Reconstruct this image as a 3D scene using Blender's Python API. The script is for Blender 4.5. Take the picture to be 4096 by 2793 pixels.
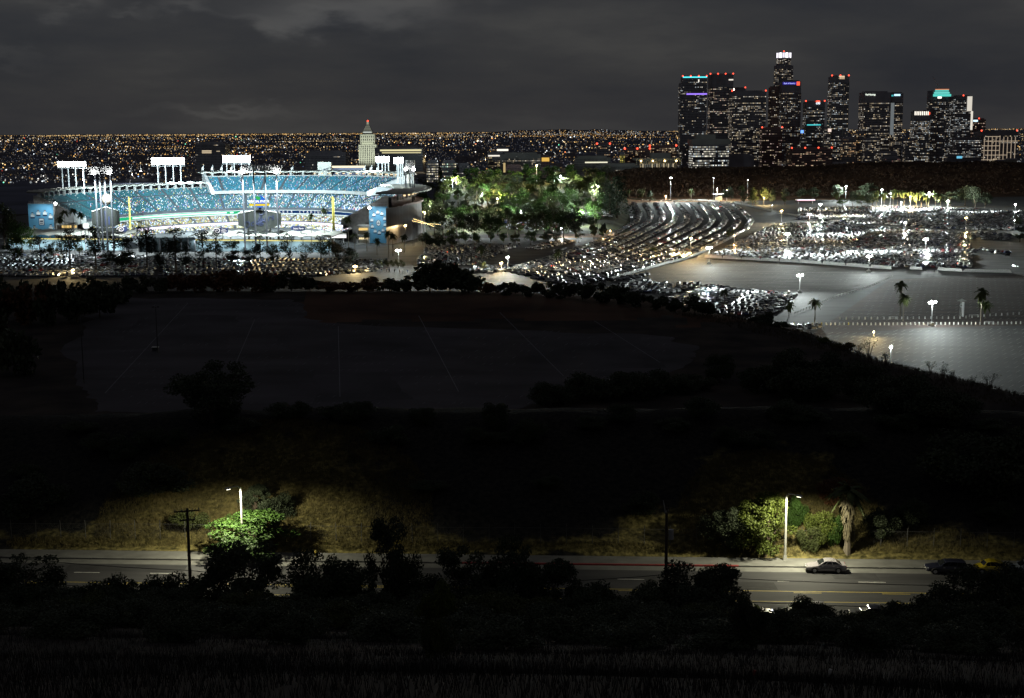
import bpy, math, random
import numpy as np
from mathutils import Vector, Matrix, noise

for o in list(bpy.data.objects):
    bpy.data.objects.remove(o)
SC = bpy.context.scene
COL = SC.collection
PI = math.pi

# ------------------------------------------------------------------ camera
CAM_Z = 72.0                       # metres above the parking lots
FPX, CPX, CPY = 5604.0, 2048.0, 1396.5
cam = bpy.data.cameras.new('camera')
cam.sensor_width = 36.0
cam.lens = FPX / 4096.0 * 36.0
cam.clip_start, cam.clip_end = 1.0, 120000.0
camera = bpy.data.objects.new('camera', cam)
COL.objects.link(camera)
M3 = Matrix.Rotation(PI / 2 - math.atan((CPY - 520.0) / FPX), 3, 'X') @ Matrix.Rotation(math.radians(-0.37), 3, 'Z')
camera.matrix_world = Matrix.Translation((0, 0, CAM_Z)) @ M3.to_4x4()
SC.camera = camera

# ------------------------------------------------------------------ night sky
world = bpy.data.worlds.new('World')
SC.world = world
world.use_nodes = True
wt = world.node_tree
for n in list(wt.nodes):
    wt.nodes.remove(n)
def wn(t, **k):
    n = wt.nodes.new(t)
    for a, b in k.items():
        setattr(n, a, b)
    return n
w_out = wn('ShaderNodeOutputWorld')
w_bg = wn('ShaderNodeBackground')
w_bg.inputs['Strength'].default_value = 1.0
w_tc = wn('ShaderNodeTexCoord')
w_sky = wn('ShaderNodeTexSky', sky_type='NISHITA', sun_disc=False, sun_elevation=math.radians(32), sun_rotation=math.radians(140))
w_skyk = wn('ShaderNodeVectorMath', operation='SCALE')
w_skyk.inputs['Scale'].default_value = 0.0011
wt.links.new(w_sky.outputs[0], w_skyk.inputs[0])
w_map = wn('ShaderNodeMapping')
w_map.inputs['Scale'].default_value = (2.6, 2.6, 11.0)
w_map.inputs['Location'].default_value = (0.4, 1.3, 0.2)
w_no = wn('ShaderNodeTexNoise')
w_no.inputs['Scale'].default_value = 1.5
w_no.inputs['Detail'].default_value = 7.0
w_no.inputs['Roughness'].default_value = 0.55
wt.links.new(w_tc.outputs['Generated'], w_map.inputs[0])
wt.links.new(w_map.outputs[0], w_no.inputs['Vector'])
w_cr = wn('ShaderNodeValToRGB')
e = w_cr.color_ramp.elements
e[0].position, e[0].color = 0.30, (0.0175, 0.0185, 0.0240, 1)
e[1].position, e[1].color = 0.74, (0.060, 0.058, 0.055, 1)
m = w_cr.color_ramp.elements.new(0.50); m.color = (0.0305, 0.0300, 0.0325, 1)
wt.links.new(w_no.outputs['Fac'], w_cr.inputs[0])
# a few lighter cloud banks, set by compass direction and height
w_sep = wn('ShaderNodeSeparateXYZ'); wt.links.new(w_tc.outputs['Generated'], w_sep.inputs[0])
def wm(op, a, b=None):
    n = wn('ShaderNodeMath', operation=op)
    for i, q in enumerate((a, b)):
        if q is None:
            continue
        if isinstance(q, (int, float)):
            n.inputs[i].default_value = q
        else:
            wt.links.new(q, n.inputs[i])
    return n.outputs[0]
w_az = wm('ARCTAN2', w_sep.outputs[0], w_sep.outputs[1])
w_n2 = wn('ShaderNodeTexNoise'); w_n2.inputs['Scale'].default_value = 22.0; w_n2.inputs['Detail'].default_value = 6.0
w_m2 = wn('ShaderNodeMapping'); w_m2.inputs['Scale'].default_value = (1, 1, 2.6)
wt.links.new(w_tc.outputs['Generated'], w_m2.inputs[0]); wt.links.new(w_m2.outputs[0], w_n2.inputs['Vector'])
w_dz = wm('MULTIPLY', wm('SUBTRACT', w_n2.outputs['Fac'], 0.5), 0.055)
w_da = wm('MULTIPLY', wm('SUBTRACT', w_n2.outputs['Fac'], 0.5), 0.11)
w_sum = None
for az, el, sa, se, k in ((-0.100, 0.086, 0.062, 0.0135, 0.034), (-0.155, 0.079, 0.035, 0.006, 0.016), (-0.297, 0.088, 0.020, 0.0075, 0.022), (-0.216, 0.087, 0.018, 0.006, 0.018), (-0.25, 0.083, 0.012, 0.003, 0.012), (-0.20, 0.014, 0.045, 0.003, 0.012),
                          (0.345, 0.102, 0.07, 0.009, 0.022), (-0.36, 0.05, 0.05, 0.004, 0.007), (-0.55, 0.10, 0.06, 0.012, 0.025), (0.6, 0.09, 0.07, 0.012, 0.025), (0.05, 0.15, 0.09, 0.012, 0.025), (1.6, 0.1, 0.2, 0.02, 0.025), (-1.5, 0.1, 0.2, 0.02, 0.025)):
    a_ = wm('POWER', wm('ABSOLUTE', wm('DIVIDE', wm('ADD', wm('SUBTRACT', w_az, az), w_da), sa)), 2.4)
    b_ = wm('POWER', wm('ABSOLUTE', wm('DIVIDE', wm('ADD', wm('SUBTRACT', w_sep.outputs[2], el), w_dz), se)), 2.4)
    g_ = wm('MULTIPLY', wm('EXPONENT', wm('MULTIPLY', wm('ADD', a_, b_), -1.0)), k * 1.25)
    w_sum = g_ if w_sum is None else wm('ADD', w_sum, g_)
w_cl = wn('ShaderNodeVectorMath', operation='SCALE'); w_cl.inputs[0].default_value = (1.0, 0.97, 0.90)
wt.links.new(w_sum, w_cl.inputs['Scale'])
w_ad0 = wn('ShaderNodeVectorMath', operation='ADD')
wt.links.new(w_cl.outputs[0], w_ad0.inputs[0]); wt.links.new(w_cr.outputs[0], w_ad0.inputs[1])
w_add = wn('ShaderNodeVectorMath', operation='ADD')
wt.links.new(w_skyk.outputs[0], w_add.inputs[0])
wt.links.new(w_ad0.outputs[0], w_add.inputs[1])
wt.links.new(w_add.outputs[0], w_bg.inputs['Color'])
wt.links.new(w_bg.outputs[0], w_out.inputs[0])

# faint moon behind the overcast
moon = bpy.data.lights.new('moon', 'SUN')
moon.energy, moon.angle, moon.color = 0.006, math.radians(10), (0.75, 0.82, 1.0)
moon_o = bpy.data.objects.new('moon', moon)
moon_o.rotation_euler = (math.radians(58), 0, math.radians(-140))
COL.objects.link(moon_o)

SC.view_settings.view_transform = 'Standard'
SC.view_settings.look = 'None'
SC.view_settings.exposure = 0.0
SC.view_settings.gamma = 1.0
SC.view_settings.use_curve_mapping = False
SC.cycles.use_denoising = True
SC.cycles.max_bounces = 5
SC.cycles.diffuse_bounces = 2
SC.cycles.glossy_bounces = 2
SC.cycles.transparent_max_bounces = 6
SC.cycles.sample_clamp_indirect = 2.0
SC.cycles.caustics_reflective = False
SC.cycles.caustics_refractive = False

# ------------------------------------------------------------------ helpers
def ray(px, py):
    return M3 @ Vector(((px - CPX) / FPX, (CPY - py) / FPX, -1.0))
def at(px, py, z=0.0):
    d = ray(px, py); t = (z - CAM_Z) / d.z
    return Vector((d.x * t, d.y * t, z))
def at_y(px, py, Y):
    d = ray(px, py); t = Y / d.y
    return Vector((d.x * t, Y, CAM_Z + d.z * t))
def sstep(a, b, t):
    t = min(1.0, max(0.0, (t - a) / (b - a)))
    return t * t * (3 - 2 * t)
def lerp(a, b, t):
    return a + (b - a) * t

class MB:
    """collects faces for one mesh object; every face has a material index and a colour"""
    def __init__(s):
        s.v = []; s.f = []; s.m = []; s.c = []
    def add(s, vs, fs, mi=0, col=(1, 1, 1)):
        k = len(s.v)
        s.v.extend(vs)
        for f in fs:
            s.f.append(tuple(i + k for i in f)); s.m.append(mi); s.c.append(col)
    def quad(s, a, b, c, d, mi=0, col=(1, 1, 1)):
        s.add([a, b, c, d], [(0, 1, 2, 3)], mi, col)
    def box(s, c, size, rz=0.0, mi=0, col=(1, 1, 1), taper=1.0):
        hx, hy, hz_ = size[0] / 2, size[1] / 2, size[2] / 2
        ca, sa = math.cos(rz), math.sin(rz)
        vs = []
        for z, t in ((-hz_, 1.0), (hz_, taper)):
            for x, y in ((-hx, -hy), (hx, -hy), (hx, hy), (-hx, hy)):
                x, y = x * t, y * t
                vs.append((c[0] + x * ca - y * sa, c[1] + x * sa + y * ca, c[2] + z))
        s.add(vs, [(3, 2, 1, 0), (4, 5, 6, 7), (0, 1, 5, 4), (1, 2, 6, 5), (2, 3, 7, 6), (3, 0, 4, 7)], mi, col)
    def tube(s, pts, rads, n=6, mi=0, col=(1, 1, 1), cap=True):
        pts = [Vector(p) for p in pts]
        rings = []
        for i, p in enumerate(pts):
            d = (pts[min(i + 1, len(pts) - 1)] - pts[max(i - 1, 0)])
            d = d.normalized() if d.length > 1e-9 else Vector((0, 0, 1))
            u = d.cross(Vector((0, 0, 1)) if abs(d.z) < 0.9 else Vector((1, 0, 0))).normalized()
            w = d.cross(u)
            r = rads[i] if isinstance(rads, (list, tuple)) else rads
            rings.append([tuple(p + (u * math.cos(2 * PI * k / n) + w * math.sin(2 * PI * k / n)) * r) for k in range(n)])
        vs = [q for rg in rings for q in rg]
        fs = []
        for i in range(len(pts) - 1):
            for k in range(n):
                a, b = i * n + k, i * n + (k + 1) % n
                fs.append((a, b, b + n, a + n))
        if cap:
            fs.append(tuple(range(n))[::-1])
            fs.append(tuple(range((len(pts) - 1) * n, len(pts) * n)))
        s.add(vs, fs, mi, col)
    def prism(s, poly, z0, z1, mi=0, col=(1, 1, 1)):
        n = len(poly)
        vs = [(p[0], p[1], z0) for p in poly] + [(p[0], p[1], z1) for p in poly]
        fs = [tuple(range(n))[::-1], tuple(range(n, 2 * n))] + [(i, (i + 1) % n, (i + 1) % n + n, i + n) for i in range(n)]
        s.add(vs, fs, mi, col)
    def ball(s, c, r, n=8, m=5, mi=0, col=(1, 1, 1), sz=1.0):
        vs = [(c[0], c[1], c[2] - r * sz)]
        for j in range(1, m):
            a = -PI / 2 + PI * j / m
            for k in range(n):
                t = 2 * PI * k / n
                vs.append((c[0] + r * math.cos(a) * math.cos(t), c[1] + r * math.cos(a) * math.sin(t), c[2] + r * sz * math.sin(a)))
        vs.append((c[0], c[1], c[2] + r * sz))
        fs = [(0, 1 + (k + 1) % n, 1 + k) for k in range(n)]
        for j in range(m - 2):
            for k in range(n):
                a, b = 1 + j * n + k, 1 + j * n + (k + 1) % n
                fs.append((a, b, b + n, a + n))
        L = len(vs) - 1
        fs += [(L, L - n + k, L - n + (k + 1) % n) for k in range(n)]
        s.add(vs, fs, mi, col)
    def mesh(s, name, mats, color=False, smooth=False):
        me = bpy.data.meshes.new(name)
        me.from_pydata([tuple(v) for v in s.v], [], s.f)
        for m_ in mats if isinstance(mats, (list, tuple)) else [mats]:
            me.materials.append(m_)
        if len(me.materials) > 1:
            me.polygons.foreach_set('material_index', s.m)
        if color:
            at_ = me.color_attributes.new('col', 'FLOAT_COLOR', 'CORNER')
            cols = np.ones((len(s.f), 4), dtype=np.float32)
            cols[:, :3] = np.array(s.c, dtype=np.float32)
            n = np.array([len(f) for f in s.f])
            at_.data.foreach_set('color', np.repeat(cols, n, axis=0).ravel())
        if smooth:
            me.polygons.foreach_set('use_smooth', [True] * len(s.f))
        me.update()
        return me
    def obj(s, name, mats, parent=None, color=False, smooth=False, kind=None):
        return link(name, s.mesh(name, mats, color, smooth), parent, kind)

def link(name, data, parent=None, kind=None):
    o = bpy.data.objects.new(name, data)
    COL.objects.link(o)
    if parent is not None:
        o.parent = parent
    if kind:
        o['kind'] = kind
    return o
def thing(name, label, cat, loc=(0, 0, 0), rz=0.0, group=None):
    o = bpy.data.objects.new(name, None)
    o.empty_display_size = 0.5
    COL.objects.link(o)
    o.location = loc; o.rotation_euler = (0, 0, rz)
    return tag(o, label, cat, group)
def tag(o, label, cat, group=None):
    o['label'] = label; o['category'] = cat
    if group:
        o['group'] = group
    return o
def clone(o, parent=None):
    c = o.copy(); COL.objects.link(c); c.parent = parent
    for ch in o.children:
        clone(ch, c)
    return c

# ------------------------------------------------------------------ materials
def _nt(name):
    m_ = bpy.data.materials.new(name); m_.use_nodes = True
    t = m_.node_tree
    return m_, t, t.nodes['Principled BSDF']
def mat(name, col, rough=0.8, var=0.25, scale=1.0, col2=None, metal=0.0, bump=0.0, coat=0.0, attr=False, stretch=None, detail=5.0, spec=None):
    """procedural surface: a base colour broken up by noise, optional bump, optional per-face colour attribute"""
    m_, t, b = _nt(name)
    b.inputs['Roughness'].default_value = rough
    b.inputs['Metallic'].default_value = metal
    b.inputs['Coat Weight'].default_value = coat
    b.inputs['Coat Roughness'].default_value = 0.22
    if spec is not None:
        b.inputs['Specular IOR Level'].default_value = spec
    tc = t.nodes.new('ShaderNodeTexCoord')
    mp = t.nodes.new('ShaderNodeMapping')
    if stretch:
        mp.inputs['Scale'].default_value = stretch
    no = t.nodes.new('ShaderNodeTexNoise')
    no.inputs['Scale'].default_value = scale; no.inputs['Detail'].default_value = detail
    t.links.new(tc.outputs['Object'], mp.inputs[0]); t.links.new(mp.outputs[0], no.inputs['Vector'])
    mx = t.nodes.new('ShaderNodeMix'); mx.data_type = 'RGBA'
    rp = t.nodes.new('ShaderNodeMapRange')
    rp.inputs['From Min'].default_value = 0.3; rp.inputs['From Max'].default_value = 0.7
    t.links.new(no.outputs['Fac'], rp.inputs['Value']); t.links.new(rp.outputs[0], mx.inputs[0])
    if attr:
        at_ = t.nodes.new('ShaderNodeAttribute'); at_.attribute_name = 'col'
        k1 = t.nodes.new('ShaderNodeVectorMath'); k1.operation = 'SCALE'; k1.inputs['Scale'].default_value = 1 - var
        k2 = t.nodes.new('ShaderNodeVectorMath'); k2.operation = 'SCALE'; k2.inputs['Scale'].default_value = 1 + var
        t.links.new(at_.outputs['Color'], k1.inputs[0]); t.links.new(at_.outputs['Color'], k2.inputs[0])
        t.links.new(k1.outputs[0], mx.inputs['A']); t.links.new(k2.outputs[0], mx.inputs['B'])
    else:
        lo = tuple(c * (1 - var) for c in col); hi = col2 if col2 else tuple(min(1, c * (1 + var)) for c in col)
        mx.inputs['A'].default_value = (*lo, 1); mx.inputs['B'].default_value = (*hi, 1)
    t.links.new(mx.outputs['Result'], b.inputs['Base Color'])
    if bump:
        bp = t.nodes.new('ShaderNodeBump'); bp.inputs['Strength'].default_value = bump; bp.inputs['Distance'].default_value = 0.3
        t.links.new(no.outputs['Fac'], bp.inputs['Height']); t.links.new(bp.outputs[0], b.inputs['Normal'])
    return m_
def leafmat(name, col, col2, scale=0.5):
    m_ = mat(name, col, 0.6, 0.35, scale, col2, spec=0.25)
    b = m_.node_tree.nodes['Principled BSDF']
    b.inputs['Subsurface Weight'].default_value = 0.0
    return m_
def glow(name, col=(1, 1, 1), s=1.0, attr=False, sample=False):
    """something that gives off light: lamps, lit windows, screens"""
    m_ = bpy.data.materials.new(name); m_.use_nodes = True
    t = m_.node_tree
    for n in list(t.nodes):
        t.nodes.remove(n)
    o = t.nodes.new('ShaderNodeOutputMaterial'); em = t.nodes.new('ShaderNodeEmission')
    em.inputs['Strength'].default_value = s; em.inputs['Color'].default_value = (*col, 1)
    if attr:
        at_ = t.nodes.new('ShaderNodeAttribute'); at_.attribute_name = 'col'
        t.links.new(at_.outputs['Color'], em.inputs['Color'])
    t.links.new(em.outputs[0], o.inputs[0])
    if not sample:
        m_.cycles.emission_sampling = 'NONE'
    return m_
def batwing(name, loc, power, col, radius=0.5, parent=None):
    """area-lighting luminaire: full cut-off above the horizontal, candela rising toward the sides as real ones do"""
    l = bpy.data.lights.new(name, 'POINT')
    l.energy, l.color, l.shadow_soft_size = power, col, radius
    l.use_nodes = True
    t = l.node_tree
    em = t.nodes['Emission']
    tc = t.nodes.new('ShaderNodeTexCoord'); sx = t.nodes.new('ShaderNodeSeparateXYZ')
    t.links.new(tc.outputs['Normal'], sx.inputs[0])
    def m(op, a, b):
        n = t.nodes.new('ShaderNodeMath'); n.operation = op
        for i, q in enumerate((a, b)):
            if isinstance(q, (int, float)): n.inputs[i].default_value = q
            else: t.links.new(q, n.inputs[i])
        return n.outputs[0]
    c = m('MULTIPLY', sx.outputs[2], BAT_SIGN)
    g = m('MINIMUM', m('POWER', m('MAXIMUM', c, 0.02), -1.0), 40.0)
    cut = t.nodes.new('ShaderNodeMapRange'); cut.interpolation_type = 'SMOOTHSTEP'
    cut.inputs['From Min'].default_value = 0.02; cut.inputs['From Max'].default_value = 0.07
    t.links.new(c, cut.inputs['Value'])
    t.links.new(m('MULTIPLY', g, cut.outputs[0]), em.inputs['Strength'])
    o = bpy.data.objects.new(name, l); COL.objects.link(o)
    o.location = loc
    if parent is not None:
        o.parent = parent
    return o
BAT_SIGN = -1.0
def spot(name, loc, target, power, col, angle=150, blend=0.6, radius=0.6, parent=None):
    l = bpy.data.lights.new(name, 'SPOT')
    l.energy, l.color, l.spot_size, l.spot_blend, l.shadow_soft_size = power, col, math.radians(angle), blend, radius
    o = bpy.data.objects.new(name, l); COL.objects.link(o)
    loc = Vector(loc); d = Vector(target) - loc
    o.rotation_euler = d.to_track_quat('-Z', 'Y').to_euler()
    o.location = loc
    if parent is not None:
        o.parent = parent
    return o

MT = dict(
    asphalt=mat('asphalt', (0.062, 0.063, 0.062), 0.85, 0.5, 0.06, stretch=(1, 2.5, 1), detail=11),
    road=mat('road_asphalt', (0.048, 0.048, 0.052), 0.85, 0.45, 0.4, stretch=(0.15, 1, 1), detail=9),
    lot_brown=mat('worn_asphalt', (0.058, 0.041, 0.034), 0.9, 0.5, 0.04, stretch=(1, 4, 1), detail=9),
    lot_old=mat('old_asphalt', (0.062, 0.056, 0.068), 0.9, 0.5, 0.03, stretch=(1, 2.2, 1), detail=10),
    concrete=mat('concrete', (0.36, 0.36, 0.34), 0.8, 0.18, 0.4),
    sidewalk=mat('sidewalk_concrete', (0.16, 0.16, 0.15), 0.85, 0.25, 0.5),
    paint_w=mat('white_paint', (0.75, 0.75, 0.72), 0.6, 0.12, 1.5),
    paint_y=mat('yellow_paint', (0.62, 0.48, 0.08), 0.6, 0.15, 1.5),
    paint_r=mat('red_paint', (0.36, 0.05, 0.05), 0.6, 0.2, 1.5),
    terrain=mat('dry_ground', (0.046, 0.042, 0.046), 0.95, 0.5, 0.08, (0.080, 0.066, 0.058), bump=0.4, detail=10, spec=0.1),
    hill=mat('hillside_scrub', (0.10, 0.062, 0.040), 0.95, 0.5, 0.03, (0.17, 0.10, 0.058), bump=0.3, detail=10, spec=0.1),
    crest=mat('brown_crest', (0.085, 0.048, 0.036), 0.95, 0.5, 0.03, (0.14, 0.080, 0.055), bump=0.3, detail=10, spec=0.1),
    grove_floor=mat('grove_floor', (0.030, 0.040, 0.020), 0.95, 0.5, 0.05, (0.060, 0.065, 0.034), bump=0.3, detail=9, spec=0.1),
    plain=mat('city_plain', (0.13, 0.14, 0.20), 0.95, 0.4, 0.004, spec=0.1),
    lawn=mat('lawn', (0.05, 0.10, 0.025), 0.9, 0.4, 0.15, spec=0.1),
    bark=mat('bark', (0.10, 0.075, 0.055), 0.9, 0.3, 2.0),
    pale_bark=mat('pale_bark', (0.20, 0.17, 0.13), 0.9, 0.3, 2.0),
    leaf_green=leafmat('leaf_green', (0.034, 0.080, 0.014), (0.062, 0.125, 0.022)),
    leaf_olive=leafmat('leaf_olive', (0.060, 0.080, 0.028), (0.100, 0.115, 0.040)),
    leaf_dark=leafmat('leaf_dark', (0.045, 0.062, 0.038), (0.080, 0.100, 0.055)),
    leaf_pine=leafmat('needle_dark', (0.030, 0.055, 0.030), (0.045, 0.075, 0.038)),
    leaf_russet=leafmat('leaf_russet', (0.13, 0.065, 0.036), (0.20, 0.095, 0.045)),
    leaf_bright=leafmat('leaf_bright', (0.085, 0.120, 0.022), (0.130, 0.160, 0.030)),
    frond=leafmat('palm_frond', (0.060, 0.095, 0.030), (0.100, 0.120, 0.045)),
    dead_frond=leafmat('dead_frond', (0.12, 0.10, 0.06), (0.22, 0.19, 0.12), 1.5),
    dry_grass=leafmat('dry_grass', (0.115, 0.100, 0.042), (0.19, 0.155, 0.065), 0.4),
    steel=mat('galvanised_steel', (0.50, 0.50, 0.50), 0.5, 0.12, 1.0, metal=0.4),
    dark_steel=mat('dark_steel', (0.05, 0.05, 0.055), 0.6, 0.2, 1.0),
    grey_steel=mat('grey_steel', (0.07, 0.075, 0.085), 0.5, 0.1, 1.0),
    fence_wire=mat('fence_wire', (0.10, 0.10, 0.10), 0.6, 0.1, 1.0),
    white_steel=mat('white_steel', (0.78, 0.80, 0.80), 0.5, 0.08, 1.0),
    wood=mat('pole_wood', (0.07, 0.05, 0.04), 0.9, 0.3, 3.0),
    car_paint=mat('car_paint', (1, 1, 1), 0.28, 0.05, 0.5, coat=1.0, attr=True),
    glass=mat('car_glass', (0.02, 0.022, 0.025), 0.34, 0.1, 1.0),
    windscreen=mat('windscreen_glass', (0.015, 0.017, 0.02), 0.05, 0.1, 1.0),
    tyre=mat('tyre_rubber', (0.015, 0.015, 0.015), 0.8, 0.2, 2.0),
    rim=mat('alloy_rim', (0.55, 0.55, 0.56), 0.35, 0.08, 3.0, metal=0.7),
    seat_blue=mat('stadium_seats', (0.018, 0.15, 0.21), 0.5, 0.25, 0.4),
    seat_teal=mat('teal_seats', (0.022, 0.125, 0.15), 0.5, 0.25, 0.4),
    seat_tan=mat('tan_seats', (0.30, 0.24, 0.10), 0.6, 0.25, 0.4),
    crowd=mat('spectator_clothes', (1, 1, 1), 0.8, 0.15, 1.0, attr=True),
    tread=mat('stand_concrete', (0.055, 0.062, 0.072), 0.85, 0.2, 0.3),
    roofing=mat('pale_roofing', (0.55, 0.56, 0.50), 0.7, 0.12, 0.2),
    dark_wall=mat('ribbed_wall', (0.16, 0.15, 0.155), 0.8, 0.2, 0.3, stretch=(1, 1, 0.1)),
    facade=mat('dark_facade', (0.22, 0.20, 0.225), 0.6, 0.2, 0.05),
    facade_brown=mat('brown_facade', (0.20, 0.12, 0.115), 0.7, 0.2, 0.05),
    facade_pale=mat('pale_facade', (0.30, 0.29, 0.26), 0.7, 0.15, 0.05),
    dark_glass=mat('dark_window_glass', (0.015, 0.016, 0.022), 0.15, 0.1, 0.2),
    stone=mat('pale_stone', (0.50, 0.50, 0.42), 0.75, 0.1, 0.1),
    slate=mat('board_panel', (0.016, 0.020, 0.017), 0.6, 0.2, 0.12),
    navy=mat('navy_panel', (0.02, 0.03, 0.09), 0.5, 0.15, 0.3),
    banner=mat('banner_vinyl', (0.10, 0.30, 0.46), 0.6, 0.12, 0.2),
    ink=mat('navy_print', (0.012, 0.02, 0.06), 0.6, 0.1, 1.0),
    skin=mat('portrait_print', (0.50, 0.46, 0.42), 0.6, 0.2, 0.8),
    yellow=mat('yellow_enamel', (0.40, 0.32, 0.05), 0.45, 0.08, 0.8),
    lit=glow('lit_windows', s=1.0, attr=True),
    lamp=glow('lamp_face', (1.0, 1.0, 0.98), 40.0),
    lamp_warm=glow('warm_lamp_face', (1.0, 0.72, 0.30), 14.0),
    red_glow=glow('red_light', (1.0, 0.08, 0.04), 3.0),
)
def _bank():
    """grass and scrub tones; lamp pools painted in, pale inside, dark outside"""
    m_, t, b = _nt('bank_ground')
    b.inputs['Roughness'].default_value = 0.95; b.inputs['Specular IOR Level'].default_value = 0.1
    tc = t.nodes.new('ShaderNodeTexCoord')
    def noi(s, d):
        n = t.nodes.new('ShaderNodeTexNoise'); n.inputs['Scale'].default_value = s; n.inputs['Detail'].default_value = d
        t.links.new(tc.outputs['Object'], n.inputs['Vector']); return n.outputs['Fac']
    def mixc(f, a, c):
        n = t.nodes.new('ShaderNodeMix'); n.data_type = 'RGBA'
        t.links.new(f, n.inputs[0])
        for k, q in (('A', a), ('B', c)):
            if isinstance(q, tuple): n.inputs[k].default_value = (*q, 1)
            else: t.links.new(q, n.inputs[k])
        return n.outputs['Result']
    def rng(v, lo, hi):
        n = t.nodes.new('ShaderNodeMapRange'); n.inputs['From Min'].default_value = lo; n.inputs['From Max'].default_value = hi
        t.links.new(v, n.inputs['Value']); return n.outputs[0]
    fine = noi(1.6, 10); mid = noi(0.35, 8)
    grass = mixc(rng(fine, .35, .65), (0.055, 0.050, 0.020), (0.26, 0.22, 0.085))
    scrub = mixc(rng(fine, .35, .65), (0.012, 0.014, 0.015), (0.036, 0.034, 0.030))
    at_ = t.nodes.new('ShaderNodeAttribute'); at_.attribute_name = 'lamp_pool'
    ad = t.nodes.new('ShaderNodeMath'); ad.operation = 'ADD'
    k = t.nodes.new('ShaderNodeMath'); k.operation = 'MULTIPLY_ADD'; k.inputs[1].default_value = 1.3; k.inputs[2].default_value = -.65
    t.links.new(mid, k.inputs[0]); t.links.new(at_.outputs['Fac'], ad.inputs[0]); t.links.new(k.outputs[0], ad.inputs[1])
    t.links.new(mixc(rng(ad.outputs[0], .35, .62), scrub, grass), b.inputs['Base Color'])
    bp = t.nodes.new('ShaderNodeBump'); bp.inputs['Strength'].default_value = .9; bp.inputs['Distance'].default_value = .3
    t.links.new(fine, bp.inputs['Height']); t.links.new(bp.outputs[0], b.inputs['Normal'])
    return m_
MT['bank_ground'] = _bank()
ORD = ['zeroth', 'first', 'second', 'third', 'fourth', 'fifth', 'sixth', 'seventh', 'eighth', 'ninth', 'tenth', 'eleventh', 'twelfth', 'thirteenth',
       'fourteenth', 'fifteenth', 'sixteenth', 'seventeenth', 'eighteenth', 'nineteenth', 'twentieth'] + ['twenty-' + w for w in
       'first second third fourth fifth sixth seventh eighth ninth'.split()] + ['thirtieth'] + ['thirty-' + w for w in
       'first second third fourth fifth sixth seventh eighth ninth'.split()] + ['fortieth'] + ['forty-' + w for w in
       'first second third fourth fifth sixth seventh eighth ninth'.split()] + ['fiftieth'] + ['fifty-' + w for w in
       'first second third fourth fifth sixth seventh eighth ninth'.split()] + ['sixtieth'] + ['sixty-' + w for w in
       'first second third fourth fifth sixth seventh eighth ninth'.split()] + ['seventieth'] + ['seventy-' + w for w in
       'first second third fourth fifth sixth seventh eighth ninth'.split()] + ['eightieth']
# ------------------------------------------------------------------ terrain
EDGE_X = [-900, -400, -147, -5, 51, 77, 90, 98, 119, 160, 220, 400, 900]
EDGE_Y = [600, 560, 551, 542, 511, 449, 412, 368, 320, 275, 235, 205, 190]
def edge_y(x):
    return float(np.interp(x, EDGE_X, EDGE_Y))
def road_back(x):                                  # far edge of the road's far pavement
    return 160.3 - 0.06 * max(-140, min(140, x))
ROAD_Z = 22.0
def hz(x, y):
    yb = road_back(x)
    if y < yb - 23.5:                              # the hill the photograph is taken from
        t = (yb - 23.5 - y) / 136.0
        z = ROAD_Z + 48.0 * min(t, 1.06)
        return z + 0.7 * noise.noise((x * 0.06, y * 0.06, 0)) * min(1, t * 8)
    if y < yb + 1.5:
        return ROAD_Z - 0.25
    d = y - yb - 1.5                               # the bank behind the road
    zc = 33.0 + 1.6 * noise.noise((x * 0.012, 3.0, 0)) - 3.0 * sstep(60, 130, x) - 2.0 * sstep(-30, -90, x)
    bank = ROAD_Z + (zc - ROAD_Z) * min(1.0, d / 27.0) ** 0.9 if d < 30 else zc
    back = lerp(zc, 10.0, sstep(32, 78, d))
    z = bank if d < 30 else back
    e = edge_y(x)
    sl = (edge_y(x + 2) - edge_y(x - 2)) / 4.0
    dd = (y - e) / math.sqrt(1 + sl * sl)
    if dd > 0:
        z = lerp(z, 0.0, sstep(0, 30, dd))
    if d < 60:
        z += (0.5 * noise.noise((x * 0.1, y * 0.1, 5)) + 0.25 * noise.noise((x * 0.35, y * 0.35, 7))) * sstep(0, 6, d)
    if y < 640:
        return z - 0.1 * sstep(0, 6, max(0, dd))
    # far country: hill on the right, then the city plain
    rgt = sstep(0.015, 0.09, x / y)
    hill = (23.0 + 5 * noise.noise((x * 0.006, 1.5, 0)) + 4.0 * sstep(0.2, 0.26, x / y) - 8 * sstep(0.33, 0.42, x / y)) * sstep(1480, 1700, y) * (1 - sstep(1850, 2350, y))
    hill += 1.5 * noise.noise((x * 0.02, y * 0.02, 2)) * sstep(1500, 1600, y) * (1 - sstep(1900, 2200, y))
    zl = lerp(0.0, -45.0, sstep(1300, 2100, y))
    zr = hill + lerp(0.0, -45.0, sstep(1850, 2350, y))
    z = lerp(zl, zr, rgt) - 0.1
    u = x / y                                      # the terraced rise the grove stands on
    g = 27.0 * sstep(-0.062, -0.040, u) * (1 - sstep(0.066, 0.084, u)) * sstep(935, 1290, y) * (1 - sstep(1340, 1800, y))
    return z + g + (0.8 * noise.noise((x * .02, y * .02, 4)) if g > 2 else 0)
def ground_at(px, py, step=1.0):
    d = ray(px, py); d = d / d.y
    y = 5.0
    while y < 4000:
        if CAM_Z + d.z * y <= hz(d.x * y, y):
            break
        y += step if y < 700 else 6
    a, b = y - (step if y < 700 else 6), y
    for _ in range(12):
        m_ = (a + b) / 2
        if CAM_Z + d.z * m_ <= hz(d.x * m_, m_):
            b = m_
        else:
            a = m_
    y = b
    return Vector((d.x * y, y, hz(d.x * y, y)))

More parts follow.
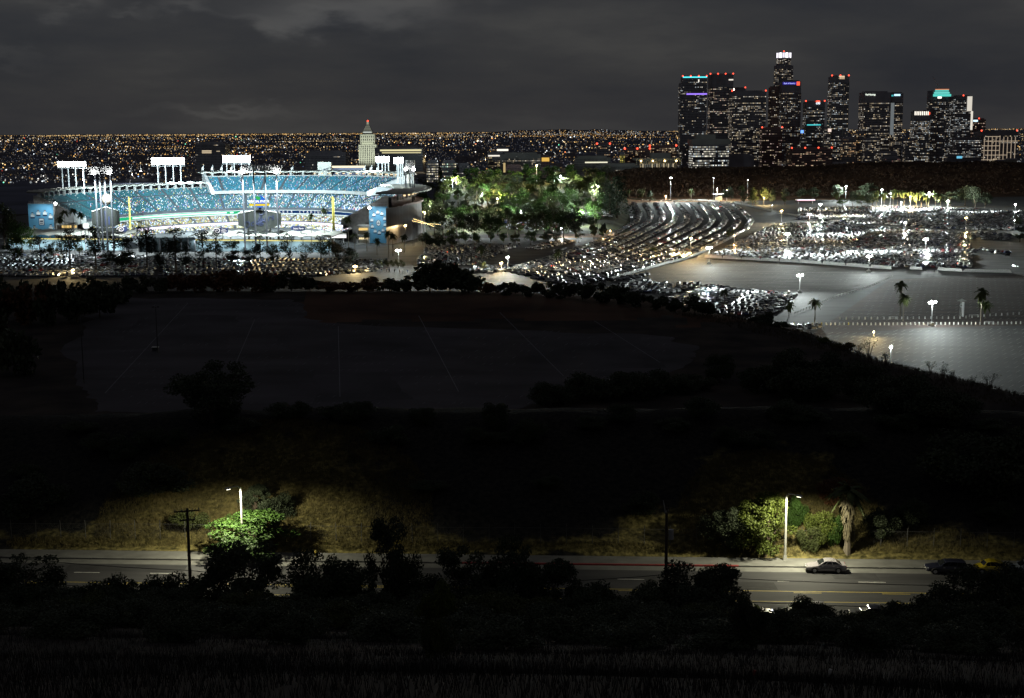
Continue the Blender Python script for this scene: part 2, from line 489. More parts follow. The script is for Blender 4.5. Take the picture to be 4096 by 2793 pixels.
def build_ground():
    ys = list(np.arange(-40, 130, 5.0)) + list(np.arange(130, 240, 2.5)) + list(np.arange(240, 640, 6.0)) + list(np.arange(640, 1300, 30.0)) + list(np.arange(1300, 2500, 25.0)) \
        + [2600, 2900, 3400, 4200, 5500, 8000, 12000, 20000, 35000, 60000, 90000]
    nt = 220
    v, f, mi = [], [], []
    for y in ys:
        hw = 110 + 0.75 * max(y, 0)
        for i in range(nt + 1):
            t = -1 + 2 * i / nt
            x = hw * t
            v.append((x, y, hz(x, y) if y < 2500 else -45.1))
    for j in range(len(ys) - 1):
        for i in range(nt):
            a = j * (nt + 1) + i
            f.append((a, a + 1, a + nt + 2, a + nt + 1))
            y = ys[j]; x = v[a][0]
            db = y - road_back(x) - 1.5
            if -3.5 < db < 60 and abs(x) < 200:           # dry grass painted pale in the lamp pools, darker scrub elsewhere
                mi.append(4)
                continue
            mi.append( 5 if (446 + 28 * noise.noise((x * .03, y * .03, 6)) < y < edge_y(x) + 8 and -80 < x < 110) else 3 if 960 < y < 1750 and -.064 < x / y < .08 else 0 if y < 640 else (1 if (y < 2400 and x / y > 0.02) else (2 if y > 1250 else 0)))
    me = bpy.data.meshes.new('ground')
    me.from_pydata(v, [], f)
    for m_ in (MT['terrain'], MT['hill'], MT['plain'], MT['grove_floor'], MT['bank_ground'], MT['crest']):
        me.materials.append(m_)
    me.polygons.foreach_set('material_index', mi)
    gr = me.attributes.new('lamp_pool', 'FLOAT', 'POINT')  # marks where the painted pools of lamplight lie
    def lamp_pool(x, y):
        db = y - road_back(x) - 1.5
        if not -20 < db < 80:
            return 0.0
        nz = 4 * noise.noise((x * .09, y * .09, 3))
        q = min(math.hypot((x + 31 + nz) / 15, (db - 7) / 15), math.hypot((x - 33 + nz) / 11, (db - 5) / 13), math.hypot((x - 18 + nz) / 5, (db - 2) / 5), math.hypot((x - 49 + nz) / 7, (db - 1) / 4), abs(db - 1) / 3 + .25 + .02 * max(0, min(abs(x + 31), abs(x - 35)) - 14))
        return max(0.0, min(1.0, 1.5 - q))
    gr.data.foreach_set('value', [lamp_pool(p[0], p[1]) for p in v])
    me.polygons.foreach_set('use_smooth', [True] * len(f))
    link('ground', me, kind='structure')
build_ground()

def sheet(name, poly, z, m_, thick=0.0):
    mb = MB()
    n = len(poly)
    mb.add([(p[0], p[1], z) for p in poly], [tuple(range(n))])
    o = mb.obj(name, m_, kind='structure')
    return o
# the flat lots below the plateau
sheet('parking_lot', [(-460, 655), (-330, 600), (30, 590), (55, 470), (85, 385), (120, 310), (180, 265), (300, 225), (600, 215), (600, 1475), (-430, 1290)], 0.02, MT['asphalt'])
P_ = lambda *q: [at(a, b, 0.0) for a, b in q]
sheet('overflow_lot', P_((3240, 1345), (3560, 1118), (4250, 1090), (4400, 1250), (4200, 1300), (3700, 1312)), 0.045, MT['lot_brown'])
sheet('empty_lot', P_((2480, 1125), (2735, 1040), (2850, 1034), (3480, 1090), (3560, 1115), (3080, 1290), (2900, 1220)), 0.045, MT['asphalt'])
# road along the foot of the bank
def ribbon(name, off0, off1, z, m_, x0=-150, x1=150, n=40, kind='structure', parent=None):
    mb = MB()
    for i in range(n):
        xa, xb = lerp(x0, x1, i / n), lerp(x0, x1, (i + 1) / n)
        mb.quad((xa, road_back(xa) + off0, z), (xb, road_back(xb) + off0, z), (xb, road_back(xb) + off1, z), (xa, road_back(xa) + off1, z))
    return mb.obj(name, m_, parent, kind=kind)
road = ribbon('road', -21.0, -2.9, ROAD_Z, MT['road'])
def kerbed(name, off0, off1, kerb_off, mk):
    o = ribbon(name, off0, off1, ROAD_Z + 0.15, MT['sidewalk'])
    mb = MB()
    for i in range(75):
        xa, xb = -150 + 4 * i + 0.02, -150 + 4 * i + 3.98
        for q in ((xa, xb),):
            a, b = road_back(q[0]) + kerb_off, road_back(q[1]) + kerb_off
            mb.add([(q[0], a - 0.15, ROAD_Z - .1), (q[1], b - 0.15, ROAD_Z - .1), (q[1], b + 0.15, ROAD_Z - .1), (q[0], a + 0.15, ROAD_Z - .1),
                    (q[0], a - 0.13, ROAD_Z + .16), (q[1], b - 0.13, ROAD_Z + .16), (q[1], b + 0.13, ROAD_Z + .16), (q[0], a + 0.13, ROAD_Z + .16)],
                   [(4, 5, 6, 7), (0, 1, 5, 4), (2, 3, 7, 6), (1, 2, 6, 5), (3, 0, 4, 7)], 1 if -8 < xa < 26 and mk else 0)
    mb.obj('kerb', [MT['sidewalk'], MT['paint_r']], kind='structure')
    return o
kerbed('sidewalk', -2.75, 0.2, -2.8, True)
kerbed('sidewalk', -24.5, -21.2, -21.1, False)
ribbon('gutter', -4.6, -3.0, ROAD_Z + 0.004, MT['sidewalk'])
def dashes(name, off, w, m_, on, gap, x0=-150, x1=150, ph=0):
    mb = MB(); x = x0 + ph
    while x < x1:
        xa, xb = x, min(x + on, x1)
        n = max(1, int((xb - xa) / 8))
        for i in range(n):
            p, q = lerp(xa, xb, i / n), lerp(xa, xb, (i + 1) / n)
            mb.quad((p, road_back(p) + off - w / 2, ROAD_Z + .008), (q, road_back(q) + off - w / 2, ROAD_Z + .008), (q, road_back(q) + off + w / 2, ROAD_Z + .008), (p, road_back(p) + off + w / 2, ROAD_Z + .008))
        x += on + gap
    mb.obj(name, m_, kind='structure')
for k, (x0, x1, o0, o1) in enumerate(((-52, -38, -7.4, -4.9), (18, 29, -11.0, -8.4), (36, 41, -7.0, -4.8), (46, 60, -14.2, -12.2), (-18, -6, -10.6, -8.6))):
    ribbon('road_patch', o0, o1, ROAD_Z + .004, mat('road_patch_asphalt', (.030, .030, .033), .9, .3, .6, detail=9) if k == 0 else bpy.data.materials['road_patch_asphalt'], x0, x1, 5)
mb = MB(); rc_ = random.Random(12)
for k in range(26):                                    # tar-filled cracks
    x = rc_.uniform(-65, 65); o = rc_.uniform(-20, -5)
    for j in range(7):
        x2, o2 = x + rc_.uniform(.5, 1.6), o + rc_.uniform(-.5, .5)
        mb.quad((x, road_back(x) + o - .03, ROAD_Z + .006), (x2, road_back(x2) + o2 - .03, ROAD_Z + .006), (x2, road_back(x2) + o2 + .03, ROAD_Z + .006), (x, road_back(x) + o + .03, ROAD_Z + .006))
        x, o = x2, o2
mb.obj('tar_cracks', mat('tar', (.012, .012, .013), .5, .2, 1.0), kind='structure')
dashes('lane_marking', -7.9, 0.13, MT['paint_w'], 3.0, 5.9, ph=1.5)
dashes('centre_line', -11.4, 0.13, MT['paint_y'], 300, 0)
dashes('turn_lane_dashes', -11.85, 0.12, MT['paint_y'], 3.0, 6.5)
dashes('centre_line', -14.8, 0.13, MT['paint_y'], 300, 0)
def inside(poly, x, y):
    c = False; n = len(poly); j = n - 1
    for i in range(n):
        xi, yi, xj, yj = poly[i][0], poly[i][1], poly[j][0], poly[j][1]
        if (yi > y) != (yj > y) and x < (xj - xi) * (y - yi) / (yj - yi) + xi:
            c = not c
        j = i
    return c
# the unlit car park on the plateau
def plate(px, py):
    p = at(px, py, 10.0); return (p.x, p.y)
lot_poly = [plate(*q) for q in ((420, 1190), (1150, 1196), (1260, 1292), (2680, 1345), (2830, 1440), (2300, 1600), (1600, 1690), (1000, 1700), (380, 1640), (330, 1540), (250, 1400))]
def ragged(poly, amp, n=14):
    out = []
    for i in range(len(poly)):
        a, b = poly[i], poly[(i + 1) % len(poly)]
        for k in range(n):
            x, y = lerp(a[0], b[0], k / n), lerp(a[1], b[1], k / n)
            out.append((x + amp * noise.noise((x * .07, y * .07, 1)) + .4 * amp * noise.noise((x * .3, y * .3, 8)), y + amp * noise.noise((x * .07, y * .07, 2)) + .4 * amp * noise.noise((x * .3, y * .3, 9))))
    return out
sheet('upper_parking_lot', ragged(lot_poly, 5.0), 10.03, MT['lot_old'])
def strip_px(mb, a, b, w, z):
    a, b = at(*a, z), at(*b, z)
    d = (b - a).normalized(); n = Vector((-d.y, d.x, 0)) * w / 2
    mb.quad(a - n, b - n, b + n, a + n)
mb = MB()
for a, b in (((752, 1212), (420, 1573)), ((1019, 1277), (933, 1477)), ((1353, 1305), (1360, 1587)), ((1675, 1263), (1834, 1566)), ((1999, 1250), (2254, 1504)), ((2378, 1284), (2640, 1450))):
    strip_px(mb, a, b, 0.16, 10.04)
worn = mat('worn_white_paint', (0.22, 0.22, 0.26), 0.7, 0.3, 0.6)
for y0 in range(1225, 1660, 26):
    for x0 in range(460, 2700, 30):
        if random.random() < .5 and noise.noise((x0 * .004, y0 * .01, 1)) > -.1:
            q = at(x0, y0, 10.0)
            if inside(lot_poly, q.x, q.y):
                strip_px(mb, (x0, y0), (x0 + 12, y0 - 7), .10, 10.045)
mb.obj('bay_lines', worn, kind='structure')
for k, pp in enumerate((((1030, 1302), (1690, 1308), (1740, 1422), (1180, 1420)), ((1760, 1345), (2560, 1352), (2660, 1470), (1900, 1490)), ((560, 1260), (960, 1262), (900, 1400), (480, 1400)), ((1250, 1500), (1560, 1490), (1640, 1600), (1260, 1610)))):
    sheet('asphalt_patch', ragged([plate(*q) for q in pp], 2.0), 10.037, mat('patched_asphalt', (.052, .048, .058), .9, .5, .05, detail=10) if k == 0 else bpy.data.materials['patched_asphalt'])
mb = MB()
for k in range(34):
    y = 1310 + k * 5.6
    strip_px(mb, (880 + (k % 3) * 14, y), (1058 + (k % 4) * 5, y + 1), 0.07, 10.042)
mb.obj('stall_markings', worn, kind='structure')
# stall lines on the lit lots
mb = MB()
def stalls(quad, u, v, stall, row, length, z=0.055, w=0.15, keep=1.0):
    """short parallel stripes in rows inside a world polygon"""
    us, vs = Vector((u[0], u[1], 0)).normalized(), Vector((v[0], v[1], 0)).normalized()
    o = Vector(quad[0]); o.z = 0
    R = 40
    for i in range(-220, 220):
        for j in range(-60, 60):
            p = o + us * (i * stall) + vs * (j * row)
            if not inside(quad, p.x, p.y) or random.random() > keep:
                continue
            n = Vector((-vs.y, vs.x, 0)) * w / 2
            q = p + vs * length
            mb.quad((p.x - n.x, p.y - n.y, z), (q.x - n.x, q.y - n.y, z), (q.x + n.x, q.y + n.y, z), (p.x + n.x, p.y + n.y, z))
random.seed(3)
near_lot = P_((3250, 1335), (3730, 1322), (4300, 1312), (4500, 1480), (4300, 1680), (3500, 1480))
sd = at(3882, 1529.5) - at(3843, 1549)
stalls(near_lot, (1, -0.16), (sd.x, sd.y), 2.75, 9.2, 4.6, keep=0.93)
over_lot = P_((3300, 1330), (3560, 1125), (4250, 1095), (4400, 1250), (4200, 1290), (3700, 1300))
stalls(over_lot, (1, -0.16), (sd.x, sd.y), 2.75, 9.5, 3.4, w=0.09, keep=0.75)
empt = P_((2560, 1120), (2760, 1050), (2850, 1042), (3470, 1095), (3540, 1115), (3080, 1280), (2900, 1200))
stalls(empt, (1, -0.16), (sd.x, sd.y), 2.75, 9.5, 3.0, w=0.07, keep=0.5)
mb.obj('bay_markings', mat('faded_paint', (.50, .50, .46), .7, .4, .4), kind='structure')
# ------------------------------------------------------------------ far city lights
random.seed(11)
def hill_h(px):
    return 4 + 120 * math.exp(-((px - 2280) / 420) ** 2) * (1 + .35 * noise.noise((px * .008, 0, 0)) + .2 * noise.noise((px * .03, 4, 0)))
def far_hills():
    mb = MB(); P = [(at_y(px, 520, 30000).x, max(3, hill_h(px))) for px in range(-600, 4800, 25)]
    for (x0, h0), (x1, h1) in zip(P, P[1:]):
        mb.quad((x0, 29500, -45), (x1, 29500, -45), (x1, 30000, -45 + h1), (x0, 30000, -45 + h0)); mb.quad((x0, 30000, -45 + h0), (x1, 30000, -45 + h1), (x1, 31500, -46), (x0, 31500, -46))
    mb.obj('hills', MT['plain'], kind='structure')
far_hills()
def city_lights():
    mb = MB()
    warm = [(1.0, 0.62, 0.22), (1.0, 0.55, 0.16), (1.0, 0.75, 0.40)]
    cool = [(1.0, 0.95, 0.85), (0.85, 0.95, 1.0), (1.0, 0.98, 0.95)]
    odd = [(1.0, 0.12, 0.06), (0.2, 1.0, 0.6), (0.3, 0.5, 1.0), (1.0, 0.3, 0.1)]
    def put(px, py, size, col, k):
        p = at(px, py, -40.0)
        r = p.y * size / FPX / 2
        c = tuple(q * k for q in col)
        x, y, z = p
        vs = [(x - r, y, z), (x + r, y, z), (x, y - r, z), (x, y + r, z), (x, y, z - r), (x, y, z + r)]
        mb.add(vs, [(0, 2, 5), (2, 1, 5), (1, 3, 5), (3, 0, 5), (2, 0, 4), (1, 2, 4), (3, 1, 4), (0, 3, 4)], 0, c)
    def hor(px):
        return 520 - 0.0064 * (px - CPX)
    for k in range(10500):                              # scattered lights
        px = random.uniform(-300, 4400)
        t = random.random() ** 1.05
        py = hor(px) + 9.5 + 190 * t
        w = 0.62 - 0.25 * t
        cl = noise.noise((px * 0.006, t * 7, 3))
        if random.random() > 0.36 + 1.1 * cl + (0.18 if t < .25 else 0):
            continue
        col = random.choice(warm) if random.random() < w else (random.choice(odd) if random.random() < 0.09 else random.choice(cool))
        big = random.random() < 0.04
        put(px, py, random.uniform(2.2, 4.2) * (1 + 0.7 * t) * (1.5 if big else 1), col, random.choice([0.15, 0.3, 0.3, 0.6, 1.0, 2.2]) * (2 if big else 1))
    for k in range(13000):                             # faint points added to fill in the glow of the plain
        px = random.uniform(-300, 4400); t = random.random() ** 1.1
        py = hor(px) + 9.3 + 185 * t
        p = at(px, py, -41.0); r = p.y * random.uniform(1.6, 2.8) / FPX / 2
        k_ = random.choice([.08, .14, .22, .36]); c = random.choice([(1, .7, .4), (.8, .85, 1.0), (.75, .8, 1.0), (1, .85, .6)])
        x, y, z = p
        mb.add([(x - r, y, z - r), (x + r, y, z - r), (x, y - r * .5, z + r), (x, y + r, z)], [(0, 1, 2), (1, 3, 2), (3, 0, 2)], 0, tuple(q * k_ for q in c))
    for k in range(60):                                # avenues seen end to end as strings of lamps
        px0 = random.uniform(-200, 4000); ln = random.uniform(120, 900)
        t = random.random() ** 2.6
        py = 9.6 + 120 * t
        col = random.choice(warm)
        n = int(ln / (7 + 10 * t))
        for i in range(n):
            px = px0 + ln * i / n + random.uniform(-3, 3)
            if random.random() < 0.75:
                put(px, hor(px) + py + random.uniform(-.6, .6), random.uniform(2.0, 3.4), col, random.choice([.35, .6, 1.0, 1.6]))
    for k in range(800):                               # lights on the low hills at the horizon
        px = random.gauss(2250, 330); Y = 30000 * random.uniform(.97, 1.0)
        h = hill_h(px); p = at_y(px, hor(px) + 8, 29900); z = -45 + h * random.random() ** 1.4 * .95
        r = 30000 * random.uniform(1.8, 3.0) / FPX / 2; c = random.choice(warm + cool); k_ = random.choice([.3, .6, 1.1])
        x, y = p.x, 29800 - 300 * (1 - (z + 45) / max(h, 1)); mb.add([(x - r, y, z - r), (x + r, y, z - r), (x, y - r, z + r), (x, y + r, z)], [(0, 1, 2), (1, 3, 2), (3, 0, 2)], 0, tuple(q * k_ for q in c))
    for k in range(900):                               # the glittering rim of the plain
        px = random.uniform(150, 2750)
        put(px, hor(px) + 10 + random.random() ** 2 * 7, random.uniform(2.2, 3.6), random.choice(warm), random.choice([.5, .9, 1.5]))
    o = mb.obj('city_lights', MT['lit'], color=True, kind='stuff')
    o['label'] = 'countless orange and white street lights across the plain to the horizon'
city_lights()
def city_blocks():
    mb = MB()
    for k in range(700):
        px = random.uniform(-300, 4400); py = 536 + 190 * random.random() ** 1.3
        p = at(px, py, -45)
        if p.y < 2300 or p.y > 12000:
            continue
        h = random.choice([5, 7, 9, 12, 16])
        mb.box((p.x, p.y, -45 + h / 2), (random.uniform(15, 60), random.uniform(15, 40), h), random.uniform(-.3, .3))
    o = mb.obj('low_city_blocks', MT['facade'], kind='stuff')
    o['label'] = 'dark low roofs of the city spread over the plain'
city_blocks()

# ------------------------------------------------------------------ towers
WARM, WHITE, COOL = (1.0, 0.80, 0.52), (1.0, 0.93, 0.80), (0.85, 0.95, 1.0)
def text_obj(name, body, size, loc, rot, m_, parent, ext=0.15, align='CENTER', shear=0.0, xs=1.0):
    cu = bpy.data.curves.new(name, 'FONT')
    cu.body, cu.size, cu.extrude, cu.align_x, cu.align_y, cu.shear = body, size, ext, align, 'CENTER', shear
    cu.resolution_u = 2
    cu.materials.append(m_)
    tmp = bpy.data.objects.new(name, cu)
    me = bpy.data.meshes.new_from_object(tmp)
    bpy.data.objects.remove(tmp)
    o = link(name, me, parent)
    o.location, o.rotation_euler, o.scale = loc, rot, (xs, 1, 1)
    return o
def add_windows(lit, dark, a, b, z0, z1, nx, nz, p, rowp, cols, rnd, out, fill=(0.66, 0.55), bright=1.0):
    """grid of window panes on the wall from a to b (xy), set proud of it; lit ones in one mesh, dark ones in the other"""
    d = Vector((b[0] - a[0], b[1] - a[1], 0)); L = d.length; d /= L
    n = Vector((d.y, -d.x, 0)) * out
    cw, ch = L / nx, (z1 - z0) / nz
    for j in range(nz):
        r = rnd.random()
        pr = 0.85 if r < rowp * .6 else (0.05 if r > 0.84 else p * .9)
        z = z0 + (j + 0.5) * ch
        run = rnd.random() < pr
        for i in range(nx):
            if rnd.random() < 0.45:
                run = rnd.random() < pr
            c = Vector((a[0], a[1], 0)) + d * ((i + 0.5) * cw) + n
            w, h = cw * fill[0] / 2, ch * fill[1] / 2
            q = [(c.x - d.x * w, c.y - d.y * w, z - h), (c.x + d.x * w, c.y + d.y * w, z - h), (c.x + d.x * w, c.y + d.y * w, z + h), (c.x - d.x * w, c.y - d.y * w, z + h)]
            if run:
                k = rnd.choice([0.07, 0.15, 0.15, 0.3, 0.3, 0.55, 0.9]) * bright
                col = rnd.choice(cols)
                lit.quad(*q, 0, tuple(t * k for t in col))
            else:
                dark.quad(*q)
def tower(name, label, cat, px0, px1, ptop, Y, base=-45.0, depth=None, foot='box', p=0.32, rowp=0.14, cols=(WHITE, WARM, COOL), body='facade', z_win0=None, seed=1,
          step=(5.2, 6.2), beacons=0, crown=None, group=None, fill=(0.58, 0.45), bright=1.0, topgap=0.03, rz=0.0):
    rnd = random.Random(seed * 7 + 1)
    pm = (px0 + px1) / 2
    a, b = at_y(px0, ptop, Y), at_y(px1, ptop, Y)
    W = b.x - a.x; zt = (a.z + b.z) / 2
    D = depth or W * 0.8
    cx, cy = (a.x + b.x) / 2, Y + D / 2
    t = thing(name, label, cat, (cx, cy, base), rz, group)
    H = zt - base
    if foot == 'box':
        poly = [(-W / 2, -D / 2), (W / 2, -D / 2), (W / 2, D / 2), (-W / 2, D / 2)]
    else:
        n = {'oct': 8, 'round': 14}[foot]
        poly = [(W / 2 * math.cos(2 * PI * (k + .5) / n - PI / 2) / math.cos(PI / n), D / 2 * math.sin(2 * PI * (k + .5) / n - PI / 2) / math.cos(PI / n)) for k in range(n)]
    mb = MB(); mb.prism(poly, 0, H)
    mb.prism([(x * .8, y * .8) for x, y in poly], H, H + 3)
    mb.obj('facade', MT[body], t)
    lit, dark = MB(), MB()
    mpp = Y / FPX
    n = len(poly)
    for i in range(n):
        p0, p1 = poly[i], poly[(i + 1) % n]
        d = (p1[0] - p0[0], p1[1] - p0[1])
        nx_, ny_ = d[1], -d[0]
        if ny_ > 0.35 * math.hypot(*d) :               # wall turned away from the viewpoint
            continue
        L = math.hypot(*d)
        add_windows(lit, dark, p0, p1, H * 0.02 if z_win0 is None else z_win0 - base, H * (1 - topgap), max(2, int(L / (step[0] * mpp))), max(2, int(H * (0.98 - topgap) / (step[1] * mpp))),
                    p, rowp, cols, rnd, 0.2, fill, bright)
    if lit.f:
        lit.obj('lit_windows', MT['lit'], t, color=True, kind='stuff')
    dark.obj('dark_windows', MT['dark_glass'], t, kind='stuff')
    for k in range(beacons):
        bm_ = MB(); bm_.ball((0, 0, 0), 2.0, 6, 4)
        bo = bm_.obj('beacon_light', MT['red_glow'], t)
        bo.location = (-W / 2 + W * (k + 0.5 * (beacons == 1)) / max(1, beacons - 1), -D * 0.4, H + 2.5)
    for c in crown or []:
        cp, x0, x1, y0, y1, col, k = c[:7]
        q0, q1 = at_y(x0, y0, Y), at_y(x1, y1, Y)
        cb = MB()
        cb.box(((q0.x + q1.x) / 2 - cx, -D / 2 + 0.2, (q0.z + q1.z) / 2 - base), (abs(q1.x - q0.x), 1.6, abs(q0.z - q1.z)), 0, 0, tuple(v * k for v in col))
        cb.obj(cp, MT['lit'] if k else MT[col], t, color=bool(k))
    t['_w'] = 0
    del t['_w']
    return t, cx, cy, W, D, H
G = 'downtown office towers'
TEAL, VIOLET, BLUE, RED = (0.1, 0.85, 0.9), (0.35, 0.2, 1.0), (0.12, 0.2, 1.0), (1.0, 0.1, 0.05)
tower('office_tower', 'tall tower with a cyan line round its roof and a violet band below', 'tower', 2732, 2828, 308, 3500, p=.28, seed=1, beacons=4, group=G,
      crown=[('roof_light_line', 2732, 2828, 307, 311, TEAL, 1.4), ('light_band', 2746, 2828, 374, 379, VIOLET, 1.3), ('light_patch', 2793, 2797, 318, 328, WHITE, 1.2)])
tower('office_tower', 'low stepped shoulder block on the left flank of the cyan-lined tower', 'tower', 2722, 2733, 336, 3502, depth=40, p=.25, seed=2, group=G)
tower('office_tower', 'second tall tower from the left, dark top floors and red roof beacons', 'tower', 2843, 2934, 299, 3620, p=.26, seed=3, beacons=4, group=G, topgap=.12, cols=(WHITE, WARM, (1, .7, .55)),
      crown=[('sign_panel', 2915, 2933, 317, 322, WHITE, .9)])
tower('office_tower', 'narrow dark tower with a white roof light behind the wide lit block', 'tower', 2929, 2982, 354, 3760, p=.25, seed=4, group=G, crown=[('roof_lamp', 2929, 2938, 354, 363, WHITE, 2.5)], beacons=2)
tower('office_tower', 'wide slab of many lit floors between two taller towers', 'tower', 2930, 3065, 367, 3480, depth=60, p=.55, rowp=.3, seed=5, group=G, topgap=.05, cols=(WARM, WHITE), beacons=2)
tower('office_tower', 'slim brown ribbed tower beside the tower with the blue roof sign', 'tower', 3081, 3128, 350, 3560, p=.16, rowp=.05, seed=6, body='facade_brown', group=G, cols=(WARM, WHITE))
t, cx, cy, W, D, H = tower('office_tower', 'dark vertical ribbed tower with the blue Bank of America sign on top', 'tower', 3128, 3205, 326, 3530, p=.38, rowp=.1, seed=7, group=G, topgap=.12,
      crown=[('sign_panel', 3131, 3186, 329, 339, (0.05, 0.03, 0.45), .6), ('sign_emblem', 3187, 3199, 327, 342, RED, 1.6)])
q = at_y(3158, 334, 3530)
text_obj('sign_lettering', 'Bank of America', 5.2, (q.x - cx, -D / 2 - 0.9, q.z + 45), (PI / 2, 0, 0), glow('sign_blue', (0.45, 0.5, 1.0), 1.6), t, xs=.8)
rib = MB()
for k in range(13):
    rib.box((-W / 2 + W * k / 12, -D / 2 - 0.5, H * .44), (1.0, 1.0, H * .88))
rib.obj('vertical_ribs', MT['facade_brown'], t)
t, cx, cy, W, D, H = tower('office_tower', 'tallest tower, round stepped shaft with a glowing white crown', 'tower', 3104, 3180, 262, 3720, foot='round', p=.55, rowp=.2, seed=8, group=G, cols=(WARM, WHITE), depth=50)
z1, z2 = at_y(3141, 232, 3720).z + 45, at_y(3141, 210, 3720).z + 45
up, lw, dk, cr, nt_ = MB(), MB(), MB(), MB(), MB()
R1 = W / 2 * .76
poly = [(R1 * math.cos(2 * PI * k / 14 + .22), R1 * math.sin(2 * PI * k / 14 + .22)) for k in range(14)]
up.prism(poly, H, z1); up.obj('upper_shaft', MT['facade'], t)
rr = random.Random(5)
for i in range(14):
    a_, b_ = poly[i], poly[(i + 1) % 14]
    if (a_[1] + b_[1]) < 0.3 * R1:
        add_windows(lw, dk, a_, b_, H + 2, z1 - 2, 3, 5, .5, .3, (WARM, WHITE), rr, .2)
lw.obj('upper_lit_windows', MT['lit'], t, color=True, kind='stuff'); dk.obj('upper_dark_windows', MT['dark_glass'], t, kind='stuff')
for i in range(14):
    a_, b_ = poly[i], poly[(i + 1) % 14]
    k = 1.0 if i % 2 else 2.6
    m0, m1 = (lerp(a_[0], b_[0], .12), lerp(a_[1], b_[1], .12)), (lerp(a_[0], b_[0], .88), lerp(a_[1], b_[1], .88))
    cr.add([(m0[0], m0[1], z1 + 1), (m1[0], m1[1], z1 + 1), (m1[0], m1[1], z2), (m0[0], m0[1], z2)], [(0, 1, 2, 3)], 0, (0.95 * k, 0.9 * k, 1.0 * k))
nt_.prism([(x * .97, y * .97) for x, y in poly], z1, z2 - 1); nt_.obj('crown_core', MT['facade_pale'], t)
cr.obj('glowing_crown', MT['lit'], t, color=True)
bb = MB(); bb.ball((0, 0, 0), 2.0, 6, 4); bo = bb.obj('beacon_light', MT['red_glow'], t); bo.location = (0, 0, z2 + 4)
mm = MB(); mm.tube([(0, 0, z2 - 2), (0, 0, z2 + 3)], .5); mm.obj('mast', MT['dark_steel'], t)
t, cx, cy, W, D, H = tower('office_tower', 'shorter tower with bright horizontal bands and the white citi sign', 'tower', 3225, 3300, 408, 3600, p=.30, rowp=.32, seed=9, group=G, topgap=.07, beacons=2,
      crown=[('light_band', 3228, 3283, 498, 502, TEAL, .8), ('red_roof_lamp', 3264, 3280, 403, 409, RED, 1.8)])
q = at_y(3272, 413, 3600)
text_obj('sign_lettering', 'citi', 9, (q.x - cx, -D / 2 - 0.9, q.z + 45), (PI / 2, 0, 0), glow('sign_white', (0.85, 0.95, 1.0), 2.2), t)
arc = MB(); arc.tube([(q.x - cx + 3.8 * math.cos(a_), -D / 2 - .9, q.z + 45 + 2.2 + 3.2 * math.sin(a_)) for a_ in np.linspace(.3, PI - .3, 7)], .5, 5)
arc.obj('sign_arc', MT['red_glow'], t)
t, cx, cy, W, D, H = tower('office_tower', 'slender isolated tower with pale edge columns and a pale roof band', 'tower', 3330, 3397, 306, 3450, p=.42, rowp=.3, seed=10, group=G, topgap=.06, depth=46, beacons=3,
      crown=[('roof_band', 3331, 3396, 308, 318, 'facade_pale', 0), ('roof_flame_light', 3356, 3378, 304, 317, (1, .75, .5), .9)])
ed = MB()
for x in (-W / 2, W * .19, W / 2):
    ed.box((x, -D / 2 - .6, H * .48), (1.5, 1.5, H * .96))
ed.obj('edge_columns', MT['facade_pale'], t)
t, cx, cy, W, D, H = tower('office_tower', 'broad dark tower with the Paul Hastings sign at its top left', 'tower', 3457, 3563, 370, 3480, p=.5, rowp=.34, seed=11, group=G, topgap=.12, step=(5.4, 7.2), cols=(WHITE, WARM))
q = at_y(3482, 379, 3480)
text_obj('sign_lettering', 'Paul Hastings', 5.6, (q.x - cx, -D / 2 - .9, q.z + 45), (PI / 2, 0, 0), glow('sign_cream', (0.9, 1.0, 0.85), 1.8), t, xs=.82)
tower('office_tower', 'tower with a blue and white roof sign right of the broad dark tower', 'tower', 3564, 3614, 374, 3520, p=.45, rowp=.25, seed=12, group=G, topgap=.1, cols=(WHITE, WARM),
      crown=[('sign_panel', 3577, 3601, 377, 384, (.5, .8, 1.0), 1.6), ('light_patch', 3566, 3574, 380, 386, TEAL, .5), ('light_strip', 3564, 3573, 412, 540, COOL, .16)])
tower('office_tower', 'mid height tower with a row of tall white lit fins on top', 'tower', 3658, 3724, 446, 3420, p=.62, rowp=.35, seed=13, group=G, topgap=.12, cols=(WHITE, WARM, COOL),
      crown=[('lit_fin', 3659 + 7.4 * k, 3662 + 7.4 * k, 446, 461, WHITE, 1.5) for k in range(8)] + [('red_corner_light', 3716, 3720, 449, 459, RED, 1.6)])
t, cx, cy, W, D, H = tower('office_tower', 'tower with a stepped teal glowing crown and a roof crane', 'tower', 3728, 3808, 388, 3560, foot='oct', depth=60, p=.34, rowp=.18, seed=14, group=G, topgap=.04, cols=(WHITE, WARM, COOL),
      crown=[('teal_crown_band', 3733, 3804, 377, 386, (.12, .75, .65), .9), ('teal_crown_band', 3737, 3798, 369, 375, (.2, .9, .8), .8), ('teal_crown_band', 3741, 3795, 360, 367, (.15, .8, .7), .7), ('sign_panel', 3751, 3766, 387, 394, WHITE, 2.0),
             ('red_roof_lamp', 3742, 3796, 357, 359, (1, .3, .1), 1.0)], beacons=1)
pr = MB(); z3 = at_y(3770, 360, 3560).z + 45
pr.prism([(-W * .42, -D * .42), (W * .42, -D * .42), (W * .42, D * .42), (-W * .42, D * .42)], H, z3 - 1); pr.obj('crown_core', MT['facade'], t)
crn = MB(); crn.tube([(-4, 0, z3), (-4, 0, z3 + 12)], .8, 4); crn.tube([(6, 0, z3 + 6), (-6, 0, z3 + 18), (-16, 0, z3 + 34)], .7, 4)
crn.obj('roof_crane', MT['steel'], t)
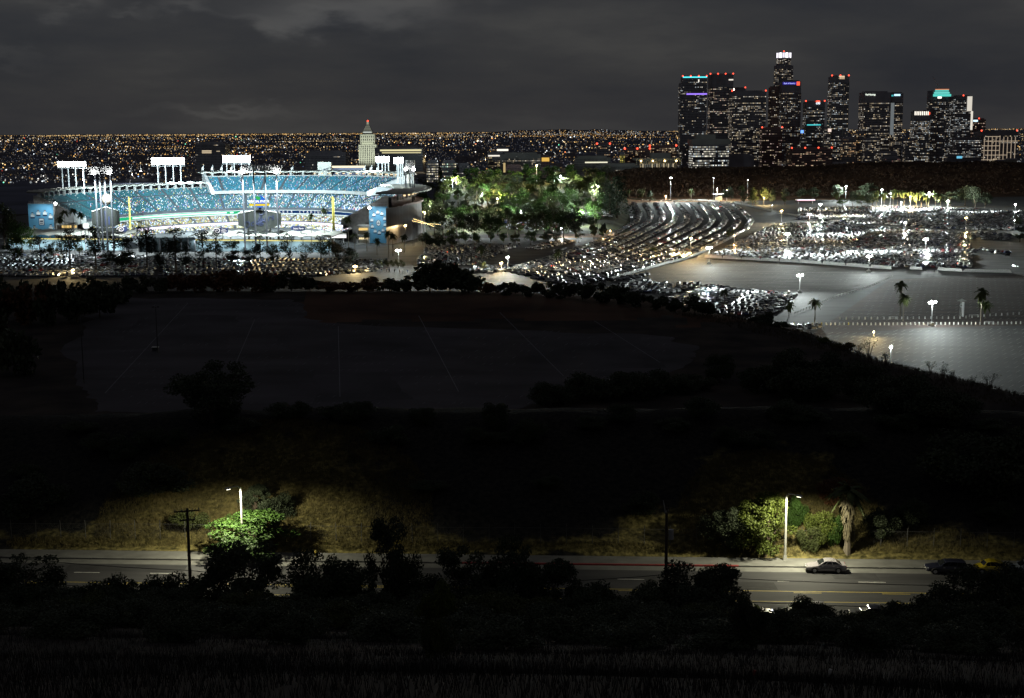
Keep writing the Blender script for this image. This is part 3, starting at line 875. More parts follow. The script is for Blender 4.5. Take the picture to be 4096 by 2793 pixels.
tower('office_tower', 'thin glass strip tower lit white between two towers on the right', 'tower', 3809, 3824, 392, 3600, depth=30, p=.6, rowp=.4, seed=15, group=G, cols=(COOL, WHITE), step=(4.6, 6.2))
tower('office_tower', 'gridded tower with a bright white right hand edge', 'tower', 3823, 3888, 386, 3570, p=.6, rowp=.3, seed=16, group=G, cols=(WHITE, COOL), step=(5.0, 6.4), beacons=1,
      crown=[('lit_edge', 3870, 3887, 386, 445, WHITE, .7), ('lit_edge', 3884, 3889, 445, 520, WHITE, .8)])
tower('office_tower', 'brownish tower with a pale blue sign near the right edge', 'tower', 3891, 3944, 478, 3700, p=.34, seed=17, group=G, body='facade_brown', cols=(WARM, (1, .7, .55)), beacons=1, crown=[('sign_panel', 3893, 3911, 480, 487, (.6, .85, 1), 1.6)])
t, cx, cy, W, D, H = tower('office_tower', 'wide dark block outlined by a grid of lit lines at right', 'tower', 3930, 4072, 527, 3300, p=.14, rowp=.1, seed=18, group=G, cols=(WARM, WHITE), topgap=.1, beacons=2, base=-25)
gl = MB()
rr = random.Random(4)
for k in range(9):
    gl.box((-W / 2 + W * (k + .6) / 9.2, -D / 2 - .4, H * .46), (1.1, 1.0, H * .8), 0, 0, (0.42, 0.33, 0.24))
for k in range(7):
    x0 = rr.choice([0, .1, .3]); x1 = rr.choice([.5, .7, 1])
    gl.box((-W / 2 + W * (x0 + x1) / 2, -D / 2 - .45, H * (.12 + .125 * k)), (W * (x1 - x0), 1.0, 1.1), 0, 0, (0.5, 0.40, 0.28))
gl.obj('lit_grid_lines', MT['lit'], t, color=True)
# lower blocks in front of and between the towers
G2 = 'lower downtown blocks'
def low(label, px0, px1, ptop, Y, seed, p=.4, rowp=.2, body='facade', base=-45, cols=(WARM, WHITE), **k):
    return tower('city_block', label, 'building', px0, px1, ptop, Y, base=base, p=p, rowp=rowp, seed=seed, body=body, cols=cols, group=G2, **k)
low('brown mid height block with pale top corners before the ribbed towers', 3050, 3130, 514, 3250, 21, .33, .05, 'facade_brown', cols=(WARM, (1, .75, .65)), beacons=2)
low('low blue lit sign block below the citi tower', 3203, 3228, 560, 3400, 22, .35, crown=[('blue_sign', 3203, 3214, 521, 533, (.15, .35, 1), 1.8)])
low('small warm lit block right of the citi tower base', 3298, 3322, 512, 3400, 23, .5, crown=[('lit_top', 3312, 3325, 515, 528, (1, .8, .7), 1.0)])
low('dark apartment block behind the slender isolated tower', 3372, 3424, 552, 3380, 24, .5, cols=(WARM, (1, .6, .3)))
low('pair block with orange windows left of the broad dark tower', 3426, 3462, 530, 3450, 25, .45, cols=((1, .6, .25), WARM))
low('grey block of small windows below the broad dark tower', 3462, 3520, 556, 3330, 26, .55)
low('low block at the foot of the blue sign tower', 3520, 3590, 610, 3300, 27, .5, .3)
low('grey mid block between the sign tower and the finned tower', 3622, 3660, 560, 3380, 28, .45)
low('long grid fronted block below the bright edged tower', 3824, 3926, 556, 3300, 29, .42, cols=(WHITE, COOL))
low('dark low block with a blue awning light near the right edge', 3790, 3850, 624, 3150, 30, .12, crown=[('blue_light_panel', 3827, 3848, 625, 634, (.2, .7, 1.0), .8)])
low('brown low block behind the hill crest below the citi tower', 3170, 3330, 596, 3200, 31, .22, .04, 'facade_brown', cols=(WARM, (1, .6, .4)), beacons=4)
low('low block with red tail of lights above the hill crest', 3540, 3600, 632, 3000, 32, .3, cols=((1, .5, .4), WARM))
low('plain grey low block with a blank upper wall on the hill foot', 2903, 3016, 622, 2900, 33, .25, .25, 'facade', cols=(WARM, (1, .9, .5)), topgap=.45, step=(7, 9))
t, cx, cy, W, D, H = low('wide office block of bright white floors under a pale overhanging roof', 2772, 2916, 580, 2700, 34, .8, .6, 'facade', cols=(WHITE, COOL, (1, .95, .75)), step=(5.2, 8.6), bright=1.5, topgap=.02, fill=(.74, .5), depth=60)
rf = MB(); z4 = at_y(2840, 558, 2700).z + 45; rf.box((0, 0, (H + z4) / 2 + .5), (W + 6, D + 6, z4 - H)); rf.box((-8, 0, z4 + 5), (W * .55, D * .5, 9)); rf.obj('overhanging_roof', MT['facade_pale'], t)
bs = MB(); bs.box((0, -D / 2 - 1, H * .05), (W * .9, .8, 9), 0, 0, (.8, .75, .4)); bs.obj('lit_ground_floor', MT['lit'], t, color=True)

# ------------------------------------------------------------------ columned hall below the towers
def columned_hall():
    Y = 2500
    a, b = at_y(2546, 690, Y), at_y(2721, 638, Y)
    W = b.x - a.x; D = 60; base = a.z - 2; H = b.z - base
    t = thing('concert_hall', 'columned hall with a flat overhanging roof lit between its columns', 'building', ((a.x + b.x) / 2, Y + D / 2, base))
    m = MB(); m.box((0, 2, H * .45), (W * .86, D * .8, H * .9)); m.obj('hall_wall', MT['facade_pale'], t)
    m = MB(); m.box((0, 0, H), (W * 1.06, D * 1.05, 3.2)); m.obj('roof_slab', MT['stone'], t)
    m = MB(); m.box((6, 0, H + 6), (W * .45, D * .5, 10)); m.obj('roof_block', MT['facade_pale'], t)
    for k in range(10):
        m = MB(); m.box((-W / 2 + W * k / 9, -D / 2, H / 2), (1.6, 1.6, H)); m.obj('column', MT['stone'], t)
    g = MB()
    for k in range(16):
        g.box((-W * .4 + W * .8 * k / 15, -D * .4 - .2, H * .45), (1.8, .4, H * .5), 0, 0, random.choice([(.25, .2, .12), (.1, .1, .09), (.5, .42, .28)]))
    g.obj('lit_windows', MT['lit'], t, color=True)
    for k in range(4):
        g = MB(); g.ball((0, 0, 0), 1.3, 6, 4); o = g.obj('eave_lamp', MT['lamp_warm'], t); o.location = (-W * .4 + W * .27 * k, -D / 2 - 2, H - 2.4)
columned_hall()

# ------------------------------------------------------------------ city hall
def city_hall():
    Y = 3300; base = -45
    def X(px): return at_y(px, 600, Y).x
    def Z(py): return at_y(1468, py, Y).z - base
    t = thing('city_hall', 'pale floodlit stepped tower with a pyramid roof behind the stadium', 'tower', (X(1470), Y + 20, base))
    c = X(1470)
    W1, W2, W3 = X(1506) - X(1436), X(1499) - X(1442), X(1489) - X(1449)
    z1, z2, z3, z4 = Z(579), Z(538), Z(531), Z(500)
    m = MB(); m.box((0, 0, z1 / 2), (W1, W1, z1)); m.obj('tower_shaft', MT['stone'], t)
    m = MB(); m.box((0, 0, (z1 + z2) / 2), (W2, W2, z2 - z1)); m.obj('upper_shaft', MT['stone'], t)
    m = MB(); m.box((0, 0, (z2 + z3) / 2 + .5), (W3 * .95, W3 * .95, z3 - z2 + 1)); m.obj('colonnade', MT['stone'], t)
    for k in range(5):
        s0 = W3 * (1 - k * .17); dz = (z4 - z3) / 5
        m = MB(); m.box((0, 0, z3 + 1 + dz * (k + .5)), (s0, s0, dz * .8), taper=.86); m.obj('roof_step', MT['facade_pale'], t)
    m = MB(); m.box((0, 0, z4 + 3.5), (5, 5, 7)); m.obj('lantern', MT['stone'], t)
    m = MB(); m.ball((0, 0, z4 + 9), 2.2, 6, 4); m.obj('beacon_light', MT['red_glow'], t)
    for z0, zz, w, nx, nz in ((z1 * .45, z1 * .98, W1, 9, 9), (z1 + 1, z2 - 2, W2, 7, 3)):
        m = MB()
        for ix in range(nx):
            for iz in range(nz):
                zc = lerp(z0, zz, (iz + .5) / nz)
                m.quad((-w * .42 + w * .84 * ix / (nx - 1) - .9, -w / 2 - .12, zc - 2), (-w * .42 + w * .84 * ix / (nx - 1) + .9, -w / 2 - .12, zc - 2),
                       (-w * .42 + w * .84 * ix / (nx - 1) + .9, -w / 2 - .12, zc + 2), (-w * .42 + w * .84 * ix / (nx - 1) - .9, -w / 2 - .12, zc + 2))
        m.obj('windows', MT['dark_glass'], t, kind='stuff')
    m = MB(); m.box((0, -W2 / 2 - 1.2, z1 + 3), (W2 * .8, .5, 4), 0, 0, (.6, .65, .45)); m.obj('glowing_ledge', MT['lit'], t, color=True)  # ledge made to glow, standing in for floodlight on the stone
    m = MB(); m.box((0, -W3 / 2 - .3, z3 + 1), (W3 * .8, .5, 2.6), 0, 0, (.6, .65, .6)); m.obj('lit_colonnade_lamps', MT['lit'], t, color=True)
    wing = MB(); wing.box((0, 16, 18), (W1 * 2.6, 30, 36)); wing.obj('side_wings', MT['facade_pale'], t)
    for s in (-1, 1):
        spot('floodlight', (s * 45, -110, 45), (c + 0, 0, 0), 1, (1, 1, .8), parent=t)
    for o in t.children:
        if o.type == 'LIGHT':
            o.data.energy = 3.2e5; o.data.spot_size = math.radians(60); o.data.color = (0.93, 1.0, 0.84)
            d = Vector((0, 0, 95)) - o.location
            o.rotation_euler = d.to_track_quat('-Z', 'Y').to_euler()
    # the floodlights hang unseen in mid-air before the tower; no fixtures built
city_hall()

# ------------------------------------------------------------------ mid city buildings
G3 = 'low buildings between the stadium and downtown'
def midb(label, px0, px1, ptop, pbot, Y, seed, p=.4, rowp=.2, body='facade', cols=(WARM, WHITE), **k):
    base = at_y((px0 + px1) / 2, pbot, Y).z - 4
    return tower('low_building', label, 'building', px0, px1, ptop, Y, base=base, p=p, rowp=rowp, seed=seed, body=body, cols=cols, group=G3, **k)
midb('dark blue block with one lit top row behind the left stadium deck', 780, 900, 574, 700, 2600, 41, .03, .0, 'facade', crown=[('lit_row', 808, 846, 603, 606, WARM, 1.0), ('lit_row', 808, 846, 610, 613, WARM, .8), ('lit_row', 866, 880, 604, 607, WARM, .5)])
midb('wide grey office behind the press box, few lights on', 1220, 1382, 610, 700, 2500, 42, .06, .08, 'facade', topgap=.15)
midb('grey slab with a pale roof line left of the city hall tower', 1322, 1380, 606, 680, 2700, 43, .10, .1, 'facade_pale')
midb('dark long building with a row of lit windows right of city hall', 1500, 1690, 590, 680, 2900, 44, .02, .0, 'facade', crown=[('lit_row', 1520, 1686, 599, 604, (1, .9, .5), .9), ('lit_row', 1528, 1684, 609, 613, (1, .9, .5), .6)])
midb('office block with three bright floors right of the stadium lights', 1706, 1752, 650, 720, 1900, 45, .9, .9, 'facade', cols=((1, .9, .6), WHITE), step=(6, 9), bright=1.3)
midb('second office block with bright floors, nearer the palms', 1768, 1824, 650, 720, 1900, 46, .85, .9, 'facade', cols=((1, .9, .6), (.7, 1, .8)), step=(6, 9), bright=1.2)
midb('plain dark warehouse right of the bright office floors', 1826, 1880, 662, 720, 1920, 47, .02, 0)
midb('low block with a white lit roof band in mid city', 1987, 2034, 592, 640, 2900, 48, .1, .1, crown=[('lit_band', 1988, 2033, 597, 604, WHITE, 1.3)])
midb('block with a lit canopy and dim floors before the white band block', 1951, 2000, 614, 672, 2500, 49, .25, .2, crown=[('lit_band', 1953, 1999, 621, 626, WHITE, 1.1)], cols=((1, .8, .4), WARM))
midb('wide pillared office with dim vertical windows in mid city', 2002, 2164, 618, 690, 2450, 50, .2, .1, 'facade_pale', topgap=.2)
midb('small orange lit building above the grove', 2164, 2200, 629, 690, 2300, 51, .02, 0, 'facade_brown', crown=[('orange_wall_light', 2167, 2197, 631, 646, (1, .6, .12), .8)])
midb('brown gable roofed church hall among the trees', 2022, 2086, 668, 740, 1750, 52, .0, .0, 'facade_brown', crown=[('lit_porch', 2013, 2022, 652, 690, (1, .75, .35), .5)])
midb('brown blocky building right of the church hall', 2092, 2150, 676, 745, 1760, 53, .0, .0, 'facade_brown')
midb('dark hall with a pitched shadowed front before the pale long block', 2158, 2215, 680, 745, 1770, 54, .02, .0, 'facade_brown')
midb('long pale building with a lit row along its foot', 2297, 2442, 632, 680, 2300, 55, .0, .0, 'facade_pale', crown=[('lit_row', 2340, 2430, 648, 652, (1, .95, .7), 1.0)])
midb('pale curved arts building with an orange street lamp before it', 2386, 2560, 664, 720, 1900, 56, .02, .0, 'facade_pale')
midb('apartment tower with warm windows left of the columned hall', 2388, 2440, 580, 690, 2800, 57, .35, .1, cols=(WARM, (1, .6, .3)), beacons=2)
midb('yellow lit stair tower left of the columned hall', 2480, 2500, 616, 690, 2450, 58, .95, .9, cols=((1, .9, .15), (1, .85, .2)))
midb('reddish apartment block with warm windows behind the columned hall', 2500, 2600, 600, 690, 2650, 59, .4, .15, 'facade_brown', cols=(WARM, (1, .6, .3)), beacons=3)
midb('reddish tower block far left of the cyan lined tower', 2600, 2706, 588, 690, 2750, 60, .35, .15, 'facade_brown', cols=(WARM, (1, .7, .4)), beacons=2)
midb('low house row with lit windows at the hill foot', 2490, 2610, 716, 760, 1750, 61, .35, .1, 'facade', cols=(WARM, (1, .9, .5)))
# pale houses on the right shoulder of the hill
for i, (x0, x1, yt, yb_, Y, lb) in enumerate([(3990, 4030, 645, 690, 1900, 'pale square house beside the dark tree on the hill shoulder'), (4030, 4070, 640, 700, 1880, 'tall pale house with a lit door at the right hill edge'),
                                             (3918, 3950, 648, 676, 1950, 'white cottage at the left end of the hill houses'), (4072, 4110, 655, 712, 1860, 'grey house cut off by the right picture edge'),
                                             (3336, 3384, 655, 676, 1850, 'long white shed on the hill crest with two lamps'), (3826, 3850, 661, 670, 1950, 'small flat shed with white lights on the crest')]):
    base = at_y((x0 + x1) / 2, yb_, Y).z
    base = min(base, hz(at_y((x0 + x1) / 2, yb_, Y).x, Y))
    a, b = at_y(x0, yt, Y), at_y(x1, yt, Y)
    W = b.x - a.x; H = a.z - base
    t = thing('house', lb, 'house', ((a.x + b.x) / 2, Y + 6, base), 0, 'pale houses along the hill crest')
    m = MB(); m.box((0, 0, H / 2), (W, 10, H)); m.obj('wall', MT['facade_pale'], t)
    m = MB(); m.add([(-W / 2 - .4, -5.6, H + .02), (W / 2 + .4, -5.6, H + .02), (W / 2 + .4, 5.6, H + .02), (-W / 2 - .4, 5.6, H + .02), (-W / 2 - .4, 0, H + 2), (W / 2 + .4, 0, H + 2)], [(0, 1, 5, 4), (2, 3, 4, 5), (0, 4, 3), (1, 2, 5), (3, 2, 1, 0)])
    m.obj('roof', MT['facade'], t)
    for k in range(2):
        m = MB(); m.box((-W * .25 + W * .5 * k, -5.1, H * .55), (2.2, .3, 2.4), 0, 0, (.7, .65, .5) if (i + k) % 2 else (.05, .05, .06)); m.obj('window', MT['lit'], t, color=True)
# ------------------------------------------------------------------ the stadium
random.seed(21)
SA = math.radians(10)
SO = Vector((-198.0, 941.0, 0.0))
def S(x, y, z=0.0):
    return Vector((SO.x + x * math.cos(SA) + y * math.sin(SA), SO.y - x * math.sin(SA) + y * math.cos(SA), z))
def E_(r, th, z=0.0):
    return S(r * math.cos(th), 20 + (r + 33) * math.sin(th), z)
R_ = math.radians
stad = thing('stadium', 'floodlit baseball stadium with blue stepped decks full of spectators', 'stadium', (SO.x, SO.y, 0))
inv = Matrix.Translation(-SO)
def sobj(mb, name, mats, **k):
    mb.v = [(v[0] - SO.x, v[1] - SO.y, v[2]) for v in mb.v]
    return mb.obj(name, mats, stad, **k)
def band(mb, ra, za, rb, zb, t0, t1, n=48, mi=0, col=(1, 1, 1)):
    """strip swept round the bowl from (ra, za) to (rb, zb)"""
    for i in range(n):
        a, b = lerp(t0, t1, i / n), lerp(t0, t1, (i + 1) / n)
        mb.quad(E_(ra, a, za), E_(ra, b, za), E_(rb, b, zb), E_(rb, a, zb), mi, col)
def deck(name, r0, z0, r1, z1, rows, t0, t1, seat, aisles, fillk, clusters=None, walk=None, thick=1.0, n=60):
    """one seating deck: concrete steps, seat rows, stair aisles, spectators, fascia"""
    st, se, cr = MB(), MB(), MB()
    dr, dz = (r1 - r0) / rows, (z1 - z0) / rows
    at_aisle = [lerp(t0, t1, (k + .5) / aisles) for k in range(aisles)]
    for j in range(rows):
        ra, rb, z = r0 + dr * j, r0 + dr * (j + 1), z0 + dz * j
        band(st, ra, z, rb, z, t0, t1, n)                     # tread
        band(st, rb, z, rb, z + dz, t0, t1, n)                # riser
        if walk and abs(j - walk) < 1:
            continue
        k = aisles + 1
        for s in range(k):                                    # seat backs between the aisles
            a0 = t0 if s == 0 else at_aisle[s - 1]
            a1 = t1 if s == k - 1 else at_aisle[s]
            w = 2.2 / (ra + 16)
            a0, a1 = a0 + w * .5, a1 - w * .5
            m_ = max(2, int(n / k))
            for i in range(m_):
                a, b = lerp(a0, a1, i / m_), lerp(a0, a1, (i + 1) / m_)
                ri, ro, zb_ = ra + dr * .50, ra + dr * .66, z + .92
                se.quad(E_(ri, a, z + .40), E_(ri, b, z + .40), E_(ro, b, zb_), E_(ro, a, zb_))
                se.quad(E_(ri - .35, a, z + .42), E_(ri - .35, b, z + .42), E_(ri, b, z + .40), E_(ri, a, z + .40))
                th = (a + b) / 2
                dens = fillk * (0.35 + 1.3 * max(0, 0.5 + noise.noise((th * 5, j * .35, r0)))) * (clusters(th, j / rows) if clusters else 1)
                seats = .8 * (ra + 16) * abs(b - a) / .55
                cnt = int(seats * dens + random.random())
                for q in range(cnt):
                    t_ = random.uniform(a, b)
                    p = E_(ra + dr * .42, t_, z)
                    c = random.choice(CLOTH)
                    cr.box((p.x, p.y, z + .75), (.42, .34, .66), 0, 0, c)
                    cr.box((p.x, p.y, z + 1.2), (.22, .22, .26), 0, 0, random.choice(SKIN))
    band(st, r0, z0 - thick, r0, z0 + .9, t0, t1, n)          # front parapet
    band(st, r0, z0 - thick, r1, z0 - thick if z1 - z0 < 8 else z1 - 3.5, t0, t1, n)
    sobj(st, name + '_steps', MT['tread'])
    o = sobj(se, name + '_seats', MT[seat], kind='stuff')
    if cr.f:
        sobj(cr, name + '_spectators', MT['crowd'], color=True, kind='stuff')
CLOTH = [(.55, .58, .62)] * 4 + [(.75, .75, .75)] * 2 + [(.10, .16, .42)] * 4 + [(.05, .05, .06)] * 6 + [(.3, .3, .33)] * 3 + [(.55, .5, .42)] * 2 + [(.5, .08, .08), (.6, .5, .1), (.35, .55, .75)]
SKIN = [(.45, .30, .22), (.55, .40, .30), (.25, .16, .11), (.05, .04, .04)]
LEFT, RIGHT = R_(192), R_(-12)
deck('field_level', 56, -4.5, 80, 1.8, 16, R_(-4), R_(184), 'seat_tan', 26, .62)
deck('loge_level', 80, 3.8, 97, 8.6, 9, R_(-6), R_(186), 'seat_tan', 24, .55)
def rc(th, f):
    d = math.degrees(th)
    return (0.10 if d > 165 else 0.75 if d > 120 else 1.15) * (.55 if f > .68 and d > 100 else 1)
deck('reserve_level', 92, 13.2, 124, 29, 24, RIGHT, LEFT, 'seat_teal', 21, .40, rc, walk=16)
T0, T1 = R_(46), R_(122)
deck('top_deck', 104, 26.2, 134, 36.5, 17, T0, T1, 'seat_blue', 10, .16)
# fascias, ribbon boards and roofs
fa = MB()
band(fa, 80.2, 1.8, 80.2, 4.6, R_(-6), R_(186)); band(fa, 92.2, 8.6, 92.2, 13.4, RIGHT, LEFT); band(fa, 103.8, 24.6, 103.8, 27.0, T0, T1)
sobj(fa, 'fascia', MT['concrete'])
rb = MB(); band(rb, 79.95, 2.2, 79.95, 3.9, R_(0), R_(176), 60, 0, (1.6, 1.45, 1.75))
sobj(rb, 'lower_ribbon_board', MT['lit'], color=True)
rb = MB()
for i in range(44):
    a, b = R_(112 + i * 1.5), R_(112 + (i + 1) * 1.5)
    g = (0.02, 0.55, 0.22)
    core = (1.3, 2.0, 1.75) if 3 < i < 33 or i % 9 == 2 else g
    for (z0, z1, c) in ((9.7, 10.2, g), (10.2, 11.2, core), (11.2, 11.7, (g[0], g[1] * .8, g[2]))):
        rb.quad(E_(91.95, a, z0), E_(91.95, b, z0), E_(91.95, b, z1), E_(91.95, a, z1), 0, c)
sobj(rb, 'upper_ribbon_board', MT['lit'], color=True)
rb = MB()
for i in range(30):
    a, b = R_(22 + i * 2.6), R_(22 + (i + 1) * 2.6)
    c = (.02, .5, .25) if i < 4 else ((.9, .1, .1) if i == 4 else (.015, .05, .16))
    rb.quad(E_(91.95, a, 9.7), E_(91.95, b, 9.7), E_(91.95, b, 11.7), E_(91.95, a, 11.7), 0, c)
sobj(rb, 'upper_ribbon_board', MT['lit'], color=True)
for i, ch in enumerate('DODGER STADIUM'):
    if ch != ' ':
        a = R_(98 - 2.1 * i); p = E_(91.6, a, 10.7)
        text_obj('ribbon_letter', ch, 2.0, (p.x - SO.x, p.y - SO.y, 10.7), (PI / 2, 0, -SA + a - PI / 2 - .0), glow('ribbon_white', (1, 1, 1), 1.5) if i == 0 else bpy.data.materials['ribbon_white'], stad, ext=.05)
def roofband(name, r0, r1, z, t0, t1, n, wave=0.0, cols=True, colr=None):
    rf = MB()
    for i in range(n):
        a, b, mid = lerp(t0, t1, i / n), lerp(t0, t1, (i + 1) / n), lerp(t0, t1, (i + .5) / n)
        for za, zb, q0, q1 in ((z, z + wave, a, mid), (z + wave, z, mid, b)):
            A, B = E_(r0, q0, za), E_(r0, q1, zb); C, D = E_(r1, q1, zb + .4), E_(r1, q0, za + .4)
            dn = Vector((0, 0, -.7))
            rf.add([A, B, C, D, A + dn, B + dn, C + dn, D + dn], [(0, 1, 2, 3), (7, 6, 5, 4), (0, 4, 5, 1), (2, 6, 7, 3)])
    sobj(rf, name, MT['roofing'])
roofband('reserve_roof', 118, 130, 32.6, R_(123), R_(193), 22, .8)
roofband('reserve_roof', 112, 138, 31.6, R_(-8), R_(45), 16, .8)
roofband('top_deck_roof', 131, 143, 40.2, R_(44), R_(124), 20, .7)
for t in np.linspace(R_(125), R_(191), 24):
    p = E_(123.5, t, 0); m = MB(); m.box((p.x, p.y, 30.3), (1.5, 1.5, 4.6), t - SA); sobj(m, 'roof_column', MT['concrete'])
for t in np.linspace(R_(-6), R_(44), 14):
    p = E_(126, t, 0); m = MB(); m.box((p.x, p.y, 29.4), (1.4, 1.4, 4.6), t - SA); sobj(m, 'roof_column', MT['concrete'])
for t in np.linspace(R_(48), R_(120), 18):
    p = E_(136.5, t, 0); m = MB(); m.box((p.x, p.y, 38.2), (1.6, 1.6, 4.0), t - SA); sobj(m, 'roof_column', MT['concrete'])
lw = MB()                                                    # warm concourse lamps under the roofs
for t in np.linspace(R_(50), R_(86), 14):
    p = E_(134.6, t, 0); lw.box((p.x, p.y, 38.9), (2.6, .5, .8), t - SA, 0, (1.2, .95, .6))
for t in np.linspace(R_(-4), R_(40), 12):
    p = E_(128.6, t, 0); lw.box((p.x, p.y, 29.8), (1.4, .5, 1.0), t - SA, 0, (1.5, 1.1, .6))
sobj(lw, 'concourse_lights', MT['lit'], color=True)
# back walls: the closed outside of the decks
bw = MB()
band(bw, 135, 26, 135, 37.5, T0, T1); band(bw, 141, 0, 141, 26, T0, T1); band(bw, 134, 26, 141, 26, T0, T1)
band(bw, 125, 0, 125, 29.5, R_(122), LEFT); sobj(bw, 'rear_wall', MT['concrete'])
ow = MB(); band(ow, 131, 0, 131, 23.5, R_(-17), R_(46), 40); sobj(ow, 'ribbed_outer_wall', MT['dark_wall'])
cw = MB(); band(cw, 125.5, 23.5, 132.5, 23.5, R_(-9), R_(46)); band(cw, 132.5, 23.5, 132.5, 24.7, R_(-9), R_(46)); band(cw, 124.5, 23, 124.5, 29.5, R_(-9), R_(46)); sobj(cw, 'concourse_gallery', MT['facade_brown'])
# end walls of the decks
def endwall(name, t, prof, w, m_='white_steel'):
    e = MB()
    d = 1 if t < R_(90) else -1
    A = [E_(r, t, z) for r, z in prof]; B = [E_(r, t - d * w / (r + 16), z) for r, z in prof]
    n = len(A)
    e.add(A + B, [tuple(range(n)), tuple(range(n, 2 * n))[::-1]] + [(i, i + n, (i + 1) % n + n, (i + 1) % n) for i in range(n)])
    sobj(e, name, MT[m_])
for t in (T0, T1):
    endwall('deck_end_wall', t, [(103, 24.4), (103, 27.4), (134, 38.2), (143, 40.2), (143, 28), (128, 28.5), (112, 25)], 2.2)
endwall('deck_end_wall', LEFT, [(91.6, 11.8), (91.6, 14.6), (124, 30.4), (126, 30.4), (126, 6), (110, 0), (100, 0), (100, 10)], 1.5, 'concrete')
endwall('deck_end_wall', RIGHT, [(91.6, 11.8), (91.6, 14.6), (124, 30.4), (126, 30.4), (126, 6), (110, 0), (100, 0), (100, 10)], 1.5, 'concrete')
# press box and sign block behind the top deck
q = at_y(1296, 680, 1128)
m = MB(); m.box((q.x, 1134, 41.5), (10.5, 8, 12)); sobj(m, 'sign_block', MT['roofing'])
t_ = text_obj('wall_script', 'Dodgers', 3.4, (q.x - SO.x - .2, 1129.6 - SO.y, 41.5), (PI / 2, -.3, 0), MT['ink'], stad, shear=.3)
qa, qb = at_y(1323, 664, 1140), at_y(1458, 684, 1140)
m = MB(); m.box(((qa.x + qb.x) / 2, 1146, 40), (qb.x - qa.x, 8, 7)); sobj(m, 'press_box', MT['navy'])
m = MB(); m.box(((qa.x + qb.x) / 2, 1141.6, 43.4), (qb.x - qa.x, 1, 1.6), 0, 0, (1.3, 1.15, .8)); sobj(m, 'press_box_lights', MT['lit'], color=True)
# the field
m = MB()
m.add([E_(56, t, -5.6) for t in np.linspace(R_(-30), R_(210), 60)], [tuple(range(60))]); o = sobj(m, 'playing_field', mat('mown_turf', (0.05, 0.17, 0.03), 0.9, 0.25, 0.08))
m = MB(); c = S(8, 92, -5.55); m.prism([(c.x + 29 * math.cos(a), c.y + 29 * math.sin(a)) for a in np.linspace(0, 2 * PI, 24)[:-1]], -5.6, -5.55); sobj(m, 'infield_dirt', mat('infield_dirt', (0.28, 0.14, 0.07), 0.95, 0.2, 0.3))
# pavilions beyond the outfield with wavy roofs
for k, (x0, x1) in enumerate(((-104, -27), (16, 106))):
    pv = MB()
    for j in range(12):
        c0, c1 = S(x0, -50 - 2.6 * j), S(x1, -50 - 2.6 * j)
        n = (c1 - c0).normalized(); f = Vector((-n.y, n.x, 0))
        c = (c0 + c1) / 2 - f * 1.3
        pv.box((c.x, c.y, -2 + .42 * j - 1), ((c1 - c0).length, 2.6, 2 + .84 * j), -SA)
    sobj(pv, 'pavilion_stand', MT['tread'])
    bk = MB(); c = S((x0 + x1) / 2, -83); bk.box((c.x, c.y, 2.6), (x1 - x0, 1.0, 9.2), -SA); sobj(bk, 'pavilion_wall', mat('pavilion_wall_paint', (0.30, 0.42, 0.46), 0.7, 0.12, 0.2) if k == 0 else bpy.data.materials['pavilion_wall_paint'])
    yl = MB(); c = S((x0 + x1) / 2, -83.9); yl.box((c.x, c.y, 6.9), (x1 - x0 - 2, .3, .7), -SA, 0, (.9, .8, .3)); sobj(yl, 'concession_lights', MT['lit'], color=True)
    for i in range(7):                                       # lamps under the eaves
        c = S(lerp(x0, x1, (i + .5) / 7), -90.5, 7.4) - SO
        spot('eave_light', c, (0, 0, 0), 3800, (.82, .95, 1.0), 150, .6, .5, stad).rotation_euler = Vector((0, .35, -1)).to_track_quat('-Z', 'Y').to_euler()
    rf = MB(); nn = int((x1 - x0) / 9)
    for i in range(nn * 4):
        u0, u1 = i / (nn * 4), (i + 1) / (nn * 4)
        w0, w1 = 9.2 + 1.0 * abs(math.sin(PI * u0 * nn)), 9.2 + 1.0 * abs(math.sin(PI * u1 * nn))
        A, B = S(lerp(x0, x1, u0), -86, w0), S(lerp(x0, x1, u1), -86, w1); C, D = S(lerp(x0, x1, u1), -58, w1 + 1.2), S(lerp(x0, x1, u0), -58, w0 + 1.2)
        dn = Vector((0, 0, -.5))
        rf.add([A, B, C, D, A + dn, B + dn, C + dn, D + dn], [(0, 1, 2, 3), (7, 6, 5, 4), (0, 4, 5, 1), (2, 6, 7, 3)])
    sobj(rf, 'pavilion_roof', MT['roofing'])
    for i in range(nn + 1):
        c = S(lerp(x0, x1, i / nn), -84); m = MB(); m.box((c.x, c.y, 8.2), (.5, .5, 2.2), -SA); sobj(m, 'pavilion_column', MT['concrete'])
# dark screen behind centre field
a, b = at_y(554, 945, 850), at_y(782, 1017, 850)
m = MB(); m.box(((a.x + b.x) / 2, 851, 4), (b.x - a.x, 1.2, 9.5)); sobj(m, 'centre_field_screen', mat('screen_green', (.018, .03, .035), .8, .2, .3))
for k in range(9):
    m = MB(); m.box((lerp(a.x, b.x, k / 8), 850, 4), (.5, .6, 9.7)); sobj(m, 'screen_post', MT['dark_steel'])
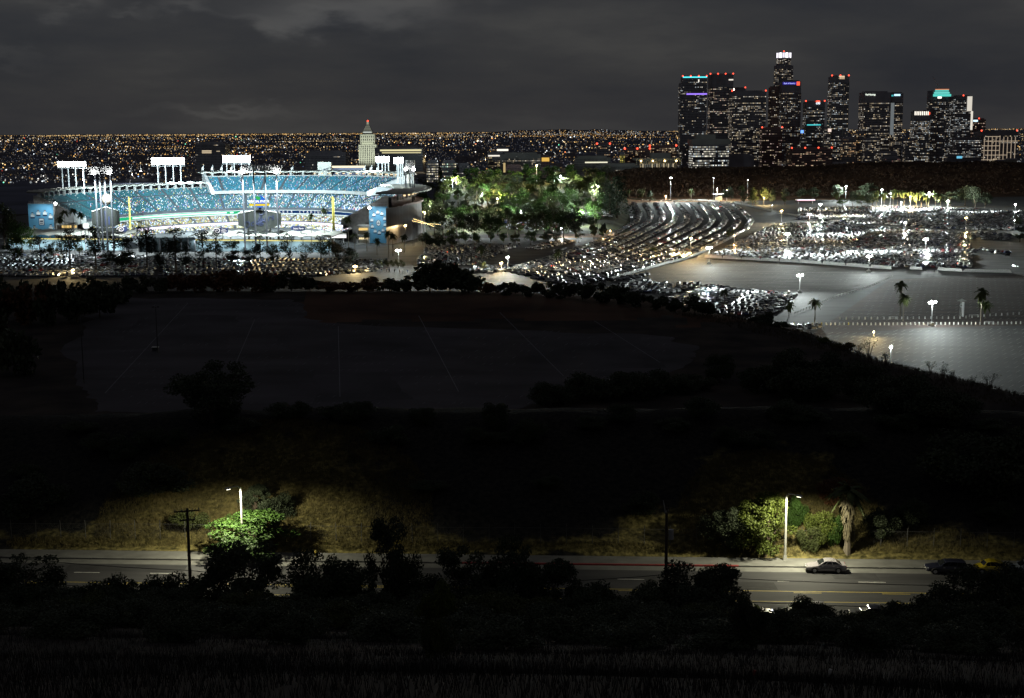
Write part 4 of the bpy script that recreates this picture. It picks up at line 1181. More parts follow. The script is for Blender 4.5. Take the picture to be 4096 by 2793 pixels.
# big banners on the deck ends, with player portraits
def portrait(mb, c, s):
    x, z = c
    mb.box((x, 0, z + s * .62), (s * .34, .06, s * .36), 0, 1); mb.box((x, 0, z + s * .85), (s * .44, .07, s * .16), 0, 0)
    mb.box((x, 0, z + s * .2), (s * .8, .06, s * .5), 0, 2); mb.box((x + s * .42, 0, z + s * .36), (s * .3, .06, s * .18), .0, 1)
    mb.box((x, -.02, z - s * .22), (s * .95, .08, s * .26), 0, 0)
def banner(px0, px1, py0, py1, Y, spots, label, rz, frame):
    p0, p1 = at_y(px0, py0, Y), at_y(px1, py1, Y)
    W, H = p1.x - p0.x, p0.z
    t = thing('stadium_banner', label, 'banner', ((p0.x + p1.x) / 2, Y, 0), rz, 'player banners on the deck ends')
    m = MB(); m.box((0, 2.0, H / 2), (W, 3.6, H)); m.obj('wall_panel', MT['concrete'], t)
    m = MB(); m.box((0, .1, H / 2 + .3), (W - .4, .2, H - .8)); m.obj('banner_sheet', MT['banner'], t)
    for i, (u, v, s) in enumerate(spots):
        m = MB(); portrait(m, (0, 0), s); o = m.obj('player_portrait', [MT['ink'], MT['skin'], MT['paint_w']], t); o.location = ((u - .5) * W, -.05, v * H)
    m = MB()
    for k in range(14):
        m.box((-W / 2 + W * (k + .5) / 14, 1.0, H + .9), (.12, .12, 1.8))
    m.box((0, 1.0, H + 1.7), (W, .14, .14)); m.obj('railing', MT['steel'], t)
    return t, W, H
t, W, H = banner(108, 222, 816, 949, 938, [(.17, .66, 3.2), (.40, .72, 3.2), (.66, .72, 3.2), (.87, .63, 3.2), (.22, .30, 3.6), (.44, .23, 3.0), (.66, .23, 3.0), (.86, .33, 3.6)], 'blue banner of eight baseball players round a dark crest at the left deck end', -SA * .6, 0)
m = MB(); m.box((0, -.1, 0), (3.8, .1, 4.8)); m.box((0, -.16, 0), (3.0, .06, 4.0), 0, 1); m.box((0, -.2, .3), (2.2, .05, 1.0), 0, 0); m.box((0, -.2, -1.0), (2.2, .05, .6), 0, 0)
o = m.obj('banner_crest', [MT['ink'], MT['paint_w']], t); o.location = (0.2, 0, H * .53)
ring = [(.5 + .36 * math.cos(a), .55 + .27 * math.sin(a), 2.3) for a in np.linspace(.4, 2 * PI + .4, 11)[:-1]]
t, W, H = banner(1474, 1554, 826, 968, 900, ring, 'blue banner of players in a ring round a white oval at the right deck end', -SA * .6, 0)
m = MB(); m.add([(1.5 * math.cos(a), -.12, 2.1 * math.sin(a)) for a in np.linspace(0, 2 * PI, 17)[:-1]], [tuple(range(16))[::-1]], 0); m.add([(1.15 * math.cos(a), -.16, 1.7 * math.sin(a)) for a in np.linspace(0, 2 * PI, 17)[:-1]], [tuple(range(16))[::-1]], 1)
m.box((0, -.2, .5), (1.2, .05, .5), 0, 0); m.box((0, -.2, -.4), (1.6, .05, .6), 0, 0); o = m.obj('banner_crest', [MT['ink'], MT['paint_w']], t); o.location = (0, 0, H * .56)
# concourse block with warm rooms beside each banner
for px0, px1, yb_, Y in ((223, 290, 952, 937), (1426, 1474, 966, 894)):
    p0, p1 = at_y(px0, 880, Y), at_y(px1, 900, Y)
    W = p1.x - p0.x; c = ((p0.x + p1.x) / 2 - SO.x, Y + 6 - SO.y)
    for k, (z, h) in enumerate(((0.2, .5), (5.2, 1.0), (11.2, 1.2))):
        m = MB(); m.box((c[0], c[1], z + h / 2), (W, 12, h)); m.obj('concourse_floor', MT['concrete'], stad)
    m = MB(); m.box((c[0], c[1] + 5, 6), (W - .6, 1, 11.8)); m.obj('concourse_wall', MT['roofing'], stad)
    m = MB()
    for k in range(6):
        m.box((c[0] - W * .4 + W * .8 * k / 5, c[1] + 4.3, 9.4), (1.2, .2, 1.6), 0, 0, (.9, .62, .22)); m.box((c[0] - W * .4 + W * .8 * k / 5, c[1] + 4.3, 3.4), (1.0, .2, 1.0), 0, 0, (1.3, 1.0, .55))
    m.obj('concourse_lights', MT['lit'], stad, color=True)
    for s in (-1, 1):
        m = MB(); m.box((c[0] + s * W * .48, c[1] - 5.5, 6.2), (.8, .8, 12.2)); m.obj('concourse_column', MT['concrete'], stad)

# ------------------------------------------------------------------ scoreboards and signs on posts
def hexboard(px0, px1, ptop, pside0, pside1, pbot, Y, rz, label, ball):
    p0, p1 = at_y(px0, pside0, Y), at_y(px1, pside1, Y)
    W = (p1.x - p0.x) / math.cos(rz); pm = (px0 + px1) / 2
    zt, zb = at_y(pm, ptop, Y).z, at_y(pm, pbot, Y).z
    t = thing('scoreboard', label, 'scoreboard', ((p0.x + p1.x) / 2, Y, 0), rz, 'hexagonal scoreboards above the pavilions')
    m = MB()
    pts = [(-W / 2, p0.z), (0, zt), (W / 2, p0.z), (W / 2, p1.z), (0, zb), (-W / 2, p1.z)]
    m.add([(x, 0, z) for x, z in pts] + [(x, 5, z) for x, z in pts], [(0, 5, 4, 3, 2, 1), (6, 7, 8, 9, 10, 11)])
    m.obj('rear_panel', MT['slate'], t)
    m = MB(); n = 6
    m.add([(x, 0, z) for x, z in pts] + [(x, 5, z) for x, z in pts], [(i, (i + 1) % n, (i + 1) % n + n, i + n) for i in range(n)])
    for a_, b_ in ((0, 1), (1, 2)):
        A, B = Vector((pts[a_][0], -.1, pts[a_][1])), Vector((pts[b_][0], -.1, pts[b_][1]))
        m.tube([A, B], .22, 4)
    m.obj('board_frame', MT['roofing'], t)
    for x in (-W * .27, W * .24):
        m = MB(); m.tube([(x, 2.5, 0), (x, 2.5, p1.z + 1)], .65, 8); m.obj('support_post', MT['steel'], t)
    m = MB(); m.box((0, 1, zb - 1.2), (W * .86, 2, 2.2)); m.obj('lower_strip_board', MT['slate'], t)
    for k in range(7):
        m = MB(); x = -W / 2 + W * (k + 1) / 8; m.box((x, -.05, (p0.z + p1.z) / 2), (.1, .08, (p0.z - p1.z) * .98)); m.obj('panel_joint', MT['dark_steel'], t)
    return t, W, (p0.z + p1.z) / 2, zt, zb
t, W, zc, zt, zb = hexboard(952, 1121, 839, 854, 900, 930, 856, 0.05, 'dark hexagonal scoreboard back with a script team name and globe sign on top', 0)
text_obj('script_logo', 'Dodgers', 5.6, (-.5, -.25, zc - 1.4), (PI / 2, -R_(17), 0), MT['ink'], t, shear=.35, ext=.12)
m = MB(); m.tube([(3.2 * math.cos(a) * .5 + 1.6, -.3, zc + 4.2 + 1.5 * math.sin(a)) for a in np.linspace(0, 2 * PI, 13)], .16, 4, cap=False)
for k in (-.7, 0, .6):
    m.tube([(1.3 + k, -.3, zc + 2.6), (.4 + k * 1.4, -.3, zc - 3.6 + k)], .12, 4)
m.tube([(-3.2, -.3, zc - 3.2), (3.6, -.3, zc - .6)], .22, 4)
m.obj('logo_ball', MT['ink'], t)
g = thing('globe_sign', 'blue green globe sign lettered Universal Studios with a yellow band above the scoreboard', 'sign', (t.location.x + .6, 857, zt))
m = MB(); m.ball((0, 0, 4.6), 3.6, 14, 8, 0, (.03, .18, .75)); m.obj('globe', MT['lit'], g, color=True)
m = MB(); 
for a, z, r in ((-1.7, 6.6, 1.5), (-.9, 5.6, 1.2), (-2.2, 7.2, 1.0)):
    m.ball((2.2 * math.cos(a), 2.2 * math.sin(a), z), r, 7, 4, 0, (.05, .5, .12))
m.obj('globe_land', MT['lit'], g, color=True)
m = MB(); m.tube([(6.0 * math.sin(a), -3.6 * math.cos(a) - .4, 3.0) for a in np.linspace(-1.2, 1.2, 11)], .75, 6, 0, (.95, .72, .05)); m.obj('yellow_band', MT['lit'], g, color=True)
text_obj('sign_lettering', 'UNIVERSAL STUDIOS', 1.9, (0, -4.3, 5.1), (PI / 2, 0, 0), glow('sign_bright', (1, 1, .95), 2.2), g, xs=.72)
m = MB(); m.tube([(0, 0, -.3), (0, 0, 1.4)], .8, 8); m.obj('stand', MT['dark_steel'], g)
t, W, zc, zt, zb = hexboard(376, 474, 828, 846, 900, 912, 860, 0.42, 'hexagonal scoreboard seen from behind at an angle, round ball sign on top', 0)
for k in range(6):
    m = MB(); m.box((W / 2 + .05, 1.4 + 1.2 * (k % 2), zc - 3 + 2.4 * (k // 2)), (.12, .8, 1.0)); m.obj('side_vent', MT['dark_steel'], t)
m = MB(); m.box((-W * .02, -.1, zc), (1.2, .12, 9)); m.box((W * .1, -.1, zc - 1.5), (.9, .12, 5)); m.obj('service_ladder', MT['ink'], t)
g = thing('ball_sign', 'pale round ball sign on a short post above the angled scoreboard', 'sign', (t.location.x + .5, 861.5, zt))
m = MB(); m.ball((0, 0, 4.6), 3.5, 16, 10); m.obj('ball', MT['pale_bark'], g, smooth=True)
m = MB(); m.tube([(2.3 * math.cos(a) - 1.2, -3.0, 4.6 + 2.8 * math.sin(a)) for a in np.linspace(PI * .55, PI * 1.45, 8)], [.1, .4, .6, .7, .7, .6, .4, .1], 5); m.obj('ball_numeral', MT['ink'], g)
m = MB(); m.tube([(0, 0, -.3), (0, 0, 1.5)], .5, 8); m.obj('stand', MT['steel'], g)
def postsign(px0, px1, py0, py1, Y, label, lines, back, fg, posts=(0,), hexa=True, spiral=False, s=1.0):
    p0, p1 = at_y(px0, py0, Y), at_y(px1, py1, Y)
    W, H = p1.x - p0.x, p0.z - p1.z
    t = thing('post_sign', label, 'sign', ((p0.x + p1.x) / 2, Y, 0), 0, 'advertising signs on posts above the pavilions')
    zc = (p0.z + p1.z) / 2
    pts = [(-W / 2, zc - H * .3), (-W / 2, zc + H * .38), (0, zc + H / 2), (W / 2, zc + H * .38), (W / 2, zc - H * .3), (0, zc - H / 2)] if hexa else [(-W / 2, zc - H / 2), (-W / 2, zc + H / 2), (W / 2, zc + H / 2), (W / 2, zc - H / 2)]
    n = len(pts); m = MB()
    m.add([(x, 0, z) for x, z in pts] + [(x, 1.2, z) for x, z in pts], [tuple(range(n)), tuple(range(n, 2 * n))[::-1]] + [(i, i + n, (i + 1) % n + n, (i + 1) % n) for i in range(n)])
    m.obj('sign_panel', MT[back], t)
    for x, z, sz, body in lines:
        text_obj('sign_lettering', body, sz * s, (x * W, -.15, zc + z * H), (PI / 2, 0, 0), fg, t, ext=.05)
    if spiral:
        m = MB(); m.tube([(-W * .28 + (.25 + a * .23) * math.cos(a), -.15, zc + (.2 + a * .17) * math.sin(a)) for a in np.linspace(0, 9.5, 30)], .2, 4); m.obj('spiral_emblem', fg, t)
    for x in posts:
        m = MB(); m.tube([(x * W, .8, -1), (x * W, .8, zc - H * .4)], .35, 6); m.obj('post', MT['steel'], t)
sw = glow('sign_lit_white', (1, 1, 1), 1.6)
postsign(855, 911, 911, 936, 852, 'dark blue Time Warner Cable sign with a white spiral on one post', [(.2, .22, 1.1, 'Time'), (.24, 0, 1.1, 'Warner'), (.2, -.22, 1.1, 'Cable')], 'navy', sw, spiral=True, posts=(.12,))
postsign(1165, 1219, 904, 925, 852, 'maroon edged State Farm sign on one post', [(.04, 0, 1.7, 'State Farm')], 'navy', sw, posts=(.2,), s=.85)
postsign(476, 509, 907, 929, 856, 'small dark sign with a white swirl and two lit lines beside the angled scoreboard', [], 'navy', sw, spiral=True, posts=(.1,))
postsign(331, 356, 893, 918, 852, 'small white lit sign with two lines on twin posts left of the angled scoreboard', [], 'roofing', sw, posts=(-.25, .4))
postsign(1323, 1386, 934, 953, 880, 'long low white lit sign with a maroon top by the right foul pole', [], 'roofing', sw, posts=(-.3, .3), hexa=False)
m = MB(); q0, q1 = at_y(334, 897, 851), at_y(352, 914, 851); m.box(((q0.x + q1.x) / 2, 851.3, (q0.z + q1.z) / 2), (q1.x - q0.x, .2, q0.z - q1.z), 0, 0, (1.2, 1.3, 1.4))
sg = [o for o in bpy.data.objects if o.get('label', '').startswith('small white lit sign')][0]
m.v = [(v[0] - sg.location.x, v[1] - sg.location.y, v[2]) for v in m.v]; m.obj('lit_face', MT['lit'], sg, color=True)
sg = [o for o in bpy.data.objects if o.get('label', '').startswith('long low white lit')][0]
m = MB(); q0, q1 = at_y(1325, 940, 879), at_y(1384, 952, 879); m.box(((q0.x + q1.x) / 2 - sg.location.x, -.1, (q0.z + q1.z) / 2), (q1.x - q0.x, .1, q0.z - q1.z), 0, 0, (1.3, 1.3, 1.35)); m.obj('lit_face', MT['lit'], sg, color=True)
# foul poles
for px, pt, pb, Y, lb, w in ((514, 786, 926, 962, 'yellow foul pole before the left stands', .28), (1330, 787, 938, 925, 'thick yellow foul pole before the right stands', .6)):
    p = at_y(px, pt, Y)
    t = thing('foul_pole', lb, 'foul pole', (p.x, Y, -4), 0, 'yellow foul poles')
    m = MB(); m.tube([(0, 0, 0), (0, 0, p.z + 4)], w, 8); m.obj('pole', MT['yellow'], t)
    m = MB(); m.box((w + .25, 0, (p.z + 4) * .6), (.5, .15, (p.z + 4) * .75)); m.obj('side_screen', MT['yellow'], t)

# ------------------------------------------------------------------ floodlight towers
def light_tower(label, px0, px1, py0, py1, polesx, Y, front, power, aim, base=0.0, rows=5):
    p0, p1 = at_y(px0, py0, Y), at_y(px1, py1, Y)
    W, H = p1.x - p0.x, p0.z - p1.z
    cx, zc = (p0.x + p1.x) / 2, (p0.z + p1.z) / 2
    t = thing('floodlight_tower', label, 'floodlight tower', (cx, Y, base), 0, 'stadium floodlight towers')
    for px in polesx:
        x = at_y(px, py1, Y).x - cx
        m = MB(); m.tube([(x, 1.2, 0), (x, 1.2, p1.z - base + H * .9)], [.62, .42], 8); m.obj('pole', MT['white_steel' if front else 'grey_steel'], t)
    m = MB()
    for k in range(rows + 1):
        m.box((0, .6, p1.z - base + H * k / rows), (W, .5, .22))
    m.box((0, 1.1, p1.z - base - 1.1), (W * 1.02, 1.6, .25))
    m.obj('lamp_rack', MT['white_steel'], t)
    s = -1 if front else 1
    nx = max(6, int(W / 1.5))
    lamps = MB(); shade = MB()
    for j in range(rows):
        for i in range(nx):
            x = -W / 2 + W * (i + .5) / nx; z = p1.z - base + H * (j + .5) / rows
            ang = [(x + .62 * math.cos(a), .6 + s * .75, z + .30 * math.sin(a) * 1.1) for a in np.linspace(0, 2 * PI, 9)[:-1]]
            lamps.add(ang, [tuple(range(8)) if s < 0 else tuple(range(8))[::-1]])
            shade.tube([(x, .6 + s * .72, z), (x, .6 + s * .1, z)], [.62, .3], 8)
    shade.obj('lamp_housings', MT['steel'], t, kind='stuff')
    lo = lamps.obj('lamp_faces', MT['lamp'], t, kind='stuff')
    spot('floodlight', (0, .6 + s * 2.5, zc - base), (0, 0, 0), power, (.74, .93, 1.0), 50 if front else 66, .2 if front else .5, 3.0, t)
    l = [o for o in t.children if o.type == 'LIGHT'][0]
    l.rotation_euler = (Vector(aim) - Vector((cx, Y, zc))).to_track_quat('-Z', 'Y').to_euler()
    if not front:                                            # two service lamps that point at the viewer
        for px in (polesx[0], polesx[-1]):
            x = at_y(px, py1, Y).x - cx
            m = MB(); m.ball((0, 0, 0), 1.0, 8, 5); o = m.obj('service_lamp', MT['lamp'], t); o.location = (x, -1, p1.z - base - .6)
            if power > 2e6:
                spot('service_light', (x, -5, p1.z - base - 2.2), (0, 0, 0), 2.4e5, (.85, .97, 1.0), 116, .5, 1.0, t).rotation_euler = Vector((0, .10, -1)).to_track_quat('-Z', 'Y').to_euler()
C_ = S(0, 70, 0)
KW = 0.92e6
light_tower('floodlight tower at the far left behind the roofed deck, dazzling white', 228, 345, 647, 667, (245, 270, 299, 330), 1012, True, 1.2 * KW, S(-20, 60, -28))
light_tower('dazzling floodlight tower behind the left deck, second from the left', 604, 738, 632, 659, (628, 659, 690, 720), 1112, True, 1.2 * KW, S(5, 75, -28))
light_tower('dazzling floodlight tower left of the top deck flags', 889, 1003, 622, 650, (905, 935, 965, 995), 1152, True, 1.2 * KW, S(10, 80, -28))
light_tower('small dazzling floodlight tower right of the top deck', 1503, 1557, 626, 648, (1512, 1528, 1540, 1553), 1120, True, 1.0 * KW, S(20, 70, -28))
light_tower('narrow dazzling floodlight tower at the right end of the roof', 1576, 1612, 630, 654, (1588, 1594, 1602, 1610), 1052, True, 1.0 * KW, S(20, 50, -28))
light_tower('dim rack floodlight tower seen end on above the right roof', 1620, 1660, 642, 674, (1622, 1639, 1647, 1655), 992, False, 1.4 * KW, S(-50, 110, 15))
light_tower('tall dark backed floodlight tower over the angled scoreboard', 352, 448, 667, 688, (376, 395, 414, 438), 848, False, 3.4 * KW, S(-50, 95, 18))
light_tower('tall dark backed floodlight tower over the script scoreboard', 962, 1128, 662, 684, (968, 1012, 1058, 1104), 846, False, 3.4 * KW, S(10, 150, 24))
# bright lamps on the top inner corners of the banners
for px, py, Y, lb, dx in ((222, 815, 934, 'star bright lamp at the top right corner of the left banner', -10), (1478, 831, 896, 'star bright lamp at the top left corner of the right banner', 7)):
    p = at_y(px, py, Y)
    t = thing('banner_lamp', lb, 'lamp', p, 0, 'corner lamps of the banners')
    m = MB(); m.ball((0, 0, 0), .9, 8, 5); m.obj('lamp_head', MT['lamp'], t)
    m = MB(); m.tube([(0, 6, -1.5), (0, 2, .2), (0, 0, 0)], [.2, .15, .1], 6); m.obj('bracket', MT['steel'], t)
    spot('banner_light', (dx * .5, -8, .5), (0, 0, 0), 1.3e4, (.8, .95, 1.0), 120, .6, .6, t).rotation_euler = Vector((dx * .5, 7.5, -13)).to_track_quat('-Z', 'Y').to_euler()
# flags along the top deck roof
for i, (px, Y) in enumerate(((815, 1122), (852, 1128), (890, 1134), (929, 1138), (969, 1142), (1009, 1144), (1172, 1146), (1462, 1118), (1488, 1106), (1514, 1094))):
    p0, p1 = at_y(px, 694, Y), at_y(px, 660, Y)
    t = thing('flagpole', ORD[i + 1] + ' white flagpole from the left along the top deck roof', 'flagpole', (p0.x, Y, p0.z - 1), 0, 'flagpoles on the top deck roof')
    m = MB(); m.tube([(0, 0, 0), (0, 0, p1.z - p0.z + 1)], [.22, .14], 6); m.obj('pole', MT['white_steel'], t)
    m = MB(); z = p1.z - p0.z
    for k in range(4):
        m.quad((-.2 - .35 * k, .2 * math.sin(k * 2), z - .8 * k * .5), (-.55 - .35 * k, .2 * math.sin(k * 2 + 2), z - .8 * (k + 1) * .5), (-.55 - .35 * k, .2 * math.sin(k * 2 + 2), z - 2.6 - .4 * k), (-.2 - .35 * k, .2 * math.sin(k * 2), z - 2.6 - .3 * k))
    m.obj('flag', MT['paint_w'], t)
# ------------------------------------------------------------------ cars
random.seed(31)
PAINT = {'white': (.72, .72, .70), 'silver': (.42, .43, .44), 'grey': (.16, .165, .17), 'black': (.012, .012, .014), 'navy': (.02, .035, .10), 'red': (.32, .02, .02), 'tan': (.36, .28, .16), 'gold': (.50, .34, .05)}
PICK = ['white'] * 6 + ['silver'] * 8 + ['grey'] * 4 + ['black'] * 7 + ['navy'] * 2 + ['red'] * 1 + ['tan'] * 1
def car_profile(kind):
    """stations along the car: (x, underside, shoulder height, half width)  and cabin outline (x, z)"""
    if kind == 'suv':
        return 4.6, 1.72, [(-2.3, .45, .80, .80), (-2.2, .35, .98, .88), (-1.1, .3, 1.03, .92), (.3, .3, 1.02, .92), (1.1, .3, 1.0, .92), (2.1, .35, .92, .88), (2.3, .48, .72, .78)], [(-2.2, .98), (-2.0, 1.66), (-.2, 1.72), (.45, 1.66), (1.15, 1.02)]
    if kind == 'pickup':
        return 5.3, 1.78, [(-2.65, .5, .95, .86), (-2.6, .4, 1.05, .93), (-.6, .35, 1.06, .95), (.6, .35, 1.05, .95), (1.4, .35, 1.04, .94), (2.5, .4, .98, .90), (2.65, .5, .78, .82)], [(-.75, 1.05), (-.6, 1.74), (.2, 1.78), (.6, 1.7), (1.25, 1.04)]
    if kind == 'beetle':
        return 4.1, 1.5, [(-2.0, .4, .62, .62), (-1.85, .3, .82, .80), (-1.2, .28, .98, .86), (0, .26, .98, .86), (1.0, .28, .95, .86), (1.75, .3, .78, .78), (2.0, .4, .58, .58)], [(-1.75, .86), (-1.15, 1.24), (-.4, 1.48), (.2, 1.5), (.62, 1.38), (1.1, .94)]
    if kind == 'wagon':
        return 4.7, 1.48, [(-2.35, .42, .78, .78), (-2.25, .3, .92, .86), (-1.1, .26, .95, .88), (.3, .26, .94, .88), (1.1, .26, .92, .88), (2.15, .32, .80, .84), (2.35, .42, .62, .72)], [(-2.25, .92), (-1.95, 1.40), (-.5, 1.48), (.2, 1.44), (.95, .94)]
    return 4.5, 1.42, [(-2.25, .42, .78, .76), (-2.15, .3, .93, .85), (-1.2, .25, .96, .87), (.2, .25, .92, .87), (.95, .25, .90, .87), (2.05, .3, .74, .82), (2.25, .42, .58, .70)], [(-1.75, .95), (-1.05, 1.34), (-.5, 1.42), (.15, 1.39), (.95, .92)]
def car_body(mb, kind, col, mi=0):
    L, H, st, cab = car_profile(kind)
    n = len(st); vs = []
    for x, zb, zs, w in st:
        vs += [(x, -w * .92, zb), (x, -w, (zb + zs) * .55), (x, -w * .9, zs), (x, w * .9, zs), (x, w, (zb + zs) * .55), (x, w * .92, zb)]
    fs = [(5, 4, 3, 2, 1, 0)]
    for i in range(n - 1):
        for k in range(5):
            a = i * 6 + k; fs.append((a, a + 1, a + 7, a + 6))
        a = i * 6; fs.append((a + 5, a, a + 6, a + 11))
    b = (n - 1) * 6; fs.append((b, b + 1, b + 2, b + 3, b + 4, b + 5))
    mb.add(vs, fs, mi, col)
    # roof and pillars: cabin shell
    w0 = .80 if kind != 'beetle' else .74
    w1 = w0 * .80
    zt = max(z for _, z in cab)
    vs = []
    for x, z in cab:
        w = lerp(w0, w1, (z - cab[0][1]) / (zt - cab[0][1]) if zt > cab[0][1] else 0)
        vs += [(x, -w, z), (x, w, z)]
    m_ = len(cab)
    fs = [(2 * i, 2 * i + 2, 2 * i + 3, 2 * i + 1) for i in range(m_ - 1)] + [tuple(2 * i for i in range(m_))[::-1], tuple(2 * i + 1 for i in range(m_))]
    mb.add(vs, fs, mi, col)
    return L, H, st, cab, w0, w1, zt
def car_glass(mb, cab, w0, w1, zt, mi=0, eps=.012, split=True):
    zb = cab[0][1]
    W = lambda z: lerp(w0, w1, (z - zb) / (zt - zb)) + eps
    def face(i, j):
        (xa, za), (xb, zb_) = cab[i], cab[j]
        n = Vector((-(zb_ - za), 0, xb - xa)).normalized() * eps
        p = lambda t: (lerp(xa, xb, t) + n.x, lerp(za, zb_, t) + n.z)
        (x0, z0), (x1, z1) = p(.12), p(.9)
        mb.quad((x0, -W(z0) + .08, z0), (x0, W(z0) - .08, z0), (x1, W(z1) - .08, z1), (x1, -W(z1) + .08, z1), mi)
    face(0, 1); face(len(cab) - 2, len(cab) - 1)
    for s in (-1, 1):
        xs0, xs1 = cab[0][0] + .22, cab[-1][0] - .16
        zl, zh = zb + .07, zt - .10
        top = [x for x, z in cab if z > zt - .2]
        xt0, xt1 = min(top) + .05, max(top) - .02
        cuts = [0, .36, .40, .70, .74, 1.0] if split else [0, 1]
        for k in range(0, len(cuts) - 1, 2):
            q = []
            for (u, zz) in ((cuts[k], zl), (cuts[k + 1], zl), (cuts[k + 1], zh), (cuts[k], zh)):
                x = lerp(xs0, xs1, u) if zz == zl else lerp(xt0, xt1, u)
                q.append((x, s * W(zz), zz))
            mb.quad(*q, mi)
def car_wheels(mb, L, kind, mi=0, n=8):
    r = .36 if kind in ('suv', 'pickup') else .32
    for x in (-L * .29, L * .305):
        for s in (-1, 1):
            mb.tube([(x, s * .62, r), (x, s * .87, r)], r, n, mi)
# a compact mesh per kind and colour for the parked rows
CARM = {}
def parked_mesh(kind, colour):
    if (kind, colour) not in CARM:
        b = MB(); L, H, st, cab, w0, w1, zt = car_body(b, kind, PAINT[colour])
        g = MB(); car_glass(g, cab, w0, w1, zt, split=False)
        w = MB(); car_wheels(w, L, kind, n=6)
        CARM[kind, colour] = (b.mesh('parked_car', MT['car_paint'], color=True), g.mesh('windows', MT['glass']), w.mesh('wheels', MT['tyre']))
    return CARM[kind, colour]
def lowpoly(kind):
    b = MB(); L, H, st, cab, w0, w1, zt = car_body(b, kind, (1, 1, 1), 0)
    car_glass(b, cab, w0, w1, zt, 1, split=False)
    for x in (-L * .29, L * .305):
        for s in (-1, 1):
            b.box((x, s * .80, .3), (.6, .16, .6), 0, 2)
    return b
KINDS_ = ['sedan'] * 6 + ['suv'] * 5 + ['pickup'] * 1
SPOTS = []                                               # (x, y, heading, lot, row, number)
def rows_between(A, B, lot, pitch, gap, skip=.06, poly=None, first=0, jit=.25, aisle=0, hill=False):
    """rows of cars interpolated between two photo polylines A (near) and B (far)"""
    A = [(ground_at if hill else at)(*p) for p in A]; B = [(ground_at if hill else at)(*p) for p in B]
    def samp(P, t):
        d = [0]
        for i in range(len(P) - 1):
            d.append(d[-1] + (P[i + 1] - P[i]).length)
        x = t * d[-1]
        for i in range(len(P) - 1):
            if x <= d[i + 1] or i == len(P) - 2:
                return P[i].lerp(P[i + 1], (x - d[i]) / max(1e-6, d[i + 1] - d[i]))
    width = sum((samp(A, t) - samp(B, t)).length for t in (.1, .5, .9)) / 3
    n = max(1, int(width / pitch)); k = 0
    for j in range(n + 1):
        if aisle and j % aisle == aisle - 1:
            continue
        s = j / n if n else 0
        pts = [samp(A, t).lerp(samp(B, t), s) for t in np.linspace(0, 1, 160)]
        d = 0; nxt = random.uniform(0, gap); num = 0
        for i in range(159):
            seg = (pts[i + 1] - pts[i]); L = seg.length
            while nxt < d + L:
                p = pts[i] + seg * ((nxt - d) / L)
                nxt += gap
                if (poly and not inside(poly, p.x, p.y)) or random.random() < skip:
                    continue
                num += 1
                h = math.atan2(seg.y, seg.x) + PI / 2 * random.choice((1, -1)) + random.uniform(-.04, .04)
                SPOTS.append((p.x + random.uniform(-jit, jit), p.y + random.uniform(-jit, jit), h, lot, k, num))
            d += L
        if num:
            k += 1
# lower lot at the foot of the plateau
rows_between([(2640, 1215), (2850, 1258), (3040, 1262), (3120, 1240)], [(2830, 1150), (2945, 1164), (3080, 1180), (3190, 1182)], 'lower lot', 5.6, 2.75, .05)
rows_between([(2450, 1160), (2640, 1175), (2830, 1160)], [(2520, 1128), (2650, 1138), (2800, 1142)], 'corner of the empty lot', 7.5, 3.1, .25)
rows_between([(2420, 1128), (2570, 1106)], [(2480, 1128), (2600, 1100)], 'wall corner', 6, 5.5, .3)
rows_between([(3115, 1318), (3280, 1316)], [(3116, 1314), (3282, 1312)], 'bollard line', 9, 3.4, .1)
# curved rows lot
W_ = [(2280, 1150), (2440, 1114), (2728, 1033), (2815, 1002), (2985, 918), (3006, 887), (2970, 845), (2925, 817)]
I_ = [(2030, 1090), (2100, 1062), (2260, 1018), (2400, 968), (2455, 940), (2545, 890), (2560, 860), (2535, 815)]
rows_between(W_, I_, 'curved rows lot', 4.9, 2.9, .07, aisle=2)
# block by the stadium corner
rows_between([(1880, 1092), (2020, 1090)], [(1900, 1078), (2040, 1066)], 'lot behind the round bush', 6.5, 2.8, .1)
rows_between([(1660, 1062), (1800, 1062), (1920, 1060)], [(1708, 990), (1900, 985), (2076, 984)], 'lot by the stadium corner', 7.0, 2.75, .08)
rows_between([(2150, 1000), (2290, 968)], [(2110, 996), (2270, 962)], 'lot by the stadium corner', 8, 2.8, .1)
# rows before the stadium
rows_between([(-60, 1106), (300, 1106), (620, 1104)], [(-60, 1022), (300, 1022), (640, 1030)], 'left front lot', 6.5, 2.8, .12, aisle=4)
rows_between([(640, 1104), (1000, 1102), (1330, 1104)], [(650, 1036), (1000, 1034), (1380, 1040)], 'centre front lot', 6.5, 2.8, .1, aisle=3)
rows_between([(1330, 1098), (1500, 1085)], [(1380, 1048), (1560, 1046)], 'right front lot', 7.5, 2.9, .2)
# packed lot behind the long white barrier
rows_between([(2850, 1022), (3200, 1046), (3560, 1070), (3890, 1072)], [(3085, 906), (3300, 906), (3500, 912), (3870, 938)], 'packed lot', 5.5, 2.65, .06,
             poly=P_((2830, 1026), (3034, 922), (3085, 902), (3492, 905), (3880, 936), (3860, 965), (3900, 1000), (3880, 1076), (3560, 1075), (3200, 1052)), aisle=9)
rows_between([(3880, 1010), (4040, 1025)], [(3880, 995), (4050, 1016)], 'right end of the packed lot', 9, 5, .2)
rows_between([(3880, 955), (4030, 962)], [(3880, 930), (4040, 940)], 'right end of the packed lot', 8, 3.4, .3)
# far lot beyond the low wall
rows_between([(3190, 880), (3480, 893), (3760, 915), (4150, 925)], [(3200, 836), (3480, 828), (3780, 834), (4150, 852)], 'far lot', 6.2, 2.7, .08, aisle=6)
rows_between([(3140, 902), (3200, 896)], [(3140, 898), (3480, 897)], 'far lot', 8, 2.8, .08)
